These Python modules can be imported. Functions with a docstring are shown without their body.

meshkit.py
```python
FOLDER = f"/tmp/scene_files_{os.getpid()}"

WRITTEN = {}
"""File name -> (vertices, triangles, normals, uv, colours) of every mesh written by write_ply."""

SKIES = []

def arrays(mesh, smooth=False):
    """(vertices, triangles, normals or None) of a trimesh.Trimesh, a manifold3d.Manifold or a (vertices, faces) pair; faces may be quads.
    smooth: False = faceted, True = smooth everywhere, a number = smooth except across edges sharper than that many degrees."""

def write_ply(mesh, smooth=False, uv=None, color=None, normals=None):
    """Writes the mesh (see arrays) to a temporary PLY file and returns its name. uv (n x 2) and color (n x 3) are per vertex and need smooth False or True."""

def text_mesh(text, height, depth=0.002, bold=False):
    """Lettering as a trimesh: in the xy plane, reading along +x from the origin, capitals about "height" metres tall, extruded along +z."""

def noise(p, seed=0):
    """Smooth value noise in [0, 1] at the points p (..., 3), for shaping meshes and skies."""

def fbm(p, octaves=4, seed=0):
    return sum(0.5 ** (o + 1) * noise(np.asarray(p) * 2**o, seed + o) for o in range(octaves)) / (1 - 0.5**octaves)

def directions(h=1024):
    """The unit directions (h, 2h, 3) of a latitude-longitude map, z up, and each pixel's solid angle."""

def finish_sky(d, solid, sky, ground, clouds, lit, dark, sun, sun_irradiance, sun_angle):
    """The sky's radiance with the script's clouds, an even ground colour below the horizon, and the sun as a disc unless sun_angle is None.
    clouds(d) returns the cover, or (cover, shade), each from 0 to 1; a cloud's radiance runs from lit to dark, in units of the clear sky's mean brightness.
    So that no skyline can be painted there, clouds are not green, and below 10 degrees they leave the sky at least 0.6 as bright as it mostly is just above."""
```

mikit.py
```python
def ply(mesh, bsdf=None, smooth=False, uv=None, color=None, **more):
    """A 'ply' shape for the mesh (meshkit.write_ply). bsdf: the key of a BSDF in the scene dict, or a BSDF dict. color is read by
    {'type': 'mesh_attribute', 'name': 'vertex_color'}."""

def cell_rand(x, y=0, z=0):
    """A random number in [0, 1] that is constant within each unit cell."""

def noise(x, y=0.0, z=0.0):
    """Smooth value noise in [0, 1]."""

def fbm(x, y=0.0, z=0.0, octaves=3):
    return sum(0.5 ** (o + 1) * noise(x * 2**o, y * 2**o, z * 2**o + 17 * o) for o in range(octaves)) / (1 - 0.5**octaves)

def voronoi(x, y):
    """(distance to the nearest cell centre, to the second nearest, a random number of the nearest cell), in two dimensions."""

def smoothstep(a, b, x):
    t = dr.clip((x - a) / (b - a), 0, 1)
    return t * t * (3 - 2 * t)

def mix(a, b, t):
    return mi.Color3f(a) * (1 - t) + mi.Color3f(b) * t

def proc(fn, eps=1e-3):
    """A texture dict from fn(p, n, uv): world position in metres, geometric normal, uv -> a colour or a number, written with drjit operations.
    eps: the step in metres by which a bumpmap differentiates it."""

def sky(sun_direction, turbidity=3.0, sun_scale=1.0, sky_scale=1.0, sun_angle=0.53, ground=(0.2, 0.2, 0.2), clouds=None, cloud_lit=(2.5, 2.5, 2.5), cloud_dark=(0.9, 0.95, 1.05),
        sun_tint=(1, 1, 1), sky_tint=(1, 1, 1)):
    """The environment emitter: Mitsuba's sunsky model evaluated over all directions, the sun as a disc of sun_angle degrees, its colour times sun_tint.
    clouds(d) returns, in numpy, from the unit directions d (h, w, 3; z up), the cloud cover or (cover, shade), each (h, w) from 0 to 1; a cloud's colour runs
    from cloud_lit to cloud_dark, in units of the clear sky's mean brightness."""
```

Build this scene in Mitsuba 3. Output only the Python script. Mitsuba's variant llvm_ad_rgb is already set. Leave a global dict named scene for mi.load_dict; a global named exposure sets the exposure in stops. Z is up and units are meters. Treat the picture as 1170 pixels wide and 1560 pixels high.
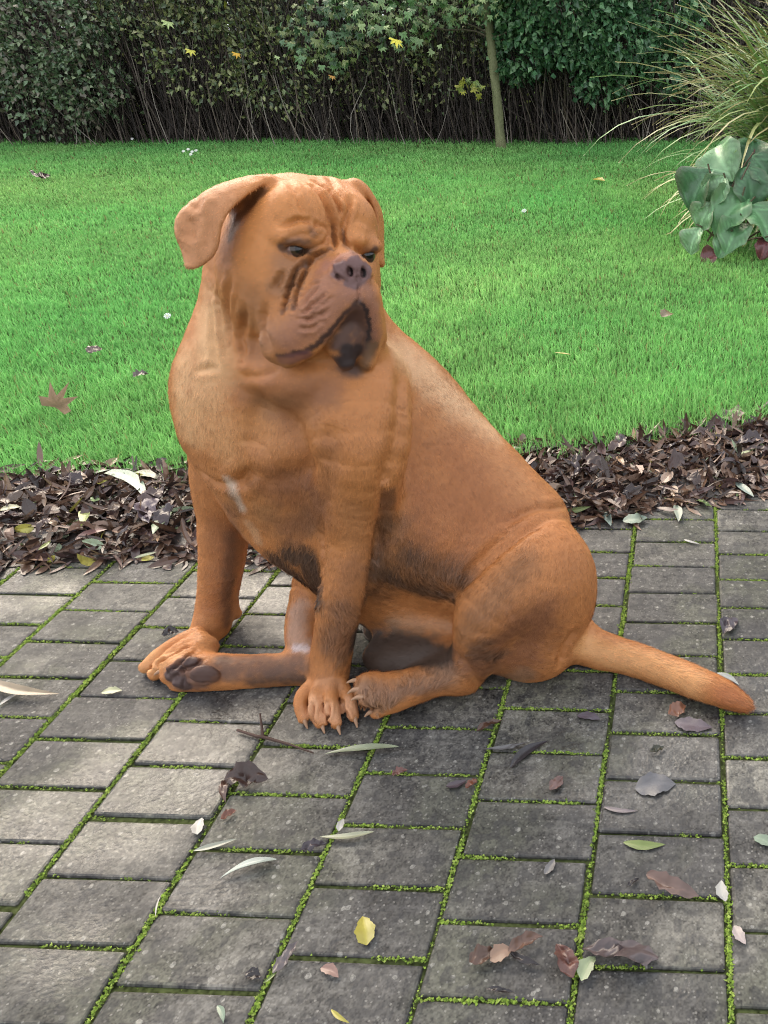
import math, random, numpy as np, trimesh, mitsuba as mi, mikit, meshkit
from meshkit import noise as vnoise, fbm as vfbm
from scipy.spatial import cKDTree
from scipy.interpolate import PchipInterpolator, CubicSpline, RectBivariateSpline
from concurrent.futures import ThreadPoolExecutor
T = mi.ScalarTransform4f
scene, labels = {}, {}

# ------------------------------------------------------------------ camera, sky, exposure
FX, CX = 1239.0, 1011.0
def _axes(pitch, yaw, roll):
    cy, sy, cp, sp = math.cos(yaw), math.sin(yaw), math.cos(pitch), math.sin(pitch)
    right = np.array([cy, -sy, 0]); fwd = cp*np.array([sy, cy, 0]) - sp*np.array([0, 0, 1]); up = np.cross(right, fwd)
    c, s = math.cos(roll), math.sin(roll)
    return c*right + s*up, c*up - s*right, fwd
_r, _u, _w = _axes(math.radians(30.8), math.radians(-2.35), math.radians(-.28))
CAM = np.array([0, 0, 1.087])
scene['camera'] = {'type': 'perspective', 'fov': math.degrees(2*math.atan(585/FX)), 'fov_axis': 'x', 'near_clip': .05, 'far_clip': 500.0,
    'to_world': T().look_at(origin=CAM.tolist(), target=(CAM + _w).tolist(), up=_u.tolist()),
    'principal_point_offset_x': -(CX - 585)/1170, 'principal_point_offset_y': 0.0}
scene['sky'] = mikit.sky((-.50, .62, .64), turbidity=4, sun_scale=.30, sun_angle=46, clouds=lambda d: 1.0, cloud_lit=(1.2, 1.25, 1.34), sun_tint=(.92, .97, 1.06))
exposure = 3.75

# ------------------------------------------------------------------ materials
def vcol(rough=.6, spec=.4, **k): return {'type': 'twosided', 'b': {'type': 'principled', 'base_color': {'type': 'mesh_attribute', 'name': 'vertex_color'}, 'roughness': rough, 'specular': spec, **k}}
scene['mat_matte'] = vcol(.75, .3)
scene['mat_leaf'] = vcol(.36, .5)
scene['mat_wetleaf'] = vcol(.32, .5)
scene['mat_grass'] = {'type': 'principledthin', 'base_color': {'type': 'mesh_attribute', 'name': 'vertex_color'}, 'roughness': .45, 'diff_trans': .9, 'eta': 1.4}
scene['mat_skin'] = vcol(.55, .35)
scene['mat_fur'] = vcol(.5, .4)
scene['mat_moss'] = vcol(.9, .1)
scene['mat_nose'] = vcol(.33, .5)
scene['mat_eye'] = {'type': 'principled', 'base_color': {'type': 'mesh_attribute', 'name': 'vertex_color'}, 'roughness': .06, 'specular': .5}

def paver_bsdf(seed, tint):
    from mikit import noise, fbm, voronoi, cell_rand, smoothstep, mix
    def base(p, n, uv):
        x, y = p.x + seed*3.1, p.y + seed*1.7
        big = fbm(p.x*5.0, p.y*5.0, 2.0)
        mid = fbm(x*34, y*34, 0.0)
        fine = noise(x*420, y*420)
        grit = noise(x*190, y*190, 3.0)
        v = .60 + .75*(mid - .45) + .62*(fine - .5) + .45*(grit - .5)
        c = mix((.050, .049, .048), (.098, .096, .088), smoothstep(.25, .72, big)) * mi.Color3f(*tint)
        alg = smoothstep(.48, .70, fbm(p.x*7 + 5, p.y*7, 6.0))
        c = mix(c, mi.Color3f(.052, .056, .034), alg*.5)
        c = c*(mi.Color3f(v*(.80 + .45*noise(x*9, y*150, 8.0)))*1.25)
        d1, d2, w = voronoi(x*62, y*62)
        fl = smoothstep(.22, .14, d1 + .22*(grit - .5) + .16*(fine - .5) + .16*(noise(x*95, y*95, 5.0) - .5)) * mi.Float(w > .88)
        c = mix(c, mi.Color3f(.36, .35, .32)*(.45 + .8*fine), fl*.42)
        e1, e2, w2 = voronoi(x*140 + 7, y*140)
        fl2 = smoothstep(.26, .14, e1 + .2*(fine - .5)) * mi.Float(w2 > .80)
        c = mix(c, mi.Color3f(.26, .25, .23), fl2*.38)
        dk = smoothstep(.60, .74, noise(x*75, y*75, 9.0))
        return mix(c, mi.Color3f(.018, .018, .02), dk*.5)
    def rough(p, n, uv):
        wet = smoothstep(.42, .66, fbm(p.x*4.2 + 11, p.y*4.2, 4.0))
        return .62 - .28*wet + .16*noise(p.x*260, p.y*260)
    def bump(p, n, uv):
        return .55*noise(p.x*260 + seed, p.y*260) + .3*noise(p.x*90, p.y*90 + seed) + .25*noise(p.x*700, p.y*700)
    return {'type': 'bumpmap', 'scale': .0011, 'tex': mikit.proc(bump, eps=6e-4),
            'b': {'type': 'principled', 'base_color': mikit.proc(base), 'roughness': mikit.proc(rough), 'specular': .5}}
for i, t in enumerate([(1.02, .99, .95), (.84, .82, .82), (1.22, 1.18, 1.09)]):
    scene[f'mat_paver_{i}'] = paver_bsdf(i, t)
def soil(p, n, uv):
    from mikit import noise, fbm, mix
    return mix((.030, .055, .018), (.06, .10, .03), fbm(p.x*40, p.y*40))*(.6 + .8*noise(p.x*300, p.y*300))
scene['mat_bed'] = {'type': 'diffuse', 'reflectance': mikit.proc(lambda p, n, uv: mi.Color3f(.045, .055, .022)*(.4 + 1.2*mikit.noise(p.x*240, p.y*240)))}
scene['mat_soil'] = {'type': 'diffuse', 'reflectance': mikit.proc(soil)}

# ------------------------------------------------------------------ helpers
def put(key, mesh, mat, color=None, label=None, cat=None, group=None, kind=None, smooth=True):
    if key in scene:
        n = 1
        while f'{key}_{n:03d}' in scene: n += 1
        key = f'{key}_{n:03d}'
    V = np.asarray(mesh[0], float)
    if color is not None: color = np.clip(np.broadcast_to(np.asarray(color, float), V.shape), 0, 1)
    scene[key] = mikit.ply((V, mesh[1]), mat, smooth=smooth, color=color)
    d = {k: v for k, v in (('label', label), ('category', cat), ('group', group), ('kind', kind)) if v}
    if d: labels[key] = d
    return key
def name(key, label, cat, group=None):
    """a thing made of parts only"""
    n, k = 1, key
    while k in labels: k = f'{key}_{n:03d}'; n += 1
    labels[k] = {'label': label, 'category': cat, **({'group': group} if group else {})}
    return k
def merge(ms):
    V, F, C, o = [], [], [], 0
    for m in ms:
        V.append(m[0]); F.append(np.asarray(m[1]) + o); o += len(m[0])
        if len(m) > 2: C.append(m[2])
    return (np.vstack(V), np.vstack(F)) + ((np.vstack(C),) if C else ())
def grid_faces(n, m):
    i = np.arange(n*m).reshape(n, m)
    a, b, c, d = i[:-1, :-1].ravel(), i[1:, :-1].ravel(), i[1:, 1:].ravel(), i[:-1, 1:].ravel()
    return np.vstack([np.stack([a, b, c], 1), np.stack([a, c, d], 1)])
def tile(V, F, C):
    """n copies: V (n, k, 3), one face list F, C (n, 3) or (n, k, 3)"""
    n, k = V.shape[:2]
    f = (np.asarray(F)[None] + (np.arange(n)*k)[:, None, None]).reshape(-1, 3)
    if C.ndim == 2: C = np.repeat(C[:, None], k, 1)
    return V.reshape(-1, 3), f, C.reshape(-1, 3)
def frame(d, roll):
    """unit axes (n,3): along d, across, normal, rolled"""
    d = d/np.linalg.norm(d, axis=1, keepdims=True)
    h = np.where(np.abs(d[:, 2:3]) < .95, [[0, 0, 1.]], [[1., 0, 0]])
    a = np.cross(d, h); a /= np.linalg.norm(a, axis=1, keepdims=True); b = np.cross(a, d)
    c, s = np.cos(roll)[:, None], np.sin(roll)[:, None]
    return d, c*a + s*b, c*b - s*a
LEAF_U = {  # half widths along the length, and where the length is sampled
    'willow': ([0, .12, .35, .6, .85, 1], [.012, .06, .095, .085, .04, .0]),
    'oval': ([0, .12, .35, .6, .85, 1], [.02, .19, .28, .26, .13, .0]),
    'small': ([0, .4, 1], [.03, .25, .0]),
}
def leaves(P, D, roll, L, kind, C, droop=.2, fold=.25, rng=None, wide=1.0):
    """n leaves from base points P along D, length L; a grid of 3 across, bent down along its length and folded on the midrib"""
    u, w = (np.array(x) for x in LEAF_U[kind]); n, k = len(P), len(u)
    d, a, b = frame(D, roll)
    L = np.broadcast_to(L, (n,)); droop = np.broadcast_to(droop, (n,)); fold = np.broadcast_to(fold, (n,)); wide = np.broadcast_to(wide, (n,))
    ang = droop[:, None]*u[None]*1.6
    du = np.diff(u, prepend=0)
    xs = np.cumsum(np.cos(ang)*du, 1); zs = -np.cumsum(np.sin(ang)*du, 1)
    V = np.zeros((n, k, 3, 3))
    for j, s in enumerate((-1, 0, 1)):
        hw = w[None]*wide[:, None]
        V[:, :, j] = (d[:, None]*xs[..., None] + b[:, None]*(zs + (abs(s)*hw*fold[:, None]))[..., None] + a[:, None]*(s*hw*np.sqrt(np.maximum(0.05, 1 - fold[:, None]**2)))[..., None])
    V = V*L[:, None, None, None] + P[:, None, None]
    C = np.asarray(C)
    if C.ndim == 2: C = np.repeat(C[:, None], k*3, 1).copy()
    C = C.reshape(n, k, 3, 3); C[:, :, 1] *= 1.18
    return tile(V.reshape(n, -1, 3), grid_faces(k, 3), C.reshape(n, -1, 3))
def sticks(A, B, r, C, bend=.06, rng=None, seg=3, r1=.6):
    n = len(A); t = np.linspace(0, 1, seg + 1)
    d, a, b = frame(B - A, rng.uniform(0, 6.28, n)); ln = np.linalg.norm(B - A, axis=1)
    off = (np.sin(np.pi*t)[None]*rng.normal(0, bend, n)[:, None]*ln[:, None])
    off2 = (np.sin(2*np.pi*t)[None]*rng.normal(0, bend*.5, n)[:, None]*ln[:, None])
    P = A[:, None] + (B - A)[:, None]*t[None, :, None] + a[:, None]*off[..., None] + b[:, None]*off2[..., None]
    rr = np.broadcast_to(r, (n,))[:, None]*(1 - (1 - r1)*t)[None]
    V = np.stack([P + rr[..., None]*(math.cos(q)*a + math.sin(q)*b)[:, None] for q in (0, 2.094, 4.189)], 2)
    F = []
    for i in range(seg):
        for j in range(3):
            p, q = i*3 + j, i*3 + (j + 1) % 3; F += [[p, q, q + 3], [p, q + 3, p + 3]]
    return tile(V.reshape(n, -1, 3), F, np.asarray(C))
def tube_mesh(pts, rad, sides=10, cap=True):
    pts = np.asarray(pts, float); t = np.gradient(pts, axis=0)
    t, a, b = frame(t, np.zeros(len(pts))); q = np.arange(sides)*2*np.pi/sides
    V = pts[:, None] + np.broadcast_to(rad, (len(pts),))[:, None, None]*(np.cos(q)[None, :, None]*a[:, None] + np.sin(q)[None, :, None]*b[:, None])
    n = len(pts); F = []
    for i in range(n - 1):
        for j in range(sides):
            p, r2 = i*sides + j, i*sides + (j + 1) % sides; F += [[p, r2, r2 + sides], [p, r2 + sides, p + sides]]
    V = V.reshape(-1, 3)
    if cap:
        V = np.vstack([V, pts[:1], pts[-1:]]); m = n*sides
        F += [[m, (j + 1) % sides, j] for j in range(sides)] + [[m + 1, m - sides + j, m - sides + (j + 1) % sides] for j in range(sides)]
    return V, np.array(F)
def pick(rng, pal, n, var=.25):
    pal = np.asarray(pal, float)
    return pal[rng.integers(0, len(pal), n)]*rng.uniform(1 - var, 1 + var, (n, 1))
ico = trimesh.creation.icosphere(subdivisions=1); ICO1 = (np.array(ico.vertices), np.array(ico.faces))
ico = trimesh.creation.icosphere(subdivisions=0); ICO0 = (np.array(ico.vertices), np.array(ico.faces))
OCT = (np.array([[1, 0, 0], [-1, 0, 0], [0, 1, 0], [0, -1, 0], [0, 0, 1], [0, 0, -1.]]), np.array([[0, 2, 4], [2, 1, 4], [1, 3, 4], [3, 0, 4], [2, 0, 5], [1, 2, 5], [3, 1, 5], [0, 3, 5]]))

# ------------------------------------------------------------------ ground and pavement
put('ground', (np.array([[-70, -60, -.05], [70, -60, -.05], [70, 90, -.05], [-70, 90, -.05]], float), np.array([[0, 1, 2], [0, 2, 3]])), 'mat_soil', kind='structure', smooth=False)
W, LB, X0 = .205, .1056, .0602
edgeY = lambda x: np.interp(x, [-3.2, -1.63, -1.42, -1.18, -.98, -.29, -.16, -.01, .20, 1.2], [1.50, 1.524, 1.559, 1.567, 1.56, 1.75, 1.803, 1.865, 1.928, 2.15])      # front of the leaf litter
backY = lambda x: np.interp(x, [-3.2, -1.92, -1.85, -1.45, -.59, -.32, -.08, .25, 1.2], [1.86, 1.906, 1.98, 1.975, 2.13, 2.19, 2.30, 2.42, 2.66])                # back of it, where the lawn begins
put('pavement', (np.array([[-3.2, -6, -.0055], [1.3, -6, -.0055], [1.3, 2.05, -.0055], [-3.2, 1.75, -.0055]], float), np.array([[0, 1, 2], [0, 2, 3]])), 'mat_bed', kind='structure', smooth=False)
rng = np.random.default_rng(3)
def paver(cx, cy):
    hx, hy, ch = W/2 - .0032 - rng.uniform(0, .0012), LB/2 - .0020 - rng.uniform(0, .001), rng.uniform(.0025, .0045)
    dz, tx, ty, rz = rng.normal(0, .0008), rng.normal(0, .003), rng.normal(0, .0035), rng.normal(0, .006)
    V = []
    for z, ins in ((-.03, 0), (-ch, 0), (-ch*.3, ch*.45), (0, ch*1.3)):
        k = [(-1, -1), (1, -1), (1, 1), (-1, 1)]
        for a, b in k:
            for c in ((ch*2.2, 0), (0, ch*2.2)) if a*b > 0 else ((0, ch*2.2), (ch*2.2, 0)):
                V.append([a*(hx - ins - c[0]*.35 - rng.uniform(0, .0006)), b*(hy - ins - c[1]*.35 - rng.uniform(0, .0006)), z])
    V = np.array(V); F = []
    order = [1, 0, 2, 3, 5, 4, 6, 7]
    # walk round each ring by angle so that the corners stay cut
    ring = []
    for lev in range(4):
        q = V[lev*8:lev*8 + 8]; ring.append(lev*8 + np.argsort(np.arctan2(q[:, 1]/hy, q[:, 0]/hx)))
    for lev in range(3):
        for j in range(8):
            a, b = ring[lev][j], ring[lev][(j + 1) % 8]; c, d = ring[lev + 1][(j + 1) % 8], ring[lev + 1][j]; F += [[a, b, c], [a, c, d]]
    F += [[ring[3][0], ring[3][j], ring[3][j + 1]] for j in range(1, 7)]
    c, s = math.cos(rz), math.sin(rz)
    V[:, 2] += dz + V[:, 0]*tx*.4 + V[:, 1]*ty
    V[:, :2] = np.stack([c*V[:, 0] - s*V[:, 1], s*V[:, 0] + c*V[:, 1]], 1) + [cx, cy]
    return V, np.array(F)
joints = []
for col in range(-11, 4):
    ph = .0965 if col % 2 else .046
    xc = X0 + (col + .5)*W
    for r in range(1, 21):
        y0 = ph + r*LB
        if y0 + LB > edgeY(xc) + .16: break
        m = paver(xc + rng.normal(0, .0012), y0 + LB/2 + rng.normal(0, .0012))
        put('pavement__paver', m, f'mat_paver_{rng.integers(0, 3)}', smooth=False)
        joints.append((xc - W/2, y0, xc + W/2, y0, 0))
    joints.append((xc - W/2, .1, xc - W/2, edgeY(xc) + .1, 1))
def moss():
    rng = np.random.default_rng(5); P, R, S = [], [], []
    for x0, y0, x1, y1, long_ in joints:
        ln = math.hypot(x1 - x0, y1 - y0); n = int(ln/(.00062 if long_ else .0011))
        t = rng.random(n); q = np.stack([x0 + (x1 - x0)*t, y0 + (y1 - y0)*t, 0*t], 1)
        den = vfbm(np.stack([q[:, 0]*9 + 3, q[:, 1]*9, q[:, 0]*0 + long_*5.0], 1), 3)
        keep = (np.abs(q[:, 0] + .42*q[:, 1] + .02) < .62*q[:, 1] + .22) & (rng.random(n) < np.clip((den - (.25 if long_ else .39))*5, .06 if long_ else .02, 1))
        q = q[keep]; den = den[keep]
        wob = rng.normal(0, .0023 if long_ else .0015, len(q))*(.35 + 1.1*den)
        q[:, 1 - long_] += 0
        if long_: q[:, 0] += wob
        else: q[:, 1] += wob
        P.append(q); S.append(np.full(len(q), long_))
        R.append(rng.uniform(.0009, .0024, len(q))*(.5 + 1.3*den)*(1.0 if long_ else .8))
    P, R = np.vstack(P), np.concatenate(R); n = len(P)
    P[:, 2] = rng.uniform(-.003, .0012, n)
    V = OCT[0][None]*(R[:, None, None]*rng.uniform(.6, 1.3, (n, 6, 1)))*np.array([1, 1, .8]) + P[:, None]
    C = pick(rng, [(.145, .22, .035), (.19, .28, .045), (.085, .13, .026), (.25, .32, .075)], n, .3)
    m1 = tile(V, OCT[1], C)
    # velvet of tiny shoots on the cushions
    k = 1; Q = np.repeat(P, k, 0); RR = np.repeat(R, k); d = rng.normal(0, 1, (len(Q), 3)); d[:, 2] = np.abs(d[:, 2]) + .3; d /= np.linalg.norm(d, axis=1, keepdims=True)
    Q = Q + d*RR[:, None]*.8; L = rng.uniform(.0012, .003, len(Q)); _, a, b = frame(d, rng.uniform(0, 6.28, len(Q)))
    V2 = np.stack([Q - a*L[:, None]*.3, Q + a*L[:, None]*.3, Q + d*L[:, None]], 1)
    m2 = tile(V2, [[0, 1, 2]], np.repeat(C, k, 0)*rng.uniform(.8, 1.6, (len(Q), 1)))
    put('pavement__moss', merge([m1, m2])[:2], 'mat_moss', merge([m1, m2])[2], kind='stuff', label='bright green moss growing in the joints of the pavers', smooth=False)
moss()

# ------------------------------------------------------------------ lawn
def lawn_z(x, y): return .012*np.sin(x*1.3 + 1)*np.sin(y*.9) + .03*np.clip((y - 2)/8, 0, 1)
gx, gy = np.meshgrid(np.linspace(-14, 8, 90), np.linspace(0, 1, 60), indexing='ij')
yy = backY(gx) - .25 + (9.9 + 4 - backY(gx))*gy**1.5
put('lawn', (np.stack([gx, yy, lawn_z(gx, yy) - .004], -1).reshape(-1, 3), grid_faces(90, 60)[:, ::-1] if False else grid_faces(90, 60)), 'mat_soil', kind='structure')
def grass():
    rng = np.random.default_rng(8); out = []
    # (y from, y to, blades per square metre, width, length)
    for y0, y1, den, wd, ln in ((1.8, 2.7, 21000, .0032, .044), (2.7, 3.6, 15000, .0040, .036), (3.6, 5.0, 10000, .0050, .032), (5.0, 7.0, 5500, .0075, .032), (7.0, 9.7, 2800, .011, .034)):
        xa, xb = -1.08*y1 - .7, .14*y1 + .55
        n = int(den*(xb - xa)*(y1 - y0)); x = rng.uniform(xa, xb, n); y = rng.uniform(y0, y1, n)
        thin = np.clip((y - backY(x) + .10)/.22, 0, 1)
        k = (rng.random(n) < thin) & (x > -1.08*y - .7); x, y = x[k], y[k]; n = len(x)
        cl = vfbm(np.stack([x*2.2, y*2.2, x*0], 1), 3); pt = vnoise(np.stack([x*14, y*14, x*0 + 4], 1))
        L = ln*rng.uniform(.55, 1.25, n)*(.65 + .7*cl)
        ang = rng.uniform(0, 6.28, n); lean = np.abs(rng.normal(.45, .3, n))
        d0 = np.stack([np.cos(ang)*lean*.4, np.sin(ang)*lean*.4, np.ones(n)], 1); d1 = np.stack([np.cos(ang)*lean*1.6, np.sin(ang)*lean*1.6, np.full(n, .75)], 1)
        for d in (d0, d1): d /= np.linalg.norm(d, axis=1, keepdims=True)
        P = np.stack([x, y, lawn_z(x, y) - .003], 1); tw = rng.uniform(0, 6.28, n); a = np.stack([np.cos(tw), np.sin(tw), 0*tw], 1)*(wd*rng.uniform(.6, 1.2, n)/2)[:, None]
        m = P + d0*(L*.55)[:, None]; tip = m + d1*(L*.45)[:, None]
        V = np.stack([P - a, P + a, m + a*.8, m - a*.8, tip], 1)
        c = pick(rng, [(.215, .49, .145), (.245, .53, .16), (.18, .43, .125), (.30, .57, .20)], n, .18)*(.86 + .28*cl + .28*(pt - .5))[:, None]
        yel = vfbm(np.stack([x*.9 + 3, y*.9, x*0 + 2], 1), 3)[:, None]; c = c*(1 + (yel - .5)*[.55, .10, .2]); dead = rng.random(n) < .02; c[dead] = (.30, .27, .12)
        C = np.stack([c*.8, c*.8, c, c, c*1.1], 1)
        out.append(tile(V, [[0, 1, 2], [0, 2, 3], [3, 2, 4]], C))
    m = merge(out)
    put('grass', m[:2], 'mat_grass', m[2], label='short bright green lawn grass between the pavement and the hedge', cat='grass', kind='stuff', smooth=False)
grass()

# ------------------------------------------------------------------ leaf litter along the lawn edge
DEAD = [(.060, .034, .024), (.042, .026, .020), (.095, .054, .034), (.125, .078, .056), (.030, .020, .017), (.15, .095, .068), (.075, .046, .042)]
def heap_z(x, y):
    f = np.clip((y - edgeY(x))/.10, 0, 1)*np.clip((backY(x) - y)/.16, 0, 1)
    left = np.clip((-.75 - x)/.3, 0, 1)
    return (.020 + .026*vfbm(np.stack([x*6, y*6, x*0], -1), 3))*f*(.7 + .55*left)
def litter():
    rng = np.random.default_rng(12); n = 17000
    x = rng.uniform(-3.0, 1.1, n); s = rng.beta(1.3, 1.5, n); y = edgeY(x) - .02 + s*(backY(x) - edgeY(x) + .10)
    k = rng.random(n) < np.where(s > .85, .45, 1); x, y = x[k], y[k]; n = len(x)
    z = heap_z(x, y)*rng.uniform(.2, 1.05, n) + .004
    d = np.stack([rng.normal(0, 1, n), rng.normal(0, 1, n), rng.normal(0, .28, n)], 1)
    C = pick(rng, DEAD, n, .35); tan = rng.random(n) < .10; C[tan] = pick(rng, [(.24, .17, .12), (.30, .22, .17), (.2, .13, .08)], tan.sum())
    gr = rng.random(n) < .035; C[gr] = pick(rng, [(.16, .22, .10), (.24, .30, .2), (.30, .28, .06)], gr.sum())
    big = rng.random(n) < .35
    a = leaves(np.stack([x, y, z], 1)[~big], d[~big], rng.normal(1.57*0, .7, (~big).sum()), rng.uniform(.03, .085, (~big).sum()), 'willow', C[~big], rng.normal(.2, .5, (~big).sum()), .4, wide=rng.uniform(.8, 1.5, (~big).sum()))
    b = leaves(np.stack([x, y, z], 1)[big], d[big], rng.normal(0, .8, big.sum()), rng.uniform(.022, .060, big.sum()), 'oval', C[big], rng.normal(.3, .7, big.sum()), rng.uniform(.1, .7, big.sum()))
    m = merge([a, b])
    gx, gy = np.meshgrid(np.linspace(-3.1, 1.2, 160), np.linspace(0, 1, 24), indexing='ij'); yy = edgeY(gx) - .01 + gy*(backY(gx) - edgeY(gx) + .05)
    hz = heap_z(gx, yy)*.8 - .002
    base = (np.stack([gx, yy, hz], -1).reshape(-1, 3), grid_faces(160, 24), np.full((160*24, 3), .02)*[1.2, .9, .8])
    m = merge([m, base])
    V = m[0]; V[:, 2] = np.maximum(V[:, 2], .002)
    put('leaf_litter', (V, m[1]), 'mat_wetleaf', m[2], label='heaped strip of wet brown dead leaves between pavement and lawn', cat='dead leaves', kind='stuff', smooth=False)
litter()
def one_leaf(a, b, kind, col, wide=1.0, droop=.1, fold=.2, roll=0.0, z=.006, rise=0.0, seed=0, key='fallen_leaf', label=None, group=None, mat='mat_wetleaf', fine=True):
    """one leaf from the point a to the point b on the ground (x, y)"""
    rg = np.random.default_rng(seed); a, b = np.array(a, float), np.array(b, float); d = b - a; ln = np.linalg.norm(d)
    u0, w0 = LEAF_U[kind]; n, m = 15, 7; u = np.linspace(0, 1, n)
    w = np.interp(u, u0, w0)*wide; w = np.where(u < .97, np.maximum(w, .006), 0)
    s = np.linspace(-1, 1, m)
    ed = 1 + .10*np.sin(u*19 + seed) + .06*np.sin(u*37 + 2*seed) if kind != 'willow' else np.ones(n)
    ang = droop*(u*2 - .9); du = np.diff(u, prepend=0); X = np.cumsum(np.cos(ang)*du); Z = rise*u - np.cumsum(np.sin(ang)*du)
    yy = s[None]*(w*ed)[:, None]; zz = Z[:, None] + np.abs(yy)*fold + .05*(w[:, None])*np.sin(u[:, None]*9 + seed)*s[None]
    side = .10*np.sin(seed*1.7)*np.sin(np.pi*u)
    if np.mean(col) < .20 and z != .003: q_ = np.stack([u[:, None] + 0*s[None], s[None]*w[:, None] + 0*u[:, None], 0*u[:, None]*s[None] + seed], -1); zz = zz + .42*(vfbm(q_*[5, 9, 1], 3) - .5)*np.minimum(1, 4*w[:, None] + .2); yy = yy*(.72 + .65*vfbm(q_*[9, 1, 1] + 5, 2))
    yy2 = yy*math.cos(roll) + side[:, None]; zz = zz + yy*math.sin(roll)
    e = d/ln; f = np.array([-e[1], e[0]])
    V = np.concatenate([(a + e*ln*X[:, None, None] + f*ln*yy2[..., None]), (ln*zz)[..., None]], -1)
    V[..., 2] += z - V[..., 2].min()
    col = np.array(col)*.44; C = np.array(col)[None, None]*np.ones((n, m, 1))*(1 + .16*(np.abs(s) < .05))[None, :, None]
    C = C*(.75 + .5*vfbm(np.stack([V[..., 0]*60, V[..., 1]*60, V[..., 0]*0 + seed], -1), 3))[..., None]
    V = V.reshape(-1, 3); F = grid_faces(n, m)
    # a thickness of 0.4 mm
    V2 = V - [0, 0, .0004]; k = len(V); M = (np.vstack([V, V2]), np.vstack([F, F[:, ::-1] + k]))
    return put(key, M, mat, np.vstack([C.reshape(-1, 3)]*2), label=label, cat='leaf', group=group)
GROUND_LEAVES = []
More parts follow.
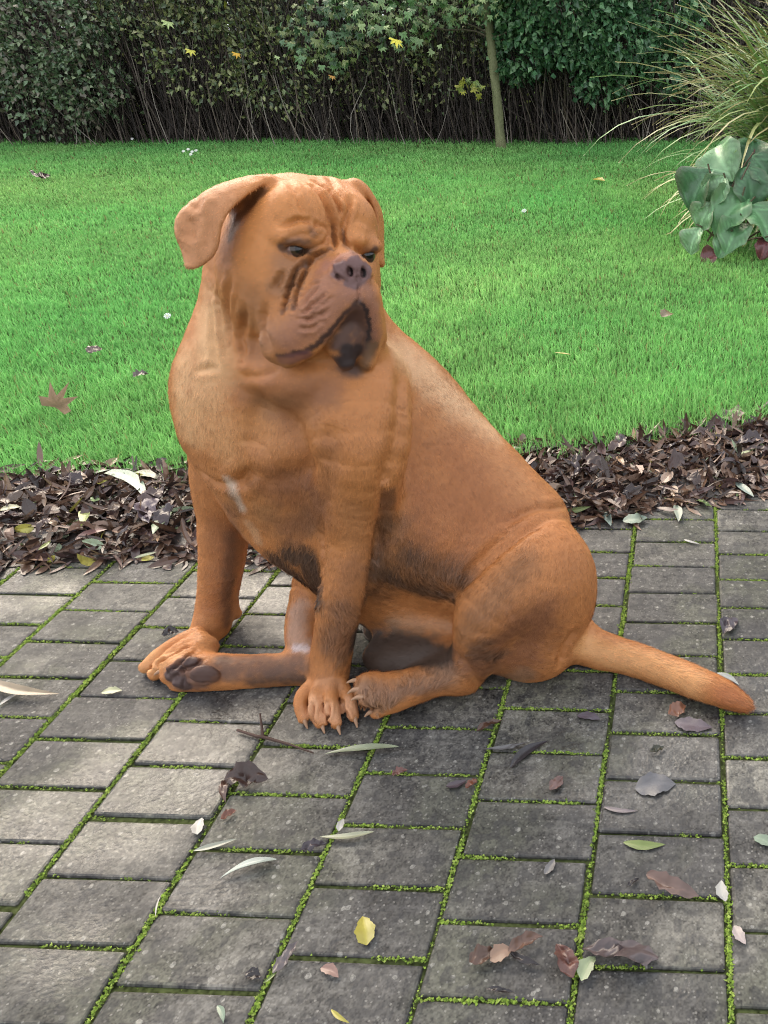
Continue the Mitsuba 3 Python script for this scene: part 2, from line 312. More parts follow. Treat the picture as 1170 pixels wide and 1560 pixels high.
GROUND_LEAVES = [
 ((-0.5074, 0.9936), (-0.6336, 0.9757), 'willow', (0.42, 0.48, 0.33), 0.75, 0.15, 0.3, 0.2, 0.004, "long pale green willow leaf lying in front of the dog's front paw", None),
 ((-0.2849, 1.0134), (-0.3687, 0.9969), 'willow', (0.2, 0.19, 0.19), 0.5, 0.1, 0.2, 0.1, 0.004, 'thin grey dry willow leaf right of the long pale green one', None),
 ((-0.7721, 0.9066), (-0.701, 0.9173), 'oval', (0.085, 0.045, 0.035), 1.0, 0.5, 0.5, 0.5, 0.006, 'crumpled dark reddish-brown dead leaf left of the forked twig', None),
 ((-0.7699, 0.9177), (-0.752, 0.8671), 'willow', (0.16, 0.09, 0.07), 1.4, 0.3, 0.4, 0.2, 0.004, 'small brown leaf tail hanging from the crumpled dark reddish leaf', None),
 ((-0.7427, 0.8342), (-0.7261, 0.8525), 'oval', (0.26, 0.09, 0.05), 0.9, 0.2, 0.3, 0.2, 0.004, 'small rust-coloured leaf between the white petal and the crumpled reddish leaf', None),
 ((-0.7662, 0.8064), (-0.7758, 0.8381), 'oval', (0.62, 0.6, 0.55), 1.0, 0.1, 0.2, 0, 0.004, 'white petal-like leaf above two pale willow leaves at left', None),
 ((-0.7549, 0.7761), (-0.6997, 0.8015), 'willow', (0.5, 0.52, 0.42), 0.8, 0.2, 0.3, 0.2, 0.004, 'upper of two pale curved willow leaves at left centre', None),
 ((-0.6205, 0.7649), (-0.6932, 0.7324), 'willow', (0.46, 0.54, 0.5), 1.1, 0.25, 0.35, 0.3, 0.004, 'lower and larger of two pale curved willow leaves at left centre', None),
 ((-0.4912, 0.8197), (-0.574, 0.8096), 'willow', (0.5, 0.52, 0.36), 0.75, 0.15, 0.3, 0.1, 0.004, 'slender yellowish-green willow leaf crossing a mossy joint in the middle', None),
 ((-0.5463, 0.819), (-0.5473, 0.8436), 'oval', (0.62, 0.6, 0.55), 0.8, 0.2, 0.2, 0.2, 0.005, 'tiny white petal on the mossy joint above the slender yellowish leaf', None),
 ((-0.5903, 0.7819), (-0.5555, 0.7972), 'oval', (0.1, 0.075, 0.09), 0.7, 0.5, 0.6, 0.5, 0.006, 'curled dark purple leaf below the slender yellowish leaf', None),
 ((-0.4373, 0.639), (-0.4591, 0.6816), 'oval', (0.55, 0.48, 0.08), 1.0, 0.15, 0.15, 0.1, 0.004, 'bright yellow oval leaf on a dark wet paver', None),
 ((-0.488, 0.6054), (-0.4595, 0.5942), 'oval', (0.45, 0.27, 0.22), 0.8, 0.2, 0.3, 0.2, 0.004, 'small pink-brown leaf below the yellow oval leaf', None),
 ((-0.5477, 0.5945), (-0.5343, 0.6421), 'willow', (0.21, 0.17, 0.17), 1.5, 0.3, 0.4, 0.3, 0.005, 'purple-grey curled leaf on the joint at lower left', None),
 ((-0.5552, 0.5821), (-0.5439, 0.5999), 'willow', (0.22, 0.32, 0.07), 1.0, 0.2, 0.3, 0.2, 0.006, 'narrow green-white leaf end below the purple-grey curled leaf', None),
 ((-0.5854, 0.5948), (-0.561, 0.5887), 'oval', (0.035, 0.025, 0.026), 1.0, 0.3, 0.3, 0.2, 0.004, 'small blackish leaf left of the purple-grey curled leaf', None),
 ((-0.6016, 0.5519), (-0.5834, 0.5316), 'willow', (0.36, 0.46, 0.33), 1.6, 0.2, 0.3, 0.2, 0.005, 'mint green leaf cut off by the bottom edge at left', None),
 ((-0.4528, 0.5524), (-0.4232, 0.5374), 'willow', (0.55, 0.48, 0.08), 0.9, 0.2, 0.3, 0.2, 0.005, 'narrow yellow leaf at the bottom edge', None),
 ((-0.2902, 0.6197), (-0.2547, 0.6373), 'oval', (0.17, 0.09, 0.06), 1.0, 0.5, 0.5, 0.4, 0.006, 'left curled brown leaf of the dead cluster at bottom right', None),
 ((-0.2618, 0.6207), (-0.2349, 0.638), 'oval', (0.4, 0.25, 0.17), 1.3, 0.2, 0.2, 0.2, 0.01, 'flat tan leaf in the middle of the dead cluster at bottom right', None),
 ((-0.2392, 0.6324), (-0.1949, 0.6581), 'willow', (0.24, 0.13, 0.09), 1.6, 0.4, 0.6, 0.4, 0.01, 'rolled red-brown leaf pointing up right from the dead cluster', None),
 ((-0.2378, 0.6342), (-0.1939, 0.6196), 'willow', (0.035, 0.025, 0.026), 1.0, 0.3, 0.4, 0.3, 0.006, 'black rolled leaf under the red-brown one of the dead cluster', None),
 ((-0.1469, 0.6003), (-0.1771, 0.6493), 'oval', (0.22, 0.1, 0.08), 0.85, 0.35, 0.4, 0.35, 0.006, 'red-brown leaf standing against the mossy joint at bottom right', None),
 ((-0.1362, 0.5989), (-0.1208, 0.633), 'oval', (0.44, 0.52, 0.3), 1.0, 0.2, 0.3, 0.2, 0.008, 'fresh green-white leaf on the mossy joint at bottom right', None),
 ((-0.036, 0.6325), (-0.1436, 0.6431), 'willow', (0.16, 0.12, 0.12), 2.0, 0.3, 0.4, 0.3, 0.006, 'long ragged purple-brown dead leaf right of the green-white leaf', None),
 ((-0.0592, 0.7582), (0.0217, 0.7261), 'willow', (0.27, 0.17, 0.14), 1.5, 0.4, 0.5, 0.4, 0.007, 'rolled pinkish-brown leaf on a right-hand paver', None),
 ((-0.0871, 0.74), (-0.0688, 0.7557), 'willow', (0.035, 0.025, 0.026), 1.2, 0.2, 0.2, 0.2, 0.004, 'tiny blackish leaf left of the rolled pinkish-brown leaf', None),
 ((0.0567, 0.7212), (0.0518, 0.7557), 'oval', (0.62, 0.6, 0.55), 0.9, 0.15, 0.2, 0.1, 0.005, 'white petal-like leaf on the right-hand mossy joint', None),
 ((0.0677, 0.6848), (0.083, 0.6587), 'oval', (0.6, 0.5, 0.47), 0.9, 0.15, 0.2, 0.1, 0.005, 'pinkish white petal-like leaf right of the mossy joint', None),
 ((-0.0981, 0.8157), (-0.0329, 0.8156), 'willow', (0.26, 0.34, 0.09), 1.3, 0.1, 0.15, 0.1, 0.003, 'flat yellow-green leaf on a right-hand paver', None),
 ((0.1036, 0.8323), (0.1348, 0.8146), 'oval', (0.36, 0.46, 0.33), 0.9, 0.1, 0.2, 0.1, 0.004, 'mint green leaf cut off by the right edge', None),
 ((-0.0869, 0.9196), (-0.0197, 0.9329), 'oval', (0.17, 0.17, 0.19), 1.25, 0.05, 0.08, 0, 0.003, 'round bluish-grey wet leaf flat on a right-hand paver', None),
 ((-0.1353, 0.881), (-0.0797, 0.8765), 'willow', (0.34, 0.28, 0.28), 0.8, 0.1, 0.2, 0.1, 0.003, 'slender grey-pink leaf below the bluish-grey wet leaf', None),
 ((-0.2275, 0.9093), (-0.2102, 0.94), 'oval', (0.25, 0.14, 0.12), 0.9, 0.2, 0.3, 0.2, 0.004, 'small dull pink leaf right of a mossy joint in the middle', None),
 ((-0.3027, 0.9566), (-0.2477, 1.0209), 'willow', (0.05, 0.045, 0.052), 1.2, 0.1, 0.15, 0.1, 0.003, 'blackish wet leaf beside the thin grey dry one', None),
 ((-0.379, 1.0351), (-0.3402, 1.0653), 'willow', (0.14, 0.07, 0.045), 1.6, 0.2, 0.3, 0.2, 0.004, 'brown leaf on a mossy joint behind the thin grey one', None),
 ((-0.4021, 0.914), (-0.3705, 0.9289), 'oval', (0.1, 0.075, 0.09), 0.7, 0.1, 0.2, 0.1, 0.003, 'dark purple wet leaf left of a rust-red scrap', None),
 ((-0.3679, 0.9098), (-0.3528, 0.9295), 'oval', (0.26, 0.09, 0.05), 0.9, 0.2, 0.3, 0.2, 0.004, 'rust-red scrap of leaf at the mossy joint', None),
 ((-0.4991, 0.9328), (-0.4759, 0.9449), 'oval', (0.23, 0.09, 0.07), 0.8, 0.2, 0.3, 0.2, 0.004, 'small red-brown leaf alone on a middle paver', None),
 ((-0.0256, 1.0728), (0.0422, 1.0623), 'oval', (0.19, 0.15, 0.18), 0.9, 0.05, 0.1, 0, 0.003, "purple-grey flat leaf below the tip of the dog's tail", None),
 ((-0.0381, 1.0888), (-0.0059, 1.1134), 'oval', (0.34, 0.15, 0.09), 1.0, 0.3, 0.4, 0.3, 0.005, "curled orange-brown leaf scrap against the underside of the dog's tail", None),
 ((0.0687, 1.325), (0.1008, 1.3785), 'oval', (0.1, 0.075, 0.09), 0.9, 0.2, 0.3, 0.2, 0.004, "dark purple leaf on the pavers above the dog's tail", None),
 ((0.0529, 1.2047), (0.0951, 1.1729), 'willow', (0.5, 0.55, 0.52), 1.2, 0.1, 0.2, 0.1, 0.004, "pale mint leaf touching the top of the dog's tail", None),
 ((-0.0193, 1.6847), (0.0195, 1.6682), 'willow', (0.62, 0.6, 0.55), 1.0, 0.1, 0.2, 0.1, 0.003, 'small white leaf on the pavers at the right, near the leaf heap', None),
 ((-0.2112, 0.7572), (-0.2006, 0.7843), 'oval', (0.2, 0.19, 0.19), 0.8, 0.1, 0.2, 0.1, 0.003, 'small grey oval leaf on a middle paver', None),
 ((-0.2043, 1.0831), (-0.1611, 1.0747), 'oval', (0.16, 0.13, 0.16), 0.8, 0.05, 0.1, 0, 0.003, "purple-grey flat leaf under the root of the dog's tail", None),
 ((-1.1169, 1.1102), (-1.0823, 1.1185), 'oval', (0.5, 0.52, 0.3), 0.9, 0.1, 0.2, 0.1, 0.004, "pale yellow oval leaf left of the dog's paws", None),
 ((-1.3467, 1.1275), (-1.1899, 1.1006), 'willow', (0.46, 0.36, 0.24), 0.75, 0.15, 0.3, 0.1, 0.008, 'long tan willow leaf at the left edge', None),
 ((-1.2869, 1.0695), (-1.2738, 1.1084), 'willow', (0.62, 0.6, 0.55), 1.1, 0.15, 0.3, 0.1, 0.004, 'white willow leaf under the long tan one at the left edge', None),
 ((-1.0963, 1.2776), (-1.0664, 1.2914), 'oval', (0.035, 0.025, 0.026), 1.0, 0.4, 0.5, 0.4, 0.006, "small black curled leaf behind the dog's outstretched paw", None),
 ((-0.2593, 0.5859), (-0.2216, 0.5839), 'willow', (0.035, 0.025, 0.026), 0.9, 0.3, 0.4, 0.2, 0.004, 'slender black leaf near the bottom edge', None),
 ((-0.0671, 0.9998), (-0.0424, 1.0127), 'oval', (0.06, 0.06, 0.03), 0.8, 0.3, 0.4, 0.2, 0.004, 'tiny dark olive leaf above the bluish-grey wet leaf', None),
 ((-0.7541, 0.671), (-0.7657, 0.7042), 'willow', (0.62, 0.6, 0.55), 0.35, 0.1, 0.2, 0.1, 0.003, 'thin white shred on a dark left-hand paver', None),
 ((-0.4596, 2.8601), (-0.5225, 2.8858), 'willow', (0.55, 0.48, 0.08), 1.2, 0.1, 0.2, 0.1, 0.05, 'small yellowish leaf on the lawn right of the dog', None),
 ((-0.8271, 6.8956), (-0.7284, 6.804), 'oval', (0.55, 0.48, 0.08), 1.0, 0.1, 0.2, 0.1, 0.05, 'tiny yellow leaf far out on the lawn', None),
 ((-2.2754, 2.8379), (-2.2561, 2.8949), 'oval', (0.16, 0.11, 0.09), 1.3, 0.3, 0.3, 0.3, 0.045, 'small brown leaf on the lawn left of the dog', None),
 ((-5.3176, 6.8107), (-5.3435, 6.9718), 'oval', (0.05, 0.03, 0.03), 1.2, 0.3, 0.3, 0.3, 0.05, 'dark leaf far out on the lawn at the left', None),
 ((-1.9536, 2.601), (-1.9191, 2.6385), 'oval', (0.2, 0.16, 0.14), 1.1, 0.3, 0.3, 0.3, 0.045, "grey-brown leaf in the grass beside the dog's shoulder", None),
 ((-0.1411, 3.3295), (-0.1047, 3.4012), 'oval', (0.3, 0.22, 0.12), 1.2, 0.3, 0.3, 0.3, 0.045, 'small tan leaf on the lawn at the right', None),
]
for i, (a, b, kind, col, wide, droop, fold, roll, z, label, group) in enumerate(GROUND_LEAVES):
    one_leaf(a, b, kind, col, wide, droop, fold, roll, z, 0, i, label=label, group=group)

# loose leaves that lie on top of the two heaps
rng = np.random.default_rng(21)
for side, (xa, xb), n in (('left', (-1.95, -1.05), 34), ('right', (-.42, .30), 40)):
    for i in range(n):
        x = rng.uniform(xa, xb); y = edgeY(x) + rng.uniform(.0, .95)*(backY(x) - edgeY(x)); an = rng.uniform(0, 6.28); ln = rng.uniform(.05, .10)
        p = np.array([x, y]); q = p + ln*np.array([math.cos(an), math.sin(an)*.8]); tone = i % 5
        col = [(.10, .06, .05), (.06, .036, .034), (.22, .15, .11), (.14, .085, .075), (.09, .06, .065)][tone]
        one_leaf(p, q, 'willow' if i % 3 else 'oval', col, rng.uniform(.9, 1.4), rng.normal(.3, .5), .35, rng.normal(0, .35), float(heap_z(x, y)) + .004 + rng.uniform(0, .008), rng.uniform(-.1, .2), 100 + i,
                 label=f"{'narrow' if i % 3 else 'broad'} {('brown', 'blackish', 'tan', 'reddish-brown', 'purple-brown')[tone]} dead leaf lying loose on the leaf heap {side} of the dog",
                 group=f"{'narrow' if i % 3 else 'broad'} {('brown', 'blackish', 'tan', 'reddish-brown', 'purple-brown')[tone]} dead leaves on the heap {side} of the dog")
for i, (x0, y0, x1, y1, kind, col, wide, lab) in enumerate([]
 + [
    (-1.6274, 1.9105, -1.3835, 1.736, 'willow', (0.4, 0.52, 0.38), 0.62, 'long mint green leaf on top of the left leaf heap'),
    (-1.5629, 1.9554, -1.4473, 1.9045, 'oval', (0.4, 0.37, 0.26), 0.42, 'pale tan-green leaf at the grass side of the left leaf heap'),
    (-1.3833, 1.7765, -1.3208, 1.6363, 'oval', (0.19, 0.14, 0.17), 0.5, 'upright purple leaf in the left leaf heap'),
    (-1.315, 1.7119, -1.2935, 1.6012, 'oval', (0.32, 0.42, 0.25), 0.55, 'wide pale green leaf in front of the upright purple one'),
    (-1.5366, 1.6984, -1.4801, 1.6191, 'willow', (0.4, 0.46, 0.1), 1.4, 'small yellow-green leaf in the left leaf heap'),
    (-1.6948, 1.8743, -1.6827, 1.9049, 'oval', (0.52, 0.46, 0.1), 1.0, 'small yellow leaf at the top of the left leaf heap'),
    (-1.5538, 1.558, -1.5509, 1.5989, 'willow', (0.36, 0.44, 0.1), 1.4, 'pale lime leaf low in the left leaf heap'),
    (-1.739, 1.6921, -1.6953, 1.7064, 'oval', (0.42, 0.42, 0.24), 0.9, 'pale leaf of the left leaf heap at the photo edge'),
    (-1.4866, 1.595, -1.434, 1.6388, 'willow', (0.32, 0.17, 0.15), 1.8, 'dull pink leaf across the front of the left leaf heap'),
    (-1.3224, 1.5541, -1.2799, 1.5783, 'willow', (0.4, 0.46, 0.28), 1.2, 'pale green leaf at the foot of the left leaf heap'),
    (-0.1764, 1.7607, -0.1144, 1.7757, 'oval', (0.36, 0.46, 0.36), 1.1, 'round mint green leaf at the foot of the right leaf heap'),
    (-0.2522, 1.8151, -0.2031, 1.7276, 'willow', (0.34, 0.44, 0.38), 1.3, 'dark-edged green willow leaf left of the round mint one'),
    (-0.0464, 1.8457, -0.0341, 1.7554, 'willow', (0.42, 0.48, 0.38), 1.3, 'upright pale willow leaf at the front of the right leaf heap'),
    (-0.3185, 1.9854, -0.313, 2.0581, 'willow', (0.36, 0.46, 0.14), 1.6, 'lime leaf at the top of the right leaf heap beside the dog'),
    (0.0507, 1.8349, 0.0081, 1.8685, 'willow', (0.16, 0.24, 0.06), 1.6, 'dark green willow leaf in the right leaf heap'),
    (-0.1758, 2.0215, -0.1444, 1.9597, 'oval', (0.36, 0.2, 0.14), 1.0, 'tan-red leaf in the middle of the right leaf heap'),
    (0.1149, 1.9676, 0.1633, 1.8804, 'willow', (0.34, 0.42, 0.36), 1.2, 'grey-green willow leaf in the right leaf heap near the edge'),
    (-0.0936, 1.8304, -0.0253, 1.812, 'willow', (0.42, 0.33, 0.28), 1.2, 'pinkish tan leaf lying along the front of the right leaf heap'),
    (0.1157, 2.4487, 0.1244, 2.3349, 'oval', (0.24, 0.17, 0.14), 1.1, 'brown leaf sticking up from the grass behind the right leaf heap'),
    ]
):
    zz = float(heap_z((x0 + x1)/2, (y0 + y1)/2)); one_leaf((x0, y0), (x1, y1), kind, col, wide, .12, .2, .15, zz + .008, .06, 300 + i, label=lab, mat='mat_leaf')

# ------------------------------------------------------------------ hedge and what grows in it
def hedge():
    rng = np.random.default_rng(31)
    h = name('hedge', 'tall dark overgrown hedge of brown stems along the back of the lawn', 'hedge')
    n = 7000
    x = rng.uniform(-15, 5, n); y = 9.35 + rng.random(n)**1.3*1.7; A = np.stack([x, y, lawn_z(x, y) - .02], 1); ht = rng.uniform(.5, 2.6, n)
    B = A + np.stack([(rng.normal(0, .15, n) + rng.normal(0, .45, n)*(rng.random(n) < .2))*ht, rng.normal(0, .1, n), ht], 1)
    C = pick(rng, [(.050, .038, .034), (.036, .029, .028), (.075, .056, .048), (.028, .022, .021), (.13, .105, .09)], n, .4)
    put(h + '__stem', sticks(A, B, rng.uniform(.0025, .0075, n), C, .06, rng)[:2], 'mat_matte', np.repeat(C, 12, 0), kind='stuff', smooth=False)
    n = 135000
    x = rng.uniform(-15, 5, n); z = .12 + 2.6*rng.beta(1.6, 1.2, n); y = 9.45 + rng.random(n)**.9*1.9
    cl = vfbm(np.stack([x*1.1, z*1.4, y*.5], 1), 3)
    k = (rng.random(n) < np.clip((cl - .22)*3.0, .06, 1)*np.clip(.10 + z*.9, 0, 1)); x, y, z, cl = x[k], y[k], z[k], cl[k]; n = len(x)
    warm = vnoise(np.stack([x*.55 + 7, z*.8, x*0], 1))
    C = np.where((warm + rng.normal(0, .15, n) > .5)[:, None], pick(rng, [(.15, .12, .09), (.12, .105, .08), (.18, .155, .11), (.22, .19, .16)], n, .3), pick(rng, [(.075, .115, .060), (.10, .145, .07), (.14, .17, .09), (.21, .22, .07)], n, .3))
    d = np.stack([rng.normal(0, 1, n), rng.normal(-.4, .7, n), rng.normal(-.25, .6, n)], 1)
    m = leaves(np.stack([x, y, z], 1), d, rng.uniform(0, 6.28, n), rng.uniform(.025, .07, n), 'small', C, .3, .3, wide=1.3)
    put(h + '__foliage', m[:2], 'mat_matte', m[2], kind='stuff', smooth=False)
    n = 32000
    x = rng.uniform(-15.5, 5.5, n); z = rng.uniform(0, 2.9, n); y = rng.uniform(10.9, 12.2, n)
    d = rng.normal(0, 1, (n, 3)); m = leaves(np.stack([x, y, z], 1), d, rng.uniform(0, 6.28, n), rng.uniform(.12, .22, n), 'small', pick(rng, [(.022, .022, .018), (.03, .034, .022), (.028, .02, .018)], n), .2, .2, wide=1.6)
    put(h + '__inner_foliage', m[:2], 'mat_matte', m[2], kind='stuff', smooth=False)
    for i in range(80):
        x = rng.uniform(-8.2, 1.3); y = rng.uniform(9.15, 9.5); ht = rng.uniform(.35, 1.35); a = np.array([[x, y, lawn_z(x, y) - .01]]); b = a + [[rng.normal(0, .30)*ht, rng.normal(0, .08), ht]]
        c = pick(rng, [(.26, .22, .18), (.34, .30, .26), (.20, .155, .12)], 1, .2)
        m = sticks(a, b, np.array([rng.uniform(.0025, .0055)]), c, .07, rng, seg=6); put(h + '__twig', m[:2], 'mat_matte', m[2])
hedge()
def clump(rng, n, c, r, size, pal, kind='small', lean=(0, -.4, -.3), wide=1.3, lump=1.0, var=.3):
    """leaves through an uneven ellipsoid, most of them near its skin"""
    d = rng.normal(0, 1, (n, 3)); d /= np.linalg.norm(d, axis=1, keepdims=True)
    lum = .30 + 1.35*vfbm(d*2.6 + np.asarray(c)*3.3, 3)
    p = np.asarray(c) + d*np.asarray(r)*(lum*rng.uniform(.45, 1.0, n)**.5)[:, None]
    dd = d*.6 + rng.normal(0, .5, (n, 3)) + lean
    return leaves(p, dd, rng.uniform(0, 6.28, n), size*rng.uniform(.6, 1.25, n), kind, pick(rng, pal, n, var), .35, .25, wide=wide)
LOBED = None
def lobed(P, D, roll, L, C, rng):
    """five-lobed leaves, each with its own fold"""
    ang = np.radians([-180, -115, -78, -58, -38, -18, 0, 18, 38, 58, 78, 115]); rad = np.array([.10, .50, .62, .42, .92, .48, 1.0, .48, .92, .42, .62, .50])
    n = len(P); d, a, b = frame(D, roll); q = np.stack([np.cos(ang)*rad*.62 + .3, np.sin(ang)*rad*.62, -.18*rad**2 + .10*np.abs(np.sin(ang))*rad], 1); q = np.vstack([q, [.3, 0, .02]])
    V = P[:, None] + L[:, None, None]*(q[None, :, :1]*d[:, None] + q[None, :, 1:2]*a[:, None] + q[None, :, 2:]*b[:, None])
    return tile(V, [[12, i, (i + 1) % 12] for i in range(12)], C)
def shrub():
    rng = np.random.default_rng(41)
    for key, lab, parts in (('shrub', 'grey-green bushy shrub in front of the hedge at its left end', [((-6.75, 9.35, .95), (.55, .45, .55), 2000), ((-6.35, 9.3, .65), (.45, .4, .4), 1300), ((-6.9, 9.4, .55), (.5, .4, .5), 1200), ((-6.1, 9.35, 1.25), (.35, .3, .3), 700), ((-7.5, 9.4, 1.0), (.4, .3, .5), 800)]),
                            ('shrub', 'small dark green shrub at the far left edge below the hedge', [((-8.1, 9.35, .35), (.45, .35, .5), 1500)]),
                            ('shrub', 'loose olive green shrub with pale small leaves in the middle of the hedge', [((-3.2, 9.5, .75), (.7, .3, .4), 700), ((-5.7, 9.5, 1.35), (.5, .3, .3), 500), ((-2.5, 9.5, 1.1), (.5, .3, .35), 500), ((-5.2, 9.45, .85), (.55, .35, .45), 800), ((-4.4, 9.45, .75), (.6, .35, .5), 1000), ((-4.9, 9.45, 1.4), (.7, .35, .35), 800)])):
        k = name(key, lab, 'shrub'); pal = [(.070, .115, .055), (.10, .15, .075), (.045, .075, .038), (.16, .20, .11), (.11, .10, .07)]
        if 'dark' in lab: pal = [(.03, .055, .025), (.04, .07, .03)]
        if 'olive' in lab: pal = [(.12, .15, .06), (.16, .18, .07), (.07, .10, .05), (.2, .21, .09)]
        ms = [clump(rng, n, c, r, .060, pal, lump=1) for c, r, n in parts]; m = merge(ms); put(k + '__foliage', m[:2], 'mat_leaf', m[2], smooth=False)
        c0 = np.array([p[0] for p in parts])
        for c in c0:
            for j in range(4):
                a = np.array([[c[0] + rng.normal(0, .1), c[1] + .1, 0.0]]); s = sticks(a, np.array([[c[0] + rng.normal(0, .2), c[1], c[2]]]), np.array([.009]), np.array([[.07, .055, .045]]), .06, rng, seg=5); put(k + '__stem', s[:2], 'mat_matte', s[2])
shrub()
def sapling():
    rng = np.random.default_rng(43)
    t = name('young_tree', 'young tree with a straight pale trunk and lobed leaves before the hedge', 'tree')
    z = np.linspace(-.02, 1.75, 16); px = -2.035 + .006*np.sin(z*4); py = 9.07 + .02*z
    V, F = tube_mesh(np.stack([px, py, z], 1), np.interp(z, [0, .15, 1.75], [.058, .047, .036]), 12)
    V[:, :2] += (vfbm(V*[18, 18, 6], 3)[:, None] - .5)*.014
    C = np.array([.16, .165, .085])*(.55 + .9*vfbm(V*[30, 30, 8], 3))[:, None]; put(t + '__trunk', (V, F), 'mat_matte', C)
    for j in range(9):
        z0 = rng.uniform(.75, 1.6); an = rng.uniform(0, 6.28); a = np.array([-2.04, 9.08, z0]); b = a + [math.cos(an)*.7, math.sin(an)*.25, rng.uniform(.15, .5)]
        s = sticks(a[None], b[None], np.array([.012]), np.array([[.12, .10, .07]]), .06, rng, seg=5); put(t + '__branch', s[:2], 'mat_matte', s[2])
    ms = []
    for c, r, n, pal in [((-2.95, 9.0, 1.45), (.75, .35, .5), 560, 0), ((-2.1, 9.0, 1.6), (.7, .4, .40), 620, 0), ((-3.6, 9.1, 1.15), (.5, .3, .35), 280, 2), ((-4.7, 9.2, 1.6), (.7, .3, .28), 260, 1), ((-2.25, 8.95, .62), (.16, .12, .09), 22, 1), ((-3.7, 9.1, .9), (.4, .3, .2), 60, 0)]:
        d = rng.normal(0, 1, (n, 3)); d /= np.linalg.norm(d, axis=1, keepdims=True); p = np.array(c) + d*np.array(r)*(rng.uniform(.3, 1, n)**.5*(.6 + .8*vfbm(d*2 + c, 2)))[:, None]
        P3 = [[(.12, .22, .08), (.16, .26, .10), (.08, .16, .06), (.24, .32, .13)], [(.30, .30, .05), (.22, .26, .06), (.14, .20, .06)], [(.07, .14, .06), (.05, .10, .045), (.16, .2, .07)]][pal]
        ms.append(lobed(p, np.stack([rng.normal(0, .6, n), rng.normal(-.5, .4, n), rng.normal(-.7, .4, n)], 1), rng.uniform(-.8, .8, n) + 1.57*0, rng.uniform(.06, .125, n), pick(rng, P3, n, .3), rng))
    m = merge(ms); put(t + '__crown', m[:2], 'mat_leaf', m[2], smooth=False)
    for p, c, L, lab in [((-2.83, 8.62, 1.02), (.62, .56, .06), .17, 'bright yellow lobed leaf'), ((-4.55, 9.0, .90), (.60, .36, .04), .11, 'small orange leaf'), ((-3.62, 8.95, .70), (.55, .30, .08), .09, None), ((-5.0, 9.0, .93), (.52, .50, .08), .13, None), ((-5.15, 9.0, 1.17), (.33, .42, .16), .15, None)]:
        m = lobed(np.array([p]), np.array([[.3, -.6, -.35]]), np.array([.3]), np.array([L]), np.array([c]), rng); put(t + '__leaf', m[:2], 'mat_leaf', m[2], smooth=False, label=lab)
    t = name('evergreen_bush', 'dense dark green bush hanging over the hedge beside the pale trunk', 'bush')
    ms = [clump(rng, int(n*1.9), c, r, .078, [(.050, .125, .055), (.075, .165, .07), (.035, .09, .04), (.12, .22, .10)], 'small', (0, -.5, -.5)) for c, r, n in [((-1.35, 9.15, 1.35), (.75, .4, .55), 1900), ((-.85, 9.2, 1.0), (.45, .35, .4), 800), ((-1.75, 9.3, .95), (.4, .3, .35), 500), ((-1.0, 9.3, .65), (.3, .3, .25), 260), ((-.35, 9.3, 1.3), (.45, .3, .35), 500), ((-.3, 9.35, .75), (.25, .25, .3), 220), ((-1.9, 9.2, 1.5), (.4, .3, .3), 400)]]
    m = merge(ms); put(t + '__foliage', m[:2], 'mat_leaf', m[2], smooth=False)
    for j in range(7):
        a = np.array([[-1.2 + rng.normal(0, .5), 9.5, 0.0]]); s = sticks(a, a + [[rng.normal(0, .3), -.2, 1.3]], np.array([.013]), np.array([[.15, .12, .09]]), .05, rng, seg=5); put(t + '__stem', s[:2], 'mat_matte', s[2])
sapling()

# ------------------------------------------------------------------ ornamental grass and the broad-leaved plant
def tussock():
    rng = np.random.default_rng(51)
    t = name('ornamental_grass', 'big clump of arching green and straw-coloured grass at the right edge', 'ornamental grass')
    def blade(base, az, el, L, w, c0, c1, bend):
        n = 12; u = np.linspace(0, 1, n); e = el - bend*u**1.4; h = np.cumsum(np.cos(e))*L/n; z = np.cumsum(np.sin(e))*L/n
        P = base + np.stack([np.cos(az)*h, np.sin(az)*h, z], 1); s = np.array([-math.sin(az), math.cos(az), 0])
        ww = w*np.interp(u, [0, .3, .8, 1], [.8, 1, .6, .03])
        V = np.stack([P - s*ww[:, None], P + [0, 0, -.25*w], P + s*ww[:, None]], 1).reshape(-1, 3); V[:, 2] = np.maximum(V[:, 2], .012)
        t_ = np.clip((u - .45)/.5, 0, 1)[:, None]; C = np.repeat(np.array(c0)*(1 - t_) + np.array(c1)*t_, 3, 0)
        return V, grid_faces(n, 3), C
    pal = [((.15, .27, .075), (.28, .32, .11)), ((.11, .24, .065), (.19, .29, .09)), ((.18, .28, .09), (.38, .34, .15)), ((.20, .26, .10), (.33, .27, .12)), ((.13, .28, .085), (.17, .31, .095))]
    stuff = []
    for i in range(1050):
        c0, c1 = pal[rng.integers(0, 5)]; az = rng.uniform(0, 6.28); base = np.array([.86 + rng.normal(0, .16), 5.7 + rng.normal(0, .16), .02])
        b = blade(base, az, rng.uniform(.95, 1.5), rng.uniform(.9, 1.75), rng.uniform(.009, .018), np.array(c0)*rng.uniform(.7, 1.2), np.array(c1)*rng.uniform(.7, 1.2), rng.uniform(.6, 1.9))
        if i < 120: put(t + '__blade', b[:2], 'mat_leaf', b[2])
        else: stuff.append(b)
    for i in range(60):   # low drooping blades on the side towards the lawn
        c0, c1 = pal[rng.integers(0, 5)]; az = rng.uniform(2.6, 4.4); base = np.array([.66 + rng.normal(0, .1), 5.45 + rng.normal(0, .12), .02])
        b = blade(base, az, rng.uniform(.45, 1.0), rng.uniform(.7, 1.15), rng.uniform(.010, .018), np.array(c0), np.array(c1)*1.1, rng.uniform(.9, 1.9))
        put(t + '__blade', b[:2], 'mat_leaf', b[2])
    m = merge(stuff); put(t + '__dense_blades', m[:2], 'mat_leaf', m[2], kind='stuff')
tussock()
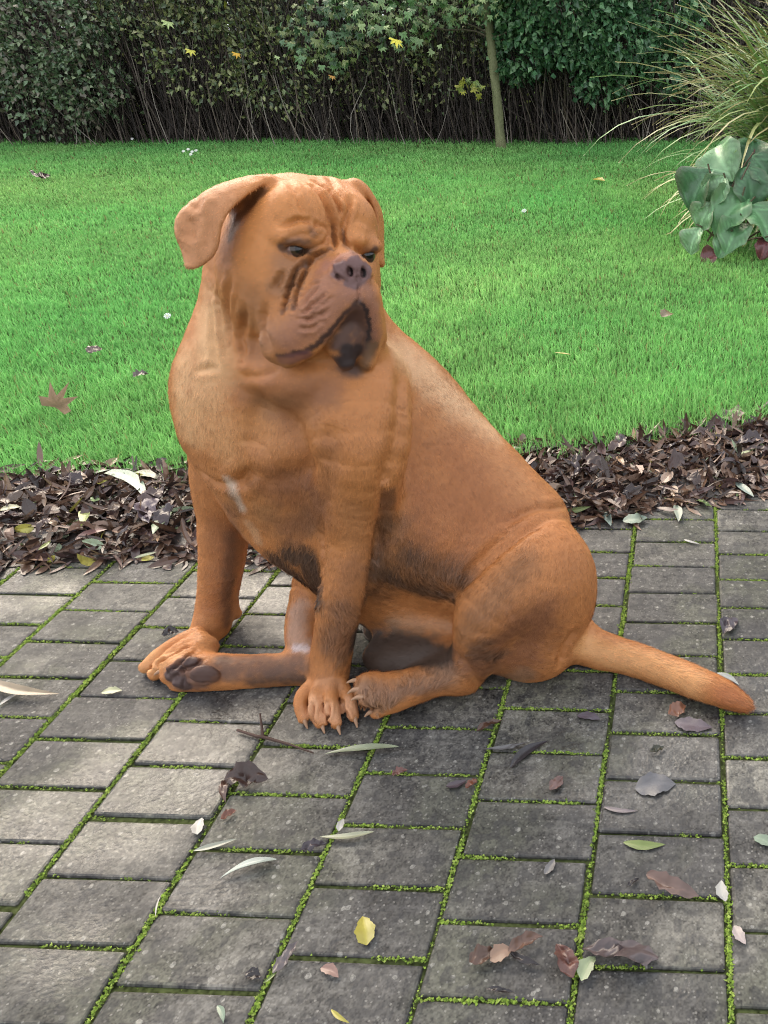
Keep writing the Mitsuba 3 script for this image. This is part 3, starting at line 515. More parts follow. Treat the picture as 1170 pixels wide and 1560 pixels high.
def broad_plant():
    scene['mat_gloss_leaf'] = vcol(.38, .5)
    rng = np.random.default_rng(53)
    t = name('broad_leaved_plant', 'low plant with big rounded grey-green leaves at the right edge of the lawn', 'plant')
    def bleaf(c, nrm, upd, L, col, rim, sd):
        n, m = 15, 13; u = np.linspace(0, 1, n); s = np.linspace(-1, 1, m)
        w = np.interp(u, [0, .06, .25, .5, .75, .92, 1], [.03, .22, .43, .48, .40, .22, .02])
        nrm = np.array(nrm, float); nrm /= np.linalg.norm(nrm); d = np.array(upd, float); d -= nrm*(d@nrm); d /= np.linalg.norm(d); a = np.cross(nrm, d)
        X = s[None]*w[:, None]*(1 + .05*np.sin(u*16 + sd))[:, None]; Y = np.repeat(u[:, None], m, 1) - .5
        vein = 2*np.clip(np.cos((u[:, None]*1.0 - np.abs(s[None])*w[:, None]*.9)*40), 0, 1)**4 - .5
        Z = -.75*(u[:, None] - .4)**2 + .62*np.abs(X)**1.3 + .010*vein*(np.abs(X) > .02) - .02*(np.abs(X) < .02) + .16*np.sin(s[None]*4 + u[:, None]*7 + sd)*np.abs(X)*1.6 + .05*np.sin(u[:, None]*21 + sd)*np.abs(X)
        V = np.array(c) + L*(X[..., None]*a + Y[..., None]*d + Z[..., None]*nrm)
        C = np.array(col)[None, None]*(.80 + .24*vein + .3*vfbm(V*16 + sd, 3))[..., None]; C = C*(1 + .5*(np.abs(X) < .02))[..., None]
        e = np.clip((np.abs(s)[None] - .75)/.25, 0, 1)*rim[0]; C = C*(1 - e[..., None]) + np.array(rim[1])*e[..., None]
        return V.reshape(-1, 3), grid_faces(n, m), C.reshape(-1, 3)
    g, dk, lt, rd = (.10, .22, .095), (.055, .135, .060), (.19, .33, .17), (.13, .042, .044); pink = (.4, .30, .15, .14)
    L = []
    L = [
        ([0.123, 4.75, 0.473], (-0.35, -0.85, 0.6), [-0.066, 0.0, 0.107], 0.3, 'l', 0.25, 'pale upright veined leaf at the top of the plant'),
        ([0.286, 4.8, 0.502], (0.1, -0.9, 0.45), [0.017, 0.0, 0.088], 0.24, 'd', 0.15, None),
        ([-0.002, 4.62, 0.343], (-0.6, -0.75, 0.5), [-0.069, 0.0, -0.158], 0.29, 'd', 0.35, 'dark leaf at the left of the plant with a reddish lower rim'),
        ([0.173, 4.5, 0.252], (-0.25, -0.75, 0.75), [-0.073, 0.0, -0.121], 0.3, 'g', 0.2, None),
        ([0.282, 4.58, 0.36], (0.25, -0.9, 0.4), [0.014, 0.0, -0.132], 0.26, 'd', 0.15, None),
        ([0.351, 4.65, 0.437], (0.2, -0.9, 0.35), [0.061, 0.0, -0.088], 0.22, 'd', 0.15, None),
        ([-0.019, 4.5, 0.107], (-0.45, -0.8, 0.5), [-0.02, 0.0, -0.086], 0.17, 'l', 0.4, 'pale blue-grey leaf drooping to the lawn'),
        ([0.194, 4.42, 0.156], (0, -0.7, 0.75), [-0.031, 0.0, -0.098], 0.22, 'g', 0.2, None),
        ([0.151, 4.42, 0.102], (-0.1, -0.8, 0.6), [-0.033, 0.0, -0.068], 0.17, 'g', 0.25, None),
        ([0.356, 4.42, 0.082], (0.1, -0.85, 0.5), [-0.017, -0.0, -0.061], 0.13, 'r', 0.1, 'dark red leaf at the foot of the plant'),
        ([0.344, 4.46, 0.218], (0.3, -0.7, 0.7), [0.04, 0.0, -0.1], 0.26, 'g', 0.2, None),
        ([0.369, 4.85, 0.483], (0.1, -0.9, 0.4), [0.018, 0.0, 0.053], 0.17, 'r', 0.1, 'small dark red leaf near the top of the plant'),
        ([0.035, 4.55, 0.216], (-0.5, -0.8, 0.3), [-0.048, 0.0, -0.085], 0.19, 'l', 0.45, None),
        ([0.095, 4.58, 0.343], (-0.3, -0.9, 0.3), [-0.04, 0.0, -0.083], 0.2, 'l', 0.2, None),
        ([0.491, 4.7, 0.291], (0.4, -0.85, 0.4), [0.061, 0.0, -0.102], 0.26, 'g', 0.2, None),
        ([0.508, 4.55, 0.116], (0.4, -0.8, 0.5), [0.043, 0.0, -0.104], 0.24, 'd', 0.2, None),
        ([0.208, 4.85, 0.369], (-0.1, -0.9, 0.45), [-0.021, 0.0, 0.068], 0.22, 'd', 0.15, None),
        ([0.067, 4.45, 0.026], (-0.2, -0.7, 0.7), [-0.042, 0.0, -0.035], 0.13, 'r', 0.2, 'small red leaf lying on the lawn'),
    ]
    for i, (c, nrm, upd, ln, col, rim, lab) in enumerate(L):
        b = bleaf(c, nrm, upd, ln*.86, {'g': g, 'd': dk, 'l': lt, 'r': rd}[col], (rim, (.26, .16, .14)), i*1.3); put(t + '__leaf', b[:2], 'mat_gloss_leaf', b[2], label=lab)
        a = np.array([[.20, 4.78, .03]]) + rng.normal(0, .05, (1, 3))*[1, 1, 0]; bb = np.array([np.array(c) - ln*.47*np.array(upd)/np.linalg.norm(upd)]); bb[:, 2] = np.maximum(bb[:, 2], .02); s = sticks(a, bb, np.array([.007]), np.array([[.16, .12, .09]]), .05, rng, seg=5, r1=.8); put(t + '__stalk', s[:2], 'mat_leaf', s[2])
broad_plant()

# ------------------------------------------------------------------ twig, maple leaf and daisies
def small_things():
    rng = np.random.default_rng(61)
    p = np.array([(-0.8092, 1.0218), (-0.7683, 1.0091), (-0.7558, 1.008), (-0.7046, 0.9943), (-0.6525, 0.9765)]); V, F = tube_mesh(np.column_stack([p, [.008, .007, .007, .006, .005]]), [.0022, .0028, .0030, .0022, .0014], 7)
    q = np.array([(-0.7558, 1.008), (-0.7727, 1.0439)]); V2, F2 = tube_mesh(np.column_stack([np.vstack([q[0], (q[0] + q[1])/2, q[1]]), [.007, .016, .028]]), [.0026, .0022, .0014], 7)
    V, F = merge([(V, F), (V2, F2)])[:2]; put('twig', (V, F), 'mat_matte', np.array([.060, .035, .028])*(.6 + .8*vfbm(V*200, 2))[:, None], label="thin forked dark twig on the pavers left of the dog's front paw", cat='twig')
    # dry lobed leaf standing in the grass
    ang = np.radians([-180, -120, -80, -58, -36, -16, 0, 16, 36, 58, 80, 120]); rad = np.array([.1, .42, .55, .36, .85, .40, 1.0, .40, .9, .36, .6, .45]); k = 6; Vs = [[0, 0, 0]]
    for j in range(1, k + 1):
        for a, r in zip(ang, rad): x, y = math.cos(a)*r*j/k, math.sin(a)*r*j/k; Vs.append([x, y, .35*y*y - .30*x*x + .06*math.sin(5*y + 2*x)])
    Vs = np.array(Vs)*.085; F = [[0, 1 + i, 1 + (i + 1) % 12] for i in range(12)]
    for j in range(k - 1):
        for i in range(12): a, b = 1 + j*12 + i, 1 + j*12 + (i + 1) % 12; F += [[a, a + 12, b + 12], [a, b + 12, b]]
    c = np.array([-2.0474, 2.3425] + [.052]); ex = np.array([.55, .2, .8]); ex /= np.linalg.norm(ex); ey = np.cross([.3, -.9, .3], ex); ey /= np.linalg.norm(ey); ez = np.cross(ex, ey)
    V = c + Vs[:, :1]*ex + Vs[:, 1:2]*ey + Vs[:, 2:]*ez; put('fallen_leaf', (V, np.array(F)), 'mat_matte', np.array([.30, .195, .125])*(.6 + .8*vfbm(V*60, 3))[:, None], label='big dry tan lobed leaf standing in the grass at the left', cat='leaf')
    for i, (x, y) in enumerate([(-4.9015, 8.2374), (-4.9305, 8.3723), (-4.7943, 8.194), (-4.8038, 8.2826), (-4.7133, 8.0223), (-6.0773, 9.3278), (-2.2012, 3.2506), (-1.1124, 5.4454)]):
        z0 = float(lawn_z(x, y)); c = np.array([x, y, z0 + .058]); V = [c + [0, -.002, .002]]; F = []
        for j in range(9):
            a = j*.698; V += [c + .016*np.array([math.cos(a - .2), math.sin(a - .2)*.6, math.sin(a - .2)*.6 + .1]), c + .016*np.array([math.cos(a + .2), math.sin(a + .2)*.6, math.sin(a + .2)*.6 + .1])]; F.append([0, 1 + 2*j, 2 + 2*j])
        m = tube_mesh([[x, y, z0], [x, y, z0 + .03], c], .0014, 4); k = len(V); Vv = np.vstack([np.array(V), m[0], c + ICO0[0]*.004]); Ff = np.vstack([F, m[1] + k, ICO0[1] + k + len(m[0])])
        col = np.full((len(Vv), 3), .75); col[k:k + len(m[0])] = (.08, .2, .04); col[k + len(m[0]):] = (.6, .45, .05)
        lab = 'white daisy in the small cluster on the far lawn left of the dog' if i < 5 else ['single white daisy close under the hedge at the left', "single white daisy left of the dog's neck", 'single white daisy on the lawn right of the dog'][i - 5]
        put('daisy', (Vv, Ff), 'mat_matte', col, label=lab, cat='flower', group='daisy cluster on the far lawn' if i < 5 else None, smooth=False)
small_things()


# ------------------------------------------------------------------ the dog: one surface from blended volumes
def smin(a,b,k):
    if k<=0: return np.minimum(a,b)
    h=np.maximum(k-np.abs(a-b),0)/k
    return np.minimum(a,b)-h*h*k*.25
def smax(a,b,k): return -smin(-a,-b,k)
def cone(p,a,ra,b,rb):
    a=np.asarray(a,float);b=np.asarray(b,float);ba=b-a;L2=ba@ba
    pa=p-a;t=np.clip(pa@ba/L2,0,1)
    d=np.linalg.norm(pa-t[:,None]*ba,axis=1)
    return d-(ra+(rb-ra)*t)
def ell(p,c,r,m=None):
    q=p-np.asarray(c,float)
    if m is not None: q=q@np.asarray(m)
    r=np.asarray(r,float)
    k0=np.linalg.norm(q/r,axis=1);k1=np.linalg.norm(q/(r*r),axis=1)
    return k0*(k0-1)/np.maximum(k1,1e-9)
def tube(p,X):
    d=np.full(len(p),.3)
    for a,b in zip(X,X[1:]):
        e=max(a[3],b[3])+.09
        w=np.nonzero(np.all((p>np.minimum(a,b)[:3]-e)&(p<np.maximum(a,b)[:3]+e),axis=1))[0]
        if len(w): d[w]=np.minimum(d[w],cone(p[w],a[:3],a[3],b[:3],b[3]))
    return d
def bounds(pr):
    if pr[0]=='h':
        X=pr[1];r=X[:,3].max();return X[:,:3].min(0)-r,X[:,:3].max(0)+r
    if pr[0]=='c':
        a,ra,b,rb=pr[1:5];r=max(ra,rb);a=np.array(a);b=np.array(b)
        return np.minimum(a,b)-r,np.maximum(a,b)+r
    if pr[0]=='k': return pr[1].min(0)-pr[2],pr[1].max(0)+pr[2]
    c,r=np.array(pr[1]),max(pr[2]);return c-r,c+r
def evaluate(prims,p,pad=.06):
    d=np.full(len(p),.2)
    for pr in prims:
        lo,hi=bounds(pr);k=pr[-2];op=pr[-1];e=pad+k
        w=np.nonzero(np.all((p>lo-e)&(p<hi+e),axis=1))[0]
        if not len(w): continue
        q=p[w]
        v=cone(q,*pr[1:5]) if pr[0]=='c' else tube(q,pr[1]) if pr[0]=='h' else (ell(q,*pr[1:4]) if pr[0]=='e' else cKDTree(pr[1]).query(q)[0]-pr[2])
        d[w]=smin(d[w],v,k) if op>0 else smax(d[w],-v,k)
    return d
def surface(prims,lo,hi,h,B=8):
    """surface nets on a sparse grid"""
    lo=np.asarray(lo,float);n=(np.ceil((np.asarray(hi)-lo)/h/B).astype(int))*B
    F=np.full(n+1,.1,np.float32)
    cb=np.stack(np.meshgrid(*[np.arange(m//B) for m in n],indexing='ij'),-1).reshape(-1,3)
    cen=lo+(cb+.5)*B*h
    dc=evaluate(prims,cen,pad=.2)
    F0=dc
    near=np.abs(dc)<B*h*.9+.03
    for c,s in zip(cb[~near],dc[~near]):
        if s<0: F[c[0]*B:c[0]*B+B+1,c[1]*B:c[1]*B+B+1,c[2]*B:c[2]*B+B+1]=-.1
    o=np.stack(np.meshgrid(*[np.arange(B+1)]*3,indexing='ij'),-1).reshape(-1,3)
    need=np.zeros(n+1,bool)
    for c in cb[near]: need[c[0]*B:c[0]*B+B+1,c[1]*B:c[1]*B+B+1,c[2]*B:c[2]*B+B+1]=True
    idx=np.argwhere(need)
    def _ev(s): q=idx[s:s+150000];F[q[:,0],q[:,1],q[:,2]]=evaluate(prims,lo+q*h)
    with ThreadPoolExecutor(4) as ex: list(ex.map(_ev,range(0,len(idx),150000)))
    S=F<0
    cnt=sum(S[i:n[0]+i,j:n[1]+j,k:n[2]+k].astype(np.int8) for i in(0,1) for j in (0,1) for k in (0,1))
    act=np.argwhere((cnt>0)&(cnt<8))
    vid=np.full(n,-1,np.int32);vid[act[:,0],act[:,1],act[:,2]]=np.arange(len(act))
    acc=np.zeros((len(act),3));num=np.zeros(len(act))
    cor=[(i,j,k) for i in(0,1) for j in(0,1) for k in(0,1)]
    f=lambda c:F[act[:,0]+c[0],act[:,1]+c[1],act[:,2]+c[2]]
    for a in cor:
        for ax in range(3):
            if a[ax]: continue
            b=list(a);b[ax]=1
            fa,fb=f(a),f(b);m=(fa<0)!=(fb<0);t=fa[m]/(fa[m]-fb[m])
            q=np.tile(np.array(a,float),(m.sum(),1));q[:,ax]=t
            acc[m]+=q;num[m]+=1
    V=lo+(act+acc/num[:,None])*h
    T=[]
    for ax in range(3):
        u,v=[(1,2),(2,0),(0,1)][ax]
        sl=[slice(1,m) for m in n];sl[ax]=slice(0,n[ax]);s2=list(sl);s2[ax]=slice(1,n[ax]+1)
        a=S[tuple(sl)];b=S[tuple(s2)]
        e=np.argwhere(a!=b);off=np.ones(3,int);off[ax]=0;e=e+off
        flip=S[e[:,0],e[:,1],e[:,2]]
        du=np.zeros(3,int);du[u]=1;dv=np.zeros(3,int);dv[v]=1
        g=lambda w:vid[w[:,0],w[:,1],w[:,2]]
        q=np.stack([g(e-du-dv),g(e-dv),g(e),g(e-du)],1)
        q[~flip]=q[~flip][:,::-1]
        T+=[q[:,[0,1,2]],q[:,[0,2,3]]]
    return V,np.vstack(T)
def relax(V,T,it=6,lam=.5,mu=-.52,w=None):
    from scipy.sparse import coo_matrix
    e=np.vstack([T[:,[0,1]],T[:,[1,2]],T[:,[2,0]]]);e=np.vstack([e,e[:,::-1]])
    A=coo_matrix((np.ones(len(e)),(e[:,0],e[:,1])),shape=(len(V),)*2).tocsr();A.data[:]=1
    D=np.asarray(A.sum(1)).ravel()[:,None]
    for i in range(it):
        for l in (lam,mu): V=V+l*((A@V)/D-V)
    return V
def normals(V,T):
    n=np.zeros_like(V);f=np.cross(V[T[:,1]]-V[T[:,0]],V[T[:,2]]-V[T[:,0]])
    for k in range(3): np.add.at(n,T[:,k],f)
    return n/np.maximum(np.linalg.norm(n,axis=1,keepdims=True),1e-12)
def sheet(G,n=(70,54)):
    G=np.asarray(G,float);a=np.linspace(0,1,G.shape[0]);b=np.linspace(0,1,G.shape[1])
    return np.stack([RectBivariateSpline(a,b,G[:,:,i],kx=3,ky=3)(np.linspace(0,1,n[0]),np.linspace(0,1,n[1])) for i in range(3)],-1).reshape(-1,3)

PRIMS = [
 ('h', np.array([[-0.7537, 1.34, 0.5223, 0.155], [-0.7324, 1.3459, 0.4933, 0.1586], [-0.7108, 1.3514, 0.4645, 0.1618], [-0.6885, 1.3563, 0.4363, 0.1641], [-0.6652, 1.36, 0.4087, 0.165], [-0.6344, 1.3628, 0.3754, 0.165], [-0.602, 1.3635, 0.3433, 0.165], [-0.5687, 1.3625, 0.3122, 0.165], [-0.5348, 1.36, 0.2816, 0.165], [-0.4997, 1.3561, 0.2504, 0.1624], [-0.4647, 1.3513, 0.2194, 0.1557], [-0.4296, 1.3458, 0.1886, 0.146], [-0.3946, 1.34, 0.1579, 0.135]]), 0.06, 1),
 ('h', np.array([[-0.652, 1.36, 0.5841, 0.115], [-0.6342, 1.3718, 0.5628, 0.115], [-0.6165, 1.383, 0.5413, 0.115], [-0.5987, 1.3926, 0.5194, 0.115], [-0.5809, 1.4, 0.4968, 0.115], [-0.5568, 1.4057, 0.4652, 0.114], [-0.5323, 1.4069, 0.4331, 0.1117], [-0.5071, 1.4047, 0.4012, 0.1087], [-0.4808, 1.4, 0.3704, 0.106], [-0.4468, 1.392, 0.3351, 0.1031], [-0.4112, 1.3823, 0.3021, 0.1001], [-0.3745, 1.3714, 0.2707, 0.0971], [-0.3373, 1.36, 0.24, 0.094]]), 0.06, 1),
 ('h', np.array([[-0.7667, 1.29, 0.4284, 0.115], [-0.7632, 1.2885, 0.3902, 0.1085], [-0.7577, 1.2877, 0.3535, 0.1038], [-0.7482, 1.288, 0.3197, 0.101], [-0.7326, 1.29, 0.2901, 0.1], [-0.7131, 1.2935, 0.2688, 0.1006], [-0.6891, 1.2983, 0.2507, 0.1024], [-0.6621, 1.3039, 0.2347, 0.1055], [-0.6336, 1.31, 0.2198, 0.11]]), 0.05, 1),
 ('e', [-0.8313, 1.275, 0.4802], [0.062, 0.05, 0.062], [[1.0, 0.0, 0.0], [0.0, 1.0, 0.0], [0.0, 0.0, 1.0]], 0.035, 1),
 ('e', [-0.6993, 1.245, 0.4748], [0.07, 0.05, 0.05], [[1.0, 0.0, 0.0], [0.0, 1.0, 0.0], [0.0, 0.0, 1.0]], 0.05, 1),
 ('h', np.array([[-0.6475, 1.32, 0.166, 0.1], [-0.6253, 1.3138, 0.1387, 0.0941], [-0.6023, 1.3081, 0.1127, 0.0894], [-0.5777, 1.3034, 0.0889, 0.0862], [-0.5508, 1.3, 0.0686, 0.085], [-0.5212, 1.2984, 0.0527, 0.0851], [-0.4893, 1.2981, 0.0402, 0.0856], [-0.4558, 1.2988, 0.03, 0.0871], [-0.4215, 1.3, 0.0209, 0.09]]), 0.05, 1),
 ('e', [-0.6031, 1.34, -0.0075], [0.09, 0.08, 0.05], [[1.0, 0.0, 0.0], [0.0, 1.0, 0.0], [0.0, 0.0, 1.0]], 0.04, 1),
 ('e', [-0.5234, 1.1931, 0.04], [0.11, 0.06, 0.05], [[1.0, 0.0, 0.0], [0.0, 1.0, 0.0], [0.0, 0.0, 1.0]], 0.04, 1),
 ('h', np.array([[-0.5841, 1.28, 0.5672, 0.095], [-0.5724, 1.2553, 0.5528, 0.0909], [-0.562, 1.2325, 0.5376, 0.0869], [-0.5545, 1.2134, 0.5206, 0.0829], [-0.5511, 1.2, 0.5011, 0.079], [-0.5533, 1.1931, 0.4757, 0.0747], [-0.5607, 1.1932, 0.4471, 0.0704], [-0.5715, 1.1979, 0.4164, 0.0662], [-0.584, 1.205, 0.3846, 0.062]]), 0.022, 1),
 ('h', np.array([[-0.5632, 1.255, 0.3901, 0.03], [-0.5609, 1.26, 0.3603, 0.016]]), 0.03, 1),
 ('h', np.array([[-0.8697, 1.38, 0.5044, 0.09], [-0.8799, 1.3805, 0.4809, 0.0822], [-0.8896, 1.3808, 0.4573, 0.0751], [-0.8984, 1.3807, 0.4335, 0.069], [-0.9058, 1.38, 0.4093, 0.064], [-0.9121, 1.3784, 0.3821, 0.0594], [-0.9167, 1.376, 0.3546, 0.0554], [-0.9202, 1.3731, 0.3268, 0.0522], [-0.9232, 1.37, 0.2988, 0.05]]), 0.05, 1),
 ('h', np.array([[-0.6924, 1.38, 0.7236, 0.131], [-0.6992, 1.3776, 0.6951, 0.1351], [-0.7062, 1.3752, 0.6667, 0.1387], [-0.7135, 1.3726, 0.6384, 0.1414], [-0.7214, 1.37, 0.6102, 0.143], [-0.7288, 1.3676, 0.586, 0.1438], [-0.7365, 1.3651, 0.5619, 0.1444], [-0.7445, 1.3626, 0.5379, 0.1448], [-0.7527, 1.36, 0.514, 0.145]]), 0.06, 1),
 ('h', np.array([[-0.5909, 1.225, 0.3929, 0.064], [-0.5947, 1.218, 0.3683, 0.0595], [-0.5986, 1.2107, 0.3438, 0.0553], [-0.603, 1.2031, 0.3194, 0.0516], [-0.6078, 1.195, 0.2953, 0.0485], [-0.614, 1.1853, 0.2688, 0.0455], [-0.6209, 1.1756, 0.2425, 0.0428], [-0.6286, 1.1669, 0.2162, 0.0406], [-0.6368, 1.16, 0.1895, 0.039], [-0.6438, 1.1562, 0.1675, 0.0381], [-0.6508, 1.1531, 0.1454, 0.0374], [-0.6574, 1.1497, 0.1233, 0.0369], [-0.6633, 1.145, 0.1013, 0.0365], [-0.6665, 1.1409, 0.0875, 0.0363], [-0.6694, 1.136, 0.0738, 0.0362], [-0.6721, 1.1306, 0.0601, 0.0361], [-0.6747, 1.125, 0.0465, 0.036]]), 0.035, 1),
 ('h', np.array([[-0.6882, 1.1084, 0.045, 0.0165], [-0.6958, 1.1004, 0.0424, 0.0155], [-0.7025, 1.0924, 0.0396, 0.0146], [-0.7075, 1.0845, 0.0362, 0.0137], [-0.7099, 1.0766, 0.032, 0.0128], [-0.7095, 1.0701, 0.0277, 0.0121], [-0.7073, 1.0636, 0.0228, 0.0114], [-0.7039, 1.0572, 0.0175, 0.0107], [-0.6999, 1.0508, 0.012, 0.01]]), 0.0045, 1),
 ('h', np.array([[-0.6738, 1.0999, 0.05, 0.0165], [-0.6753, 1.0912, 0.0488, 0.0154], [-0.6765, 1.0827, 0.0473, 0.0145], [-0.6772, 1.0747, 0.0451, 0.0136], [-0.6769, 1.0673, 0.042, 0.0128], [-0.6751, 1.0594, 0.0366, 0.012], [-0.672, 1.0525, 0.0299, 0.0112], [-0.6681, 1.0462, 0.0222, 0.0105], [-0.6637, 1.0403, 0.014, 0.01]]), 0.0045, 1),
 ('h', np.array([[-0.6593, 1.1004, 0.05, 0.0165], [-0.6571, 1.0924, 0.0486, 0.0154], [-0.6549, 1.0845, 0.047, 0.0144], [-0.6526, 1.077, 0.0449, 0.0136], [-0.6501, 1.0699, 0.042, 0.0128], [-0.6465, 1.0614, 0.0366, 0.0119], [-0.6427, 1.0537, 0.0299, 0.0111], [-0.6388, 1.0465, 0.0222, 0.0105], [-0.6347, 1.0397, 0.014, 0.01]]), 0.0045, 1),
 ('h', np.array([[-0.6516, 1.1096, 0.045, 0.0165], [-0.6449, 1.1039, 0.0421, 0.0155], [-0.6385, 1.0982, 0.0391, 0.0145], [-0.6324, 1.0923, 0.0357, 0.0136], [-0.6269, 1.0862, 0.032, 0.0128], [-0.6219, 1.0796, 0.0275, 0.012], [-0.6175, 1.0728, 0.0226, 0.0113], [-0.6136, 1.0658, 0.0174, 0.0106], [-0.6098, 1.0588, 0.012, 0.01]]), 0.0045, 1),
 ('e', [-0.6612, 1.0712, 0.016], [0.032, 0.024, 0.012], [[0.9397, -0.342, 0.0], [0.342, 0.9397, 0.0], [0.0, 0.0, 1.0]], 0.01, 1),
 ('h', np.array([[-0.9168, 1.37, 0.3211, 0.053], [-0.9224, 1.3669, 0.2985, 0.0521], [-0.928, 1.3636, 0.276, 0.051], [-0.9335, 1.3597, 0.2536, 0.0498], [-0.9388, 1.355, 0.2313, 0.0485], [-0.9443, 1.3489, 0.2074, 0.0468], [-0.9498, 1.3423, 0.1837, 0.0447], [-0.9554, 1.3357, 0.1599, 0.0427], [-0.9615, 1.33, 0.1359, 0.041], [-0.9675, 1.3258, 0.1139, 0.0398], [-0.9739, 1.3217, 0.092, 0.0387], [-0.9806, 1.3168, 0.0705, 0.0377], [-0.9873, 1.31, 0.0497, 0.037], [-0.9913, 1.3047, 0.0378, 0.0367], [-0.9952, 1.2986, 0.0262, 0.0364], [-0.9992, 1.2919, 0.0147, 0.0362], [-1.0031, 1.285, 0.0034, 0.036]]), 0.035, 1),
 ('c', [-0.9742, 1.33, 0.0484], 0.024, [-0.9638, 1.335, 0.024], 0.012, 0.012, 1),
 ('h', np.array([[-0.987, 1.235, 0.045, 0.018], [-0.9984, 1.2265, 0.0434, 0.0177], [-1.0097, 1.2181, 0.0414, 0.0172], [-1.0207, 1.2096, 0.0387, 0.0167], [-1.0313, 1.2012, 0.035, 0.016], [-1.04, 1.1941, 0.0309, 0.0153], [-1.0484, 1.187, 0.026, 0.0145], [-1.0567, 1.1799, 0.0206, 0.0135], [-1.0648, 1.1728, 0.015, 0.0125]]), 0.008, 1),
 ('h', np.array([[-0.9682, 1.2154, 0.05, 0.018], [-0.9769, 1.2055, 0.0492, 0.0176], [-0.9857, 1.1959, 0.048, 0.0172], [-0.9943, 1.1868, 0.0457, 0.0166], [-1.0029, 1.1784, 0.042, 0.016], [-1.011, 1.1713, 0.0368, 0.0153], [-1.019, 1.1648, 0.0303, 0.0145], [-1.0269, 1.1589, 0.0229, 0.0135], [-1.0348, 1.1531, 0.015, 0.0125]]), 0.008, 1),
 ('h', np.array([[-0.9544, 1.2019, 0.05, 0.018], [-0.9574, 1.1912, 0.0484, 0.0176], [-0.9606, 1.1809, 0.0465, 0.0172], [-0.9643, 1.1713, 0.0438, 0.0166], [-0.9688, 1.1628, 0.04, 0.016], [-0.9741, 1.1558, 0.035, 0.0153], [-0.9801, 1.1498, 0.0289, 0.0145], [-0.9866, 1.1446, 0.0221, 0.0135], [-0.9934, 1.1397, 0.015, 0.0125]]), 0.008, 1),
 ('h', np.array([[-0.9482, 1.2057, 0.042, 0.018], [-0.9479, 1.1965, 0.0396, 0.0178], [-0.948, 1.1875, 0.037, 0.0173], [-0.9487, 1.1789, 0.0339, 0.0167], [-0.9504, 1.171, 0.03, 0.016], [-0.9525, 1.1656, 0.0265, 0.0154], [-0.9551, 1.1605, 0.0226, 0.0145], [-0.9581, 1.1558, 0.0183, 0.0136], [-0.9613, 1.1511, 0.014, 0.0125]]), 0.008, 1),
 ('e', [-0.9997, 1.1815, 0.016], [0.04, 0.04, 0.016], [[1.0, 0.0, 0.0], [0.0, 1.0, 0.0], [0.0, 0.0, 1.0]], 0.01, 1),
 ('e', [-0.2931, 1.24, 0.1607], [0.112, 0.09, 0.122], [[1.0, 0.0, 0.0], [0.0, 1.0, 0.0], [0.0, 0.0, 1.0]], 0.05, 1),
 ('h', np.array([[-0.2691, 1.27, 0.2088, 0.072], [-0.2782, 1.2576, 0.2106, 0.0718], [-0.2874, 1.2452, 0.2121, 0.0714], [-0.2971, 1.2327, 0.213, 0.0708], [-0.3073, 1.22, 0.2128, 0.07], [-0.3227, 1.202, 0.2103, 0.0681], [-0.3383, 1.1851, 0.2047, 0.065], [-0.3528, 1.1706, 0.1952, 0.0614], [-0.3648, 1.16, 0.1815, 0.058], [-0.373, 1.1545, 0.1648, 0.0551], [-0.3794, 1.152, 0.1455, 0.0521], [-0.3853, 1.151, 0.125, 0.0491], [-0.3922, 1.15, 0.1048, 0.046], [-0.3991, 1.1484, 0.0897, 0.0435], [-0.4072, 1.146, 0.0756, 0.041], [-0.416, 1.1431, 0.062, 0.0385], [-0.4252, 1.14, 0.0487, 0.036]]), 0.05, 1),
 ('e', [-0.3095, 1.22, 0.048], [0.085, 0.07, 0.07], [[1.0, 0.0, 0.0], [0.0, 1.0, 0.0], [0.0, 0.0, 1.0]], 0.05, 1),
 ('h', np.array([[-0.4225, 1.15, 0.0216, 0.022], [-0.4272, 1.1463, 0.0282, 0.025], [-0.432, 1.1426, 0.0345, 0.0277], [-0.4373, 1.1388, 0.0401, 0.0298], [-0.4431, 1.135, 0.0445, 0.031], [-0.4537, 1.1289, 0.0488, 0.0317], [-0.4656, 1.1226, 0.0504, 0.0321], [-0.4782, 1.1163, 0.0504, 0.0325], [-0.4909, 1.11, 0.0497, 0.033], [-0.5031, 1.1038, 0.0492, 0.0338], [-0.5149, 1.0975, 0.049, 0.0347], [-0.5265, 1.0913, 0.0489, 0.0358], [-0.538, 1.085, 0.0489, 0.037]]), 0.025, 1),
 ('h', np.array([[-0.5553, 1.09, 0.0629, 0.018], [-0.5615, 1.0897, 0.0667, 0.0178], [-0.5677, 1.0894, 0.07, 0.0172], [-0.574, 1.0888, 0.0724, 0.0164], [-0.5804, 1.088, 0.0735, 0.0155], [-0.5841, 1.0874, 0.0734, 0.0149], [-0.5879, 1.0866, 0.0728, 0.014], [-0.5917, 1.0858, 0.072, 0.013], [-0.5955, 1.085, 0.071, 0.012]]), 0.007, 1),
 ('h', np.array([[-0.5562, 1.08, 0.0594, 0.018], [-0.5617, 1.0783, 0.0623, 0.0178], [-0.5673, 1.0765, 0.0649, 0.0172], [-0.5728, 1.0744, 0.0668, 0.0164], [-0.5783, 1.072, 0.0678, 0.0155], [-0.5811, 1.0706, 0.0678, 0.0149], [-0.5839, 1.0691, 0.0676, 0.014], [-0.5867, 1.0676, 0.0672, 0.0131], [-0.5895, 1.066, 0.0667, 0.012]]), 0.007, 1),
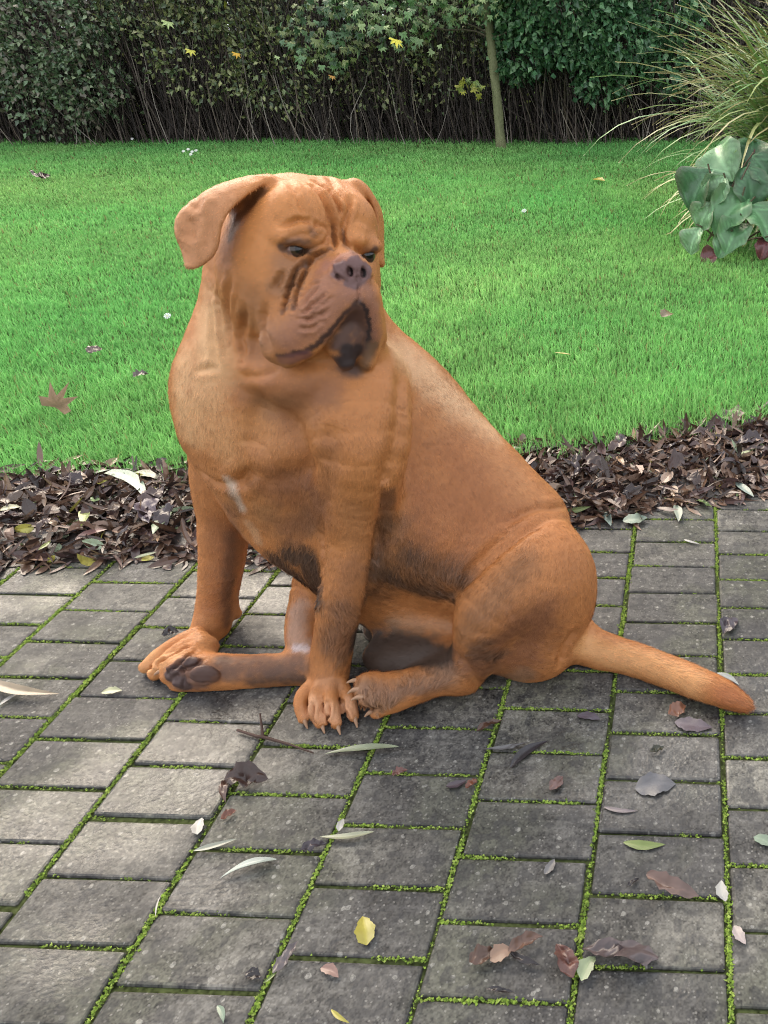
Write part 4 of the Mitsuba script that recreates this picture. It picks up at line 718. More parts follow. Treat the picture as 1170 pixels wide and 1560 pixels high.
 ('h', np.array([[-0.5504, 1.07, 0.0531, 0.018], [-0.5531, 1.0666, 0.0557, 0.0175], [-0.556, 1.0634, 0.0581, 0.0169], [-0.5591, 1.0605, 0.0599, 0.0163], [-0.5627, 1.058, 0.061, 0.0155], [-0.5662, 1.0563, 0.0611, 0.0148], [-0.5699, 1.055, 0.0607, 0.0139], [-0.5739, 1.054, 0.0599, 0.013], [-0.578, 1.053, 0.0589, 0.012]]), 0.007, 1),
 ('h', np.array([[-0.5365, 1.075, 0.0392, 0.018], [-0.5383, 1.0714, 0.0389, 0.0174], [-0.5402, 1.0679, 0.0384, 0.0167], [-0.5422, 1.0647, 0.0378, 0.0161], [-0.5446, 1.062, 0.037, 0.0155], [-0.5488, 1.059, 0.0352, 0.0146], [-0.5537, 1.0571, 0.0328, 0.0137], [-0.559, 1.0559, 0.03, 0.0128], [-0.5645, 1.055, 0.0271, 0.012]]), 0.007, 1),
 ('h', np.array([[-0.602, 1.42, 0.1488, 0.08], [-0.6355, 1.4081, 0.149, 0.0792], [-0.6676, 1.395, 0.148, 0.077], [-0.697, 1.3794, 0.1444, 0.0738], [-0.7223, 1.36, 0.1369, 0.07], [-0.7393, 1.3405, 0.1271, 0.0639], [-0.7523, 1.3185, 0.1148, 0.0546], [-0.761, 1.2947, 0.1009, 0.0455], [-0.7651, 1.27, 0.0863, 0.04], [-0.7652, 1.2545, 0.0772, 0.0386], [-0.7632, 1.2391, 0.0684, 0.0376], [-0.7592, 1.2242, 0.0601, 0.0368], [-0.753, 1.21, 0.0522, 0.036], [-0.7467, 1.1995, 0.0465, 0.0354], [-0.7394, 1.1895, 0.0412, 0.0349], [-0.7314, 1.1797, 0.036, 0.0344], [-0.723, 1.17, 0.031, 0.034]]), 0.04, 1),
 ('h', np.array([[-0.7225, 1.168, 0.0295, 0.032], [-0.7354, 1.1673, 0.0278, 0.0316], [-0.7483, 1.1666, 0.0262, 0.0312], [-0.7612, 1.1658, 0.0249, 0.0311], [-0.7741, 1.165, 0.0239, 0.031], [-0.7897, 1.1639, 0.0233, 0.0311], [-0.8053, 1.1626, 0.0232, 0.0315], [-0.8209, 1.1613, 0.0232, 0.032], [-0.8365, 1.16, 0.0232, 0.0325], [-0.8505, 1.1588, 0.0229, 0.0332], [-0.8644, 1.1577, 0.0226, 0.0343], [-0.8784, 1.1564, 0.0224, 0.0353], [-0.8923, 1.155, 0.0226, 0.036], [-0.9027, 1.1538, 0.0231, 0.0363], [-0.9131, 1.1526, 0.0239, 0.0366], [-0.9235, 1.1513, 0.0249, 0.0369], [-0.9339, 1.15, 0.0259, 0.037]]), 0.02, 1),
 ('h', np.array([[-0.9373, 1.165, 0.0324, 0.019], [-0.9436, 1.1651, 0.0354, 0.019], [-0.95, 1.1652, 0.0381, 0.0189], [-0.9565, 1.1652, 0.0403, 0.0187], [-0.963, 1.165, 0.0416, 0.0185], [-0.9693, 1.1647, 0.0419, 0.018], [-0.9756, 1.1642, 0.0414, 0.0171], [-0.9821, 1.1636, 0.0404, 0.0159], [-0.9885, 1.163, 0.0392, 0.0145]]), 0.007, 1),
 ('h', np.array([[-0.9381, 1.155, 0.0379, 0.019], [-0.9452, 1.1536, 0.0404, 0.019], [-0.9523, 1.1522, 0.0426, 0.0189], [-0.9595, 1.151, 0.0441, 0.0187], [-0.9666, 1.15, 0.0447, 0.0185], [-0.9747, 1.1492, 0.0439, 0.018], [-0.9829, 1.1486, 0.0418, 0.0171], [-0.991, 1.1483, 0.0389, 0.0159], [-0.9992, 1.148, 0.0356, 0.0145]]), 0.007, 1),
 ('h', np.array([[-0.936, 1.145, 0.027, 0.019], [-0.9429, 1.1429, 0.029, 0.019], [-0.9498, 1.1409, 0.0307, 0.0189], [-0.9568, 1.1392, 0.032, 0.0187], [-0.9638, 1.138, 0.0324, 0.0185], [-0.972, 1.1373, 0.0317, 0.018], [-0.9803, 1.1372, 0.03, 0.0171], [-0.9887, 1.1375, 0.0276, 0.0159], [-0.997, 1.138, 0.0248, 0.0145]]), 0.007, 1),
 ('h', np.array([[-0.9292, 1.14, 0.015, 0.019], [-0.9351, 1.1376, 0.0152, 0.019], [-0.9411, 1.1353, 0.0153, 0.0189], [-0.947, 1.1334, 0.0153, 0.0187], [-0.9531, 1.132, 0.015, 0.0185], [-0.9598, 1.1313, 0.0143, 0.018], [-0.9665, 1.1312, 0.0133, 0.0171], [-0.9733, 1.1315, 0.0121, 0.0159], [-0.9801, 1.132, 0.0108, 0.0145]]), 0.007, 1),
 ('e', [-0.9073, 1.118, 0.0489], [0.026, 0.01, 0.022], [[0.9848, -0.1736, 0.0], [0.1736, 0.9848, 0.0], [0.0, 0.0, 1.0]], 0.006, 1),
 ('e', [-0.9724, 1.13, 0.0475], [0.014, 0.009, 0.012], [[0.9848, -0.1736, 0.0], [0.1736, 0.9848, 0.0], [0.0, 0.0, 1.0]], 0.005, 1),
 ('e', [-0.9392, 1.138, 0.0626], [0.015, 0.009, 0.009], [[0.9848, -0.1736, 0.0], [0.1736, 0.9848, 0.0], [0.0, 0.0, 1.0]], 0.005, 1),
 ('e', [-0.9618, 1.118, 0.0276], [0.014, 0.009, 0.009], [[0.9848, -0.1736, 0.0], [0.1736, 0.9848, 0.0], [0.0, 0.0, 1.0]], 0.005, 1),
 ('h', np.array([[-0.2704, 1.3, 0.0421, 0.06], [-0.2531, 1.2862, 0.0372, 0.0545], [-0.2355, 1.2729, 0.0326, 0.0495], [-0.2173, 1.2607, 0.0287, 0.0453], [-0.1981, 1.25, 0.0258, 0.042], [-0.1785, 1.2415, 0.0242, 0.0394], [-0.1583, 1.2341, 0.0235, 0.0371], [-0.1377, 1.2272, 0.0234, 0.0352], [-0.1172, 1.22, 0.0235, 0.034], [-0.0901, 1.2086, 0.0236, 0.033], [-0.0638, 1.1954, 0.0238, 0.0324], [-0.0382, 1.1808, 0.0249, 0.0318], [-0.0132, 1.165, 0.0272, 0.031], [0.0049, 1.1529, 0.0298, 0.0302], [0.0231, 1.141, 0.0322, 0.0292], [0.0414, 1.1298, 0.0332, 0.0278], [0.0602, 1.12, 0.0319, 0.026], [0.0697, 1.1158, 0.0301, 0.0244], [0.0792, 1.112, 0.0276, 0.022], [0.0889, 1.1084, 0.0246, 0.0191], [0.0986, 1.105, 0.0215, 0.016]]), 0.03, 1),
 ('e', [-0.6364, 1.3333, 0.8042], [0.105, 0.1, 0.089], [[0.7544, 0.6559, 0.0264], [-0.633, 0.7163, 0.2936], [0.1736, -0.2382, 0.9556]], 0.03, 1),
 ('e', [-0.635, 1.3043, 0.721], [0.1, 0.1, 0.09], [[0.7544, 0.6559, 0.0264], [-0.633, 0.7163, 0.2936], [0.1736, -0.2382, 0.9556]], 0.03, 1),
 ('e', [-0.5878, 1.377, 0.8386], [0.055, 0.04, 0.036], [[0.7544, 0.6559, 0.0264], [-0.633, 0.7163, 0.2936], [0.1736, -0.2382, 0.9556]], 0.03, 1),
 ('e', [-0.6105, 1.3436, 0.7292], [0.07, 0.066, 0.088], [[0.7544, 0.6559, 0.0264], [-0.633, 0.7163, 0.2936], [0.1736, -0.2382, 0.9556]], 0.03, 1),
 ('e', [-0.5701, 1.3175, 0.7466], [0.055, 0.045, 0.078], [[0.7544, 0.6559, 0.0264], [-0.633, 0.7163, 0.2936], [0.1736, -0.2382, 0.9556]], 0.035, 1),
 ('e', [-0.5531, 1.3195, 0.824], [0.042, 0.045, 0.045], [[0.7544, 0.6559, 0.0264], [-0.633, 0.7163, 0.2936], [0.1736, -0.2382, 0.9556]], 0.025, 1),
 ('e', [-0.5319, 1.3017, 0.7995], [0.024, 0.033, 0.0165], [[0.7544, 0.636, 0.1622], [-0.633, 0.6396, 0.4361], [0.1736, -0.4317, 0.8851]], 0.012, 1),
 ('e', [-0.5326, 1.282, 0.8056], [0.016, 0.018, 0.018], [[0.7544, 0.6559, 0.0264], [-0.633, 0.7163, 0.2936], [0.1736, -0.2382, 0.9556]], 0.01, 1),
 ('e', [-0.5422, 1.2809, 0.7508], [0.024, 0.028, 0.018], [[0.7544, 0.6559, 0.0264], [-0.633, 0.7163, 0.2936], [0.1736, -0.2382, 0.9556]], 0.018, 1),
 ('e', [-0.6802, 1.2675, 0.7545], [0.07, 0.066, 0.088], [[0.7544, 0.6559, 0.0264], [-0.633, 0.7163, 0.2936], [0.1736, -0.2382, 0.9556]], 0.03, 1),
 ('e', [-0.6441, 1.2367, 0.7734], [0.055, 0.045, 0.078], [[0.7544, 0.6559, 0.0264], [-0.633, 0.7163, 0.2936], [0.1736, -0.2382, 0.9556]], 0.035, 1),
 ('e', [-0.6056, 1.2622, 0.843], [0.042, 0.045, 0.045], [[0.7544, 0.6559, 0.0264], [-0.633, 0.7163, 0.2936], [0.1736, -0.2382, 0.9556]], 0.025, 1),
 ('e', [-0.5982, 1.2294, 0.8236], [0.024, 0.033, 0.0165], [[0.7544, 0.647, -0.1105], [-0.633, 0.7617, 0.1383], [0.1736, -0.0344, 0.9842]], 0.012, 1),
 ('e', [-0.5733, 1.2376, 0.8204], [0.016, 0.018, 0.018], [[0.7544, 0.6559, 0.0264], [-0.633, 0.7163, 0.2936], [0.1736, -0.2382, 0.9556]], 0.01, 1),
 ('e', [-0.6032, 1.2143, 0.7729], [0.024, 0.028, 0.018], [[0.7544, 0.6559, 0.0264], [-0.633, 0.7163, 0.2936], [0.1736, -0.2382, 0.9556]], 0.018, 1),
 ('c', [-0.5746, 1.2537, 0.7349], 0.064, [-0.5446, 1.2269, 0.7371], 0.05, 0.025, 1),
 ('c', [-0.5509, 1.247, 0.7802], 0.026, [-0.5225, 1.22, 0.7773], 0.024, 0.015, 1),
 ('e', [-0.5157, 1.2134, 0.776], [0.018, 0.029, 0.022], [[0.7544, 0.6559, 0.0264], [-0.633, 0.7163, 0.2936], [0.1736, -0.2382, 0.9556]], 0.007, 1),
 ('e', [-0.5041, 1.2265, 0.7675], [0.016, 0.0125, 0.016], [[0.7544, 0.6559, 0.0264], [-0.633, 0.7163, 0.2936], [0.1736, -0.2382, 0.9556]], 0.005, 1),
 ('h', np.array([[-0.5178, 1.2256, 0.7315, 0.03], [-0.5193, 1.228, 0.7235, 0.0315], [-0.5207, 1.2304, 0.7154, 0.0328], [-0.5221, 1.2329, 0.7074, 0.0337], [-0.5234, 1.2355, 0.6993, 0.034], [-0.5249, 1.2389, 0.6894, 0.0338], [-0.5264, 1.2426, 0.6797, 0.0334], [-0.5282, 1.2467, 0.6702, 0.0328], [-0.5304, 1.2513, 0.6611, 0.032], [-0.5323, 1.2548, 0.6551, 0.0311], [-0.5344, 1.2585, 0.6493, 0.0297], [-0.5367, 1.2624, 0.6436, 0.0279], [-0.5391, 1.2663, 0.638, 0.026]]), 0.02, 1),
 ('h', np.array([[-0.5115, 1.2086, 0.7397, 0.013], [-0.5081, 1.2119, 0.7309, 0.013], [-0.5052, 1.2149, 0.722, 0.013], [-0.5031, 1.2174, 0.713, 0.013], [-0.5024, 1.2191, 0.7038, 0.013], [-0.5038, 1.22, 0.6922, 0.013], [-0.507, 1.2204, 0.6806, 0.013], [-0.5114, 1.2212, 0.6694, 0.013], [-0.5161, 1.2236, 0.6588, 0.013], [-0.5205, 1.2283, 0.649, 0.0129], [-0.5246, 1.235, 0.6401, 0.0127], [-0.5285, 1.2429, 0.6317, 0.0124], [-0.5322, 1.2515, 0.6235, 0.012]]), 0.01, 1),
 ('e', [-0.5291, 1.1993, 0.7765], [0.016, 0.0125, 0.016], [[0.7544, 0.6559, 0.0264], [-0.633, 0.7163, 0.2936], [0.1736, -0.2382, 0.9556]], 0.005, 1),
 ('h', np.array([[-0.5414, 1.1999, 0.7401, 0.03], [-0.5489, 1.1955, 0.7345, 0.0316], [-0.5564, 1.1912, 0.7288, 0.0328], [-0.5639, 1.187, 0.7229, 0.0337], [-0.5713, 1.1831, 0.7167, 0.034], [-0.5793, 1.1792, 0.7095, 0.0338], [-0.5874, 1.1758, 0.7022, 0.0334], [-0.5958, 1.1729, 0.6949, 0.0328], [-0.6045, 1.1705, 0.688, 0.032], [-0.6108, 1.1692, 0.6836, 0.0311], [-0.6172, 1.1682, 0.6793, 0.0297], [-0.6238, 1.1672, 0.6752, 0.0279], [-0.6305, 1.1664, 0.6712, 0.026]]), 0.02, 1),
 ('h', np.array([[-0.5219, 1.1971, 0.7435, 0.013], [-0.5268, 1.1914, 0.7374, 0.013], [-0.5317, 1.186, 0.7312, 0.013], [-0.5367, 1.1808, 0.7248, 0.013], [-0.5417, 1.1761, 0.7181, 0.013], [-0.5488, 1.1707, 0.7083, 0.013], [-0.5563, 1.1664, 0.6983, 0.013], [-0.5646, 1.1631, 0.6886, 0.013], [-0.5738, 1.1606, 0.6798, 0.013], [-0.5841, 1.1589, 0.6724, 0.0129], [-0.5953, 1.1578, 0.666, 0.0127], [-0.6072, 1.157, 0.6604, 0.0124], [-0.6193, 1.1564, 0.6551, 0.012]]), 0.01, 1),
 ('e', [-0.6377, 1.2119, 0.7128], [0.05, 0.033, 0.055], [[0.7544, 0.6559, 0.0264], [-0.633, 0.7163, 0.2936], [0.1736, -0.2382, 0.9556]], 0.03, 1),
 ('e', [-0.5985, 1.2468, 0.6696], [0.07, 0.058, 0.055], [[0.7544, 0.6559, 0.0264], [-0.633, 0.7163, 0.2936], [0.1736, -0.2382, 0.9556]], 0.02, 1),
 ('e', [-0.5053, 1.1709, 0.6852], [0.028, 0.022, 0.04], [[0.7544, 0.6559, 0.0264], [-0.633, 0.7163, 0.2936], [0.1736, -0.2382, 0.9556]], 0.006, -1),
 ('e', [-0.5409, 1.2045, 0.68], [0.027, 0.032, 0.04], [[0.7544, 0.6559, 0.0264], [-0.633, 0.7163, 0.2936], [0.1736, -0.2382, 0.9556]], 0.005, 1),
 ('h', np.array([[-0.5473, 1.1903, 0.6615, 0.021], [-0.5407, 1.1835, 0.6425, 0.014]]), 0.008, 1),
 ('h', np.array([[-0.5133, 1.2289, 0.678, 0.018], [-0.5216, 1.2131, 0.6329, 0.014]]), 0.01, 1),
 ('e', [-0.4944, 1.2098, 0.7734], [0.014, 0.005, 0.0085], [[0.9609, 0.2756, 0.0264], [-0.271, 0.9167, 0.2936], [0.0567, -0.2893, 0.9556]], 0.003, -1),
 ('e', [-0.4901, 1.2242, 0.7615], [0.012, 0.003, 0.003], [[0.9942, 0.1046, 0.0264], [-0.1077, 0.9498, 0.2936], [0.0056, -0.2948, 0.9556]], 0.003, -1),
 ('e', [-0.5101, 1.1926, 0.7791], [0.014, 0.005, 0.0085], [[0.4065, 0.9133, 0.0264], [-0.8764, 0.3816, 0.2936], [0.2581, -0.1425, 0.9556]], 0.003, -1),
 ('e', [-0.5268, 1.1841, 0.7748], [0.012, 0.003, 0.003], [[0.2418, 0.97, 0.0264], [-0.9294, 0.2237, 0.2936], [0.2789, -0.0956, 0.9556]], 0.003, -1),
 ('e', [-0.5003, 1.1957, 0.7653], [0.009, 0.001, 0.016], [[0.7544, 0.6559, 0.0264], [-0.633, 0.7163, 0.2936], [0.1736, -0.2382, 0.9556]], 0.002, -1),
 ('h', np.array([[-0.7628, 1.25, 0.6198, 0.022], [-0.7465, 1.2413, 0.616, 0.022], [-0.7302, 1.2326, 0.6123, 0.022], [-0.7137, 1.2238, 0.6091, 0.022], [-0.6969, 1.215, 0.6066, 0.022], [-0.6801, 1.2064, 0.605, 0.0223], [-0.6629, 1.1988, 0.6043, 0.023], [-0.6453, 1.193, 0.6046, 0.0237], [-0.627, 1.19, 0.6061, 0.024], [-0.612, 1.1902, 0.6081, 0.0238], [-0.5972, 1.1928, 0.6107, 0.0233], [-0.5832, 1.1978, 0.6135, 0.0227], [-0.5705, 1.205, 0.6163, 0.022], [-0.5597, 1.2143, 0.6188, 0.0212], [-0.5502, 1.2253, 0.6211, 0.0203], [-0.5418, 1.2374, 0.6233, 0.0192], [-0.5338, 1.25, 0.6254, 0.018]]), 0.02, 1),
 ('h', np.array([[-0.6855, 1.2518, 0.6339, 0.03], [-0.6655, 1.2302, 0.6259, 0.0289], [-0.6459, 1.2121, 0.6183, 0.0279], [-0.627, 1.2011, 0.6114, 0.0269], [-0.6093, 1.2006, 0.6057, 0.026], [-0.5989, 1.2069, 0.6028, 0.0255], [-0.589, 1.2173, 0.6004, 0.0249], [-0.5793, 1.2304, 0.5982, 0.0245], [-0.5698, 1.245, 0.5962, 0.024]]), 0.012, 1),
 ('h', np.array([[-0.7008, 1.2615, 0.6209, 0.034], [-0.6846, 1.2397, 0.6118, 0.0336], [-0.6684, 1.2209, 0.6032, 0.0331], [-0.6519, 1.2082, 0.5956, 0.0326], [-0.6351, 1.2048, 0.5894, 0.032], [-0.6219, 1.2098, 0.5859, 0.0315], [-0.6086, 1.2202, 0.5832, 0.0311], [-0.5951, 1.2343, 0.581, 0.0305], [-0.5815, 1.2501, 0.5792, 0.03]]), 0.03, 1),
 ('e', [-0.5203, 1.3008, 0.789], [0.017, 0.024, 0.01], [[0.7544, 0.6505, -0.0879], [-0.633, 0.7564, 0.1648], [0.1736, -0.0687, 0.9824]], 0.006, 1),
 ('e', [-0.5104, 1.2922, 0.7778], [0.016, 0.0215, 0.0066], [[0.7544, 0.6519, -0.0765], [-0.633, 0.7534, 0.178], [0.1736, -0.0858, 0.9811]], 0.003, -1),
 ('e', [-0.5944, 1.2199, 0.8159], [0.017, 0.024, 0.01], [[0.7544, 0.6413, 0.1399], [-0.633, 0.6544, 0.4135], [0.1736, -0.4006, 0.8997]], 0.006, 1),
 ('e', [-0.5884, 1.207, 0.8062], [0.016, 0.0215, 0.0066], [[0.7544, 0.6437, 0.1287], [-0.633, 0.6615, 0.4021], [0.1736, -0.3848, 0.9065]], 0.003, -1),
 ('k', sheet([[[-0.5581, 1.3887, 0.8674], [-0.5662, 1.4243, 0.8597], [-0.5774, 1.4556, 0.8494], [-0.5879, 1.471, 0.8362]], [[-0.5391, 1.3915, 0.8528], [-0.5469, 1.4268, 0.8427], [-0.5587, 1.4564, 0.8291], [-0.5798, 1.4739, 0.8117]], [[-0.5318, 1.3923, 0.8239], [-0.5393, 1.4277, 0.813], [-0.5526, 1.4555, 0.7989], [-0.5734, 1.4593, 0.7881]], [[-0.5329, 1.3828, 0.7943], [-0.5405, 1.4176, 0.7816], [-0.5506, 1.4342, 0.7702], [-0.5702, 1.4407, 0.7643]], [[-0.5363, 1.3713, 0.767], [-0.5383, 1.3976, 0.7566], [-0.5474, 1.4157, 0.7467], [-0.5603, 1.4161, 0.7466]], [[-0.5369, 1.3742, 0.7512], [-0.5345, 1.3828, 0.7437], [-0.5434, 1.4022, 0.7377], [-0.5528, 1.4074, 0.7398]]]), 0.0046, 0.006, 1),
 ('e', [-0.6789, 1.2421, 0.8579], [0.018, 0.011, 0.034], [[0.7544, 0.5221, 0.3978], [-0.633, 0.4183, 0.6514], [0.1736, -0.7432, 0.6461]], 0.008, -1),
 ('h', np.array([[-0.6465, 1.2811, 0.8878, 0.012], [-0.6547, 1.2806, 0.8867, 0.0127], [-0.6628, 1.2802, 0.8854, 0.0134], [-0.6707, 1.2803, 0.8837, 0.0138], [-0.6783, 1.2808, 0.8813, 0.014], [-0.686, 1.2821, 0.8778, 0.014], [-0.6933, 1.284, 0.8736, 0.014], [-0.7004, 1.2863, 0.8689, 0.014], [-0.7074, 1.2888, 0.8639, 0.014]]), 0.02, 1),
 ('h', np.array([[-0.5618, 1.3985, 0.8618, 0.012], [-0.5784, 1.4374, 0.845, 0.014]]), 0.02, 1),
 ('k', sheet([[[-0.6363, 1.2712, 0.894], [-0.663, 1.2712, 0.8949], [-0.6942, 1.279, 0.8862], [-0.7175, 1.2923, 0.8633]], [[-0.659, 1.2379, 0.8828], [-0.6852, 1.2434, 0.89], [-0.7157, 1.244, 0.8808], [-0.7343, 1.247, 0.8571]], [[-0.6794, 1.1976, 0.8591], [-0.7043, 1.2091, 0.8767], [-0.7343, 1.2095, 0.8649], [-0.7513, 1.2144, 0.841]], [[-0.6917, 1.1841, 0.8291], [-0.7137, 1.1895, 0.8461], [-0.7417, 1.1875, 0.8455], [-0.749, 1.2046, 0.8244]], [[-0.7007, 1.1793, 0.8098], [-0.7133, 1.174, 0.8165], [-0.7377, 1.1768, 0.8176], [-0.7395, 1.1867, 0.8041]], [[-0.7141, 1.1718, 0.8003], [-0.7215, 1.1644, 0.7946], [-0.7312, 1.162, 0.7933], [-0.7331, 1.1698, 0.7951]]]), 0.0046, 0.006, 1),
]
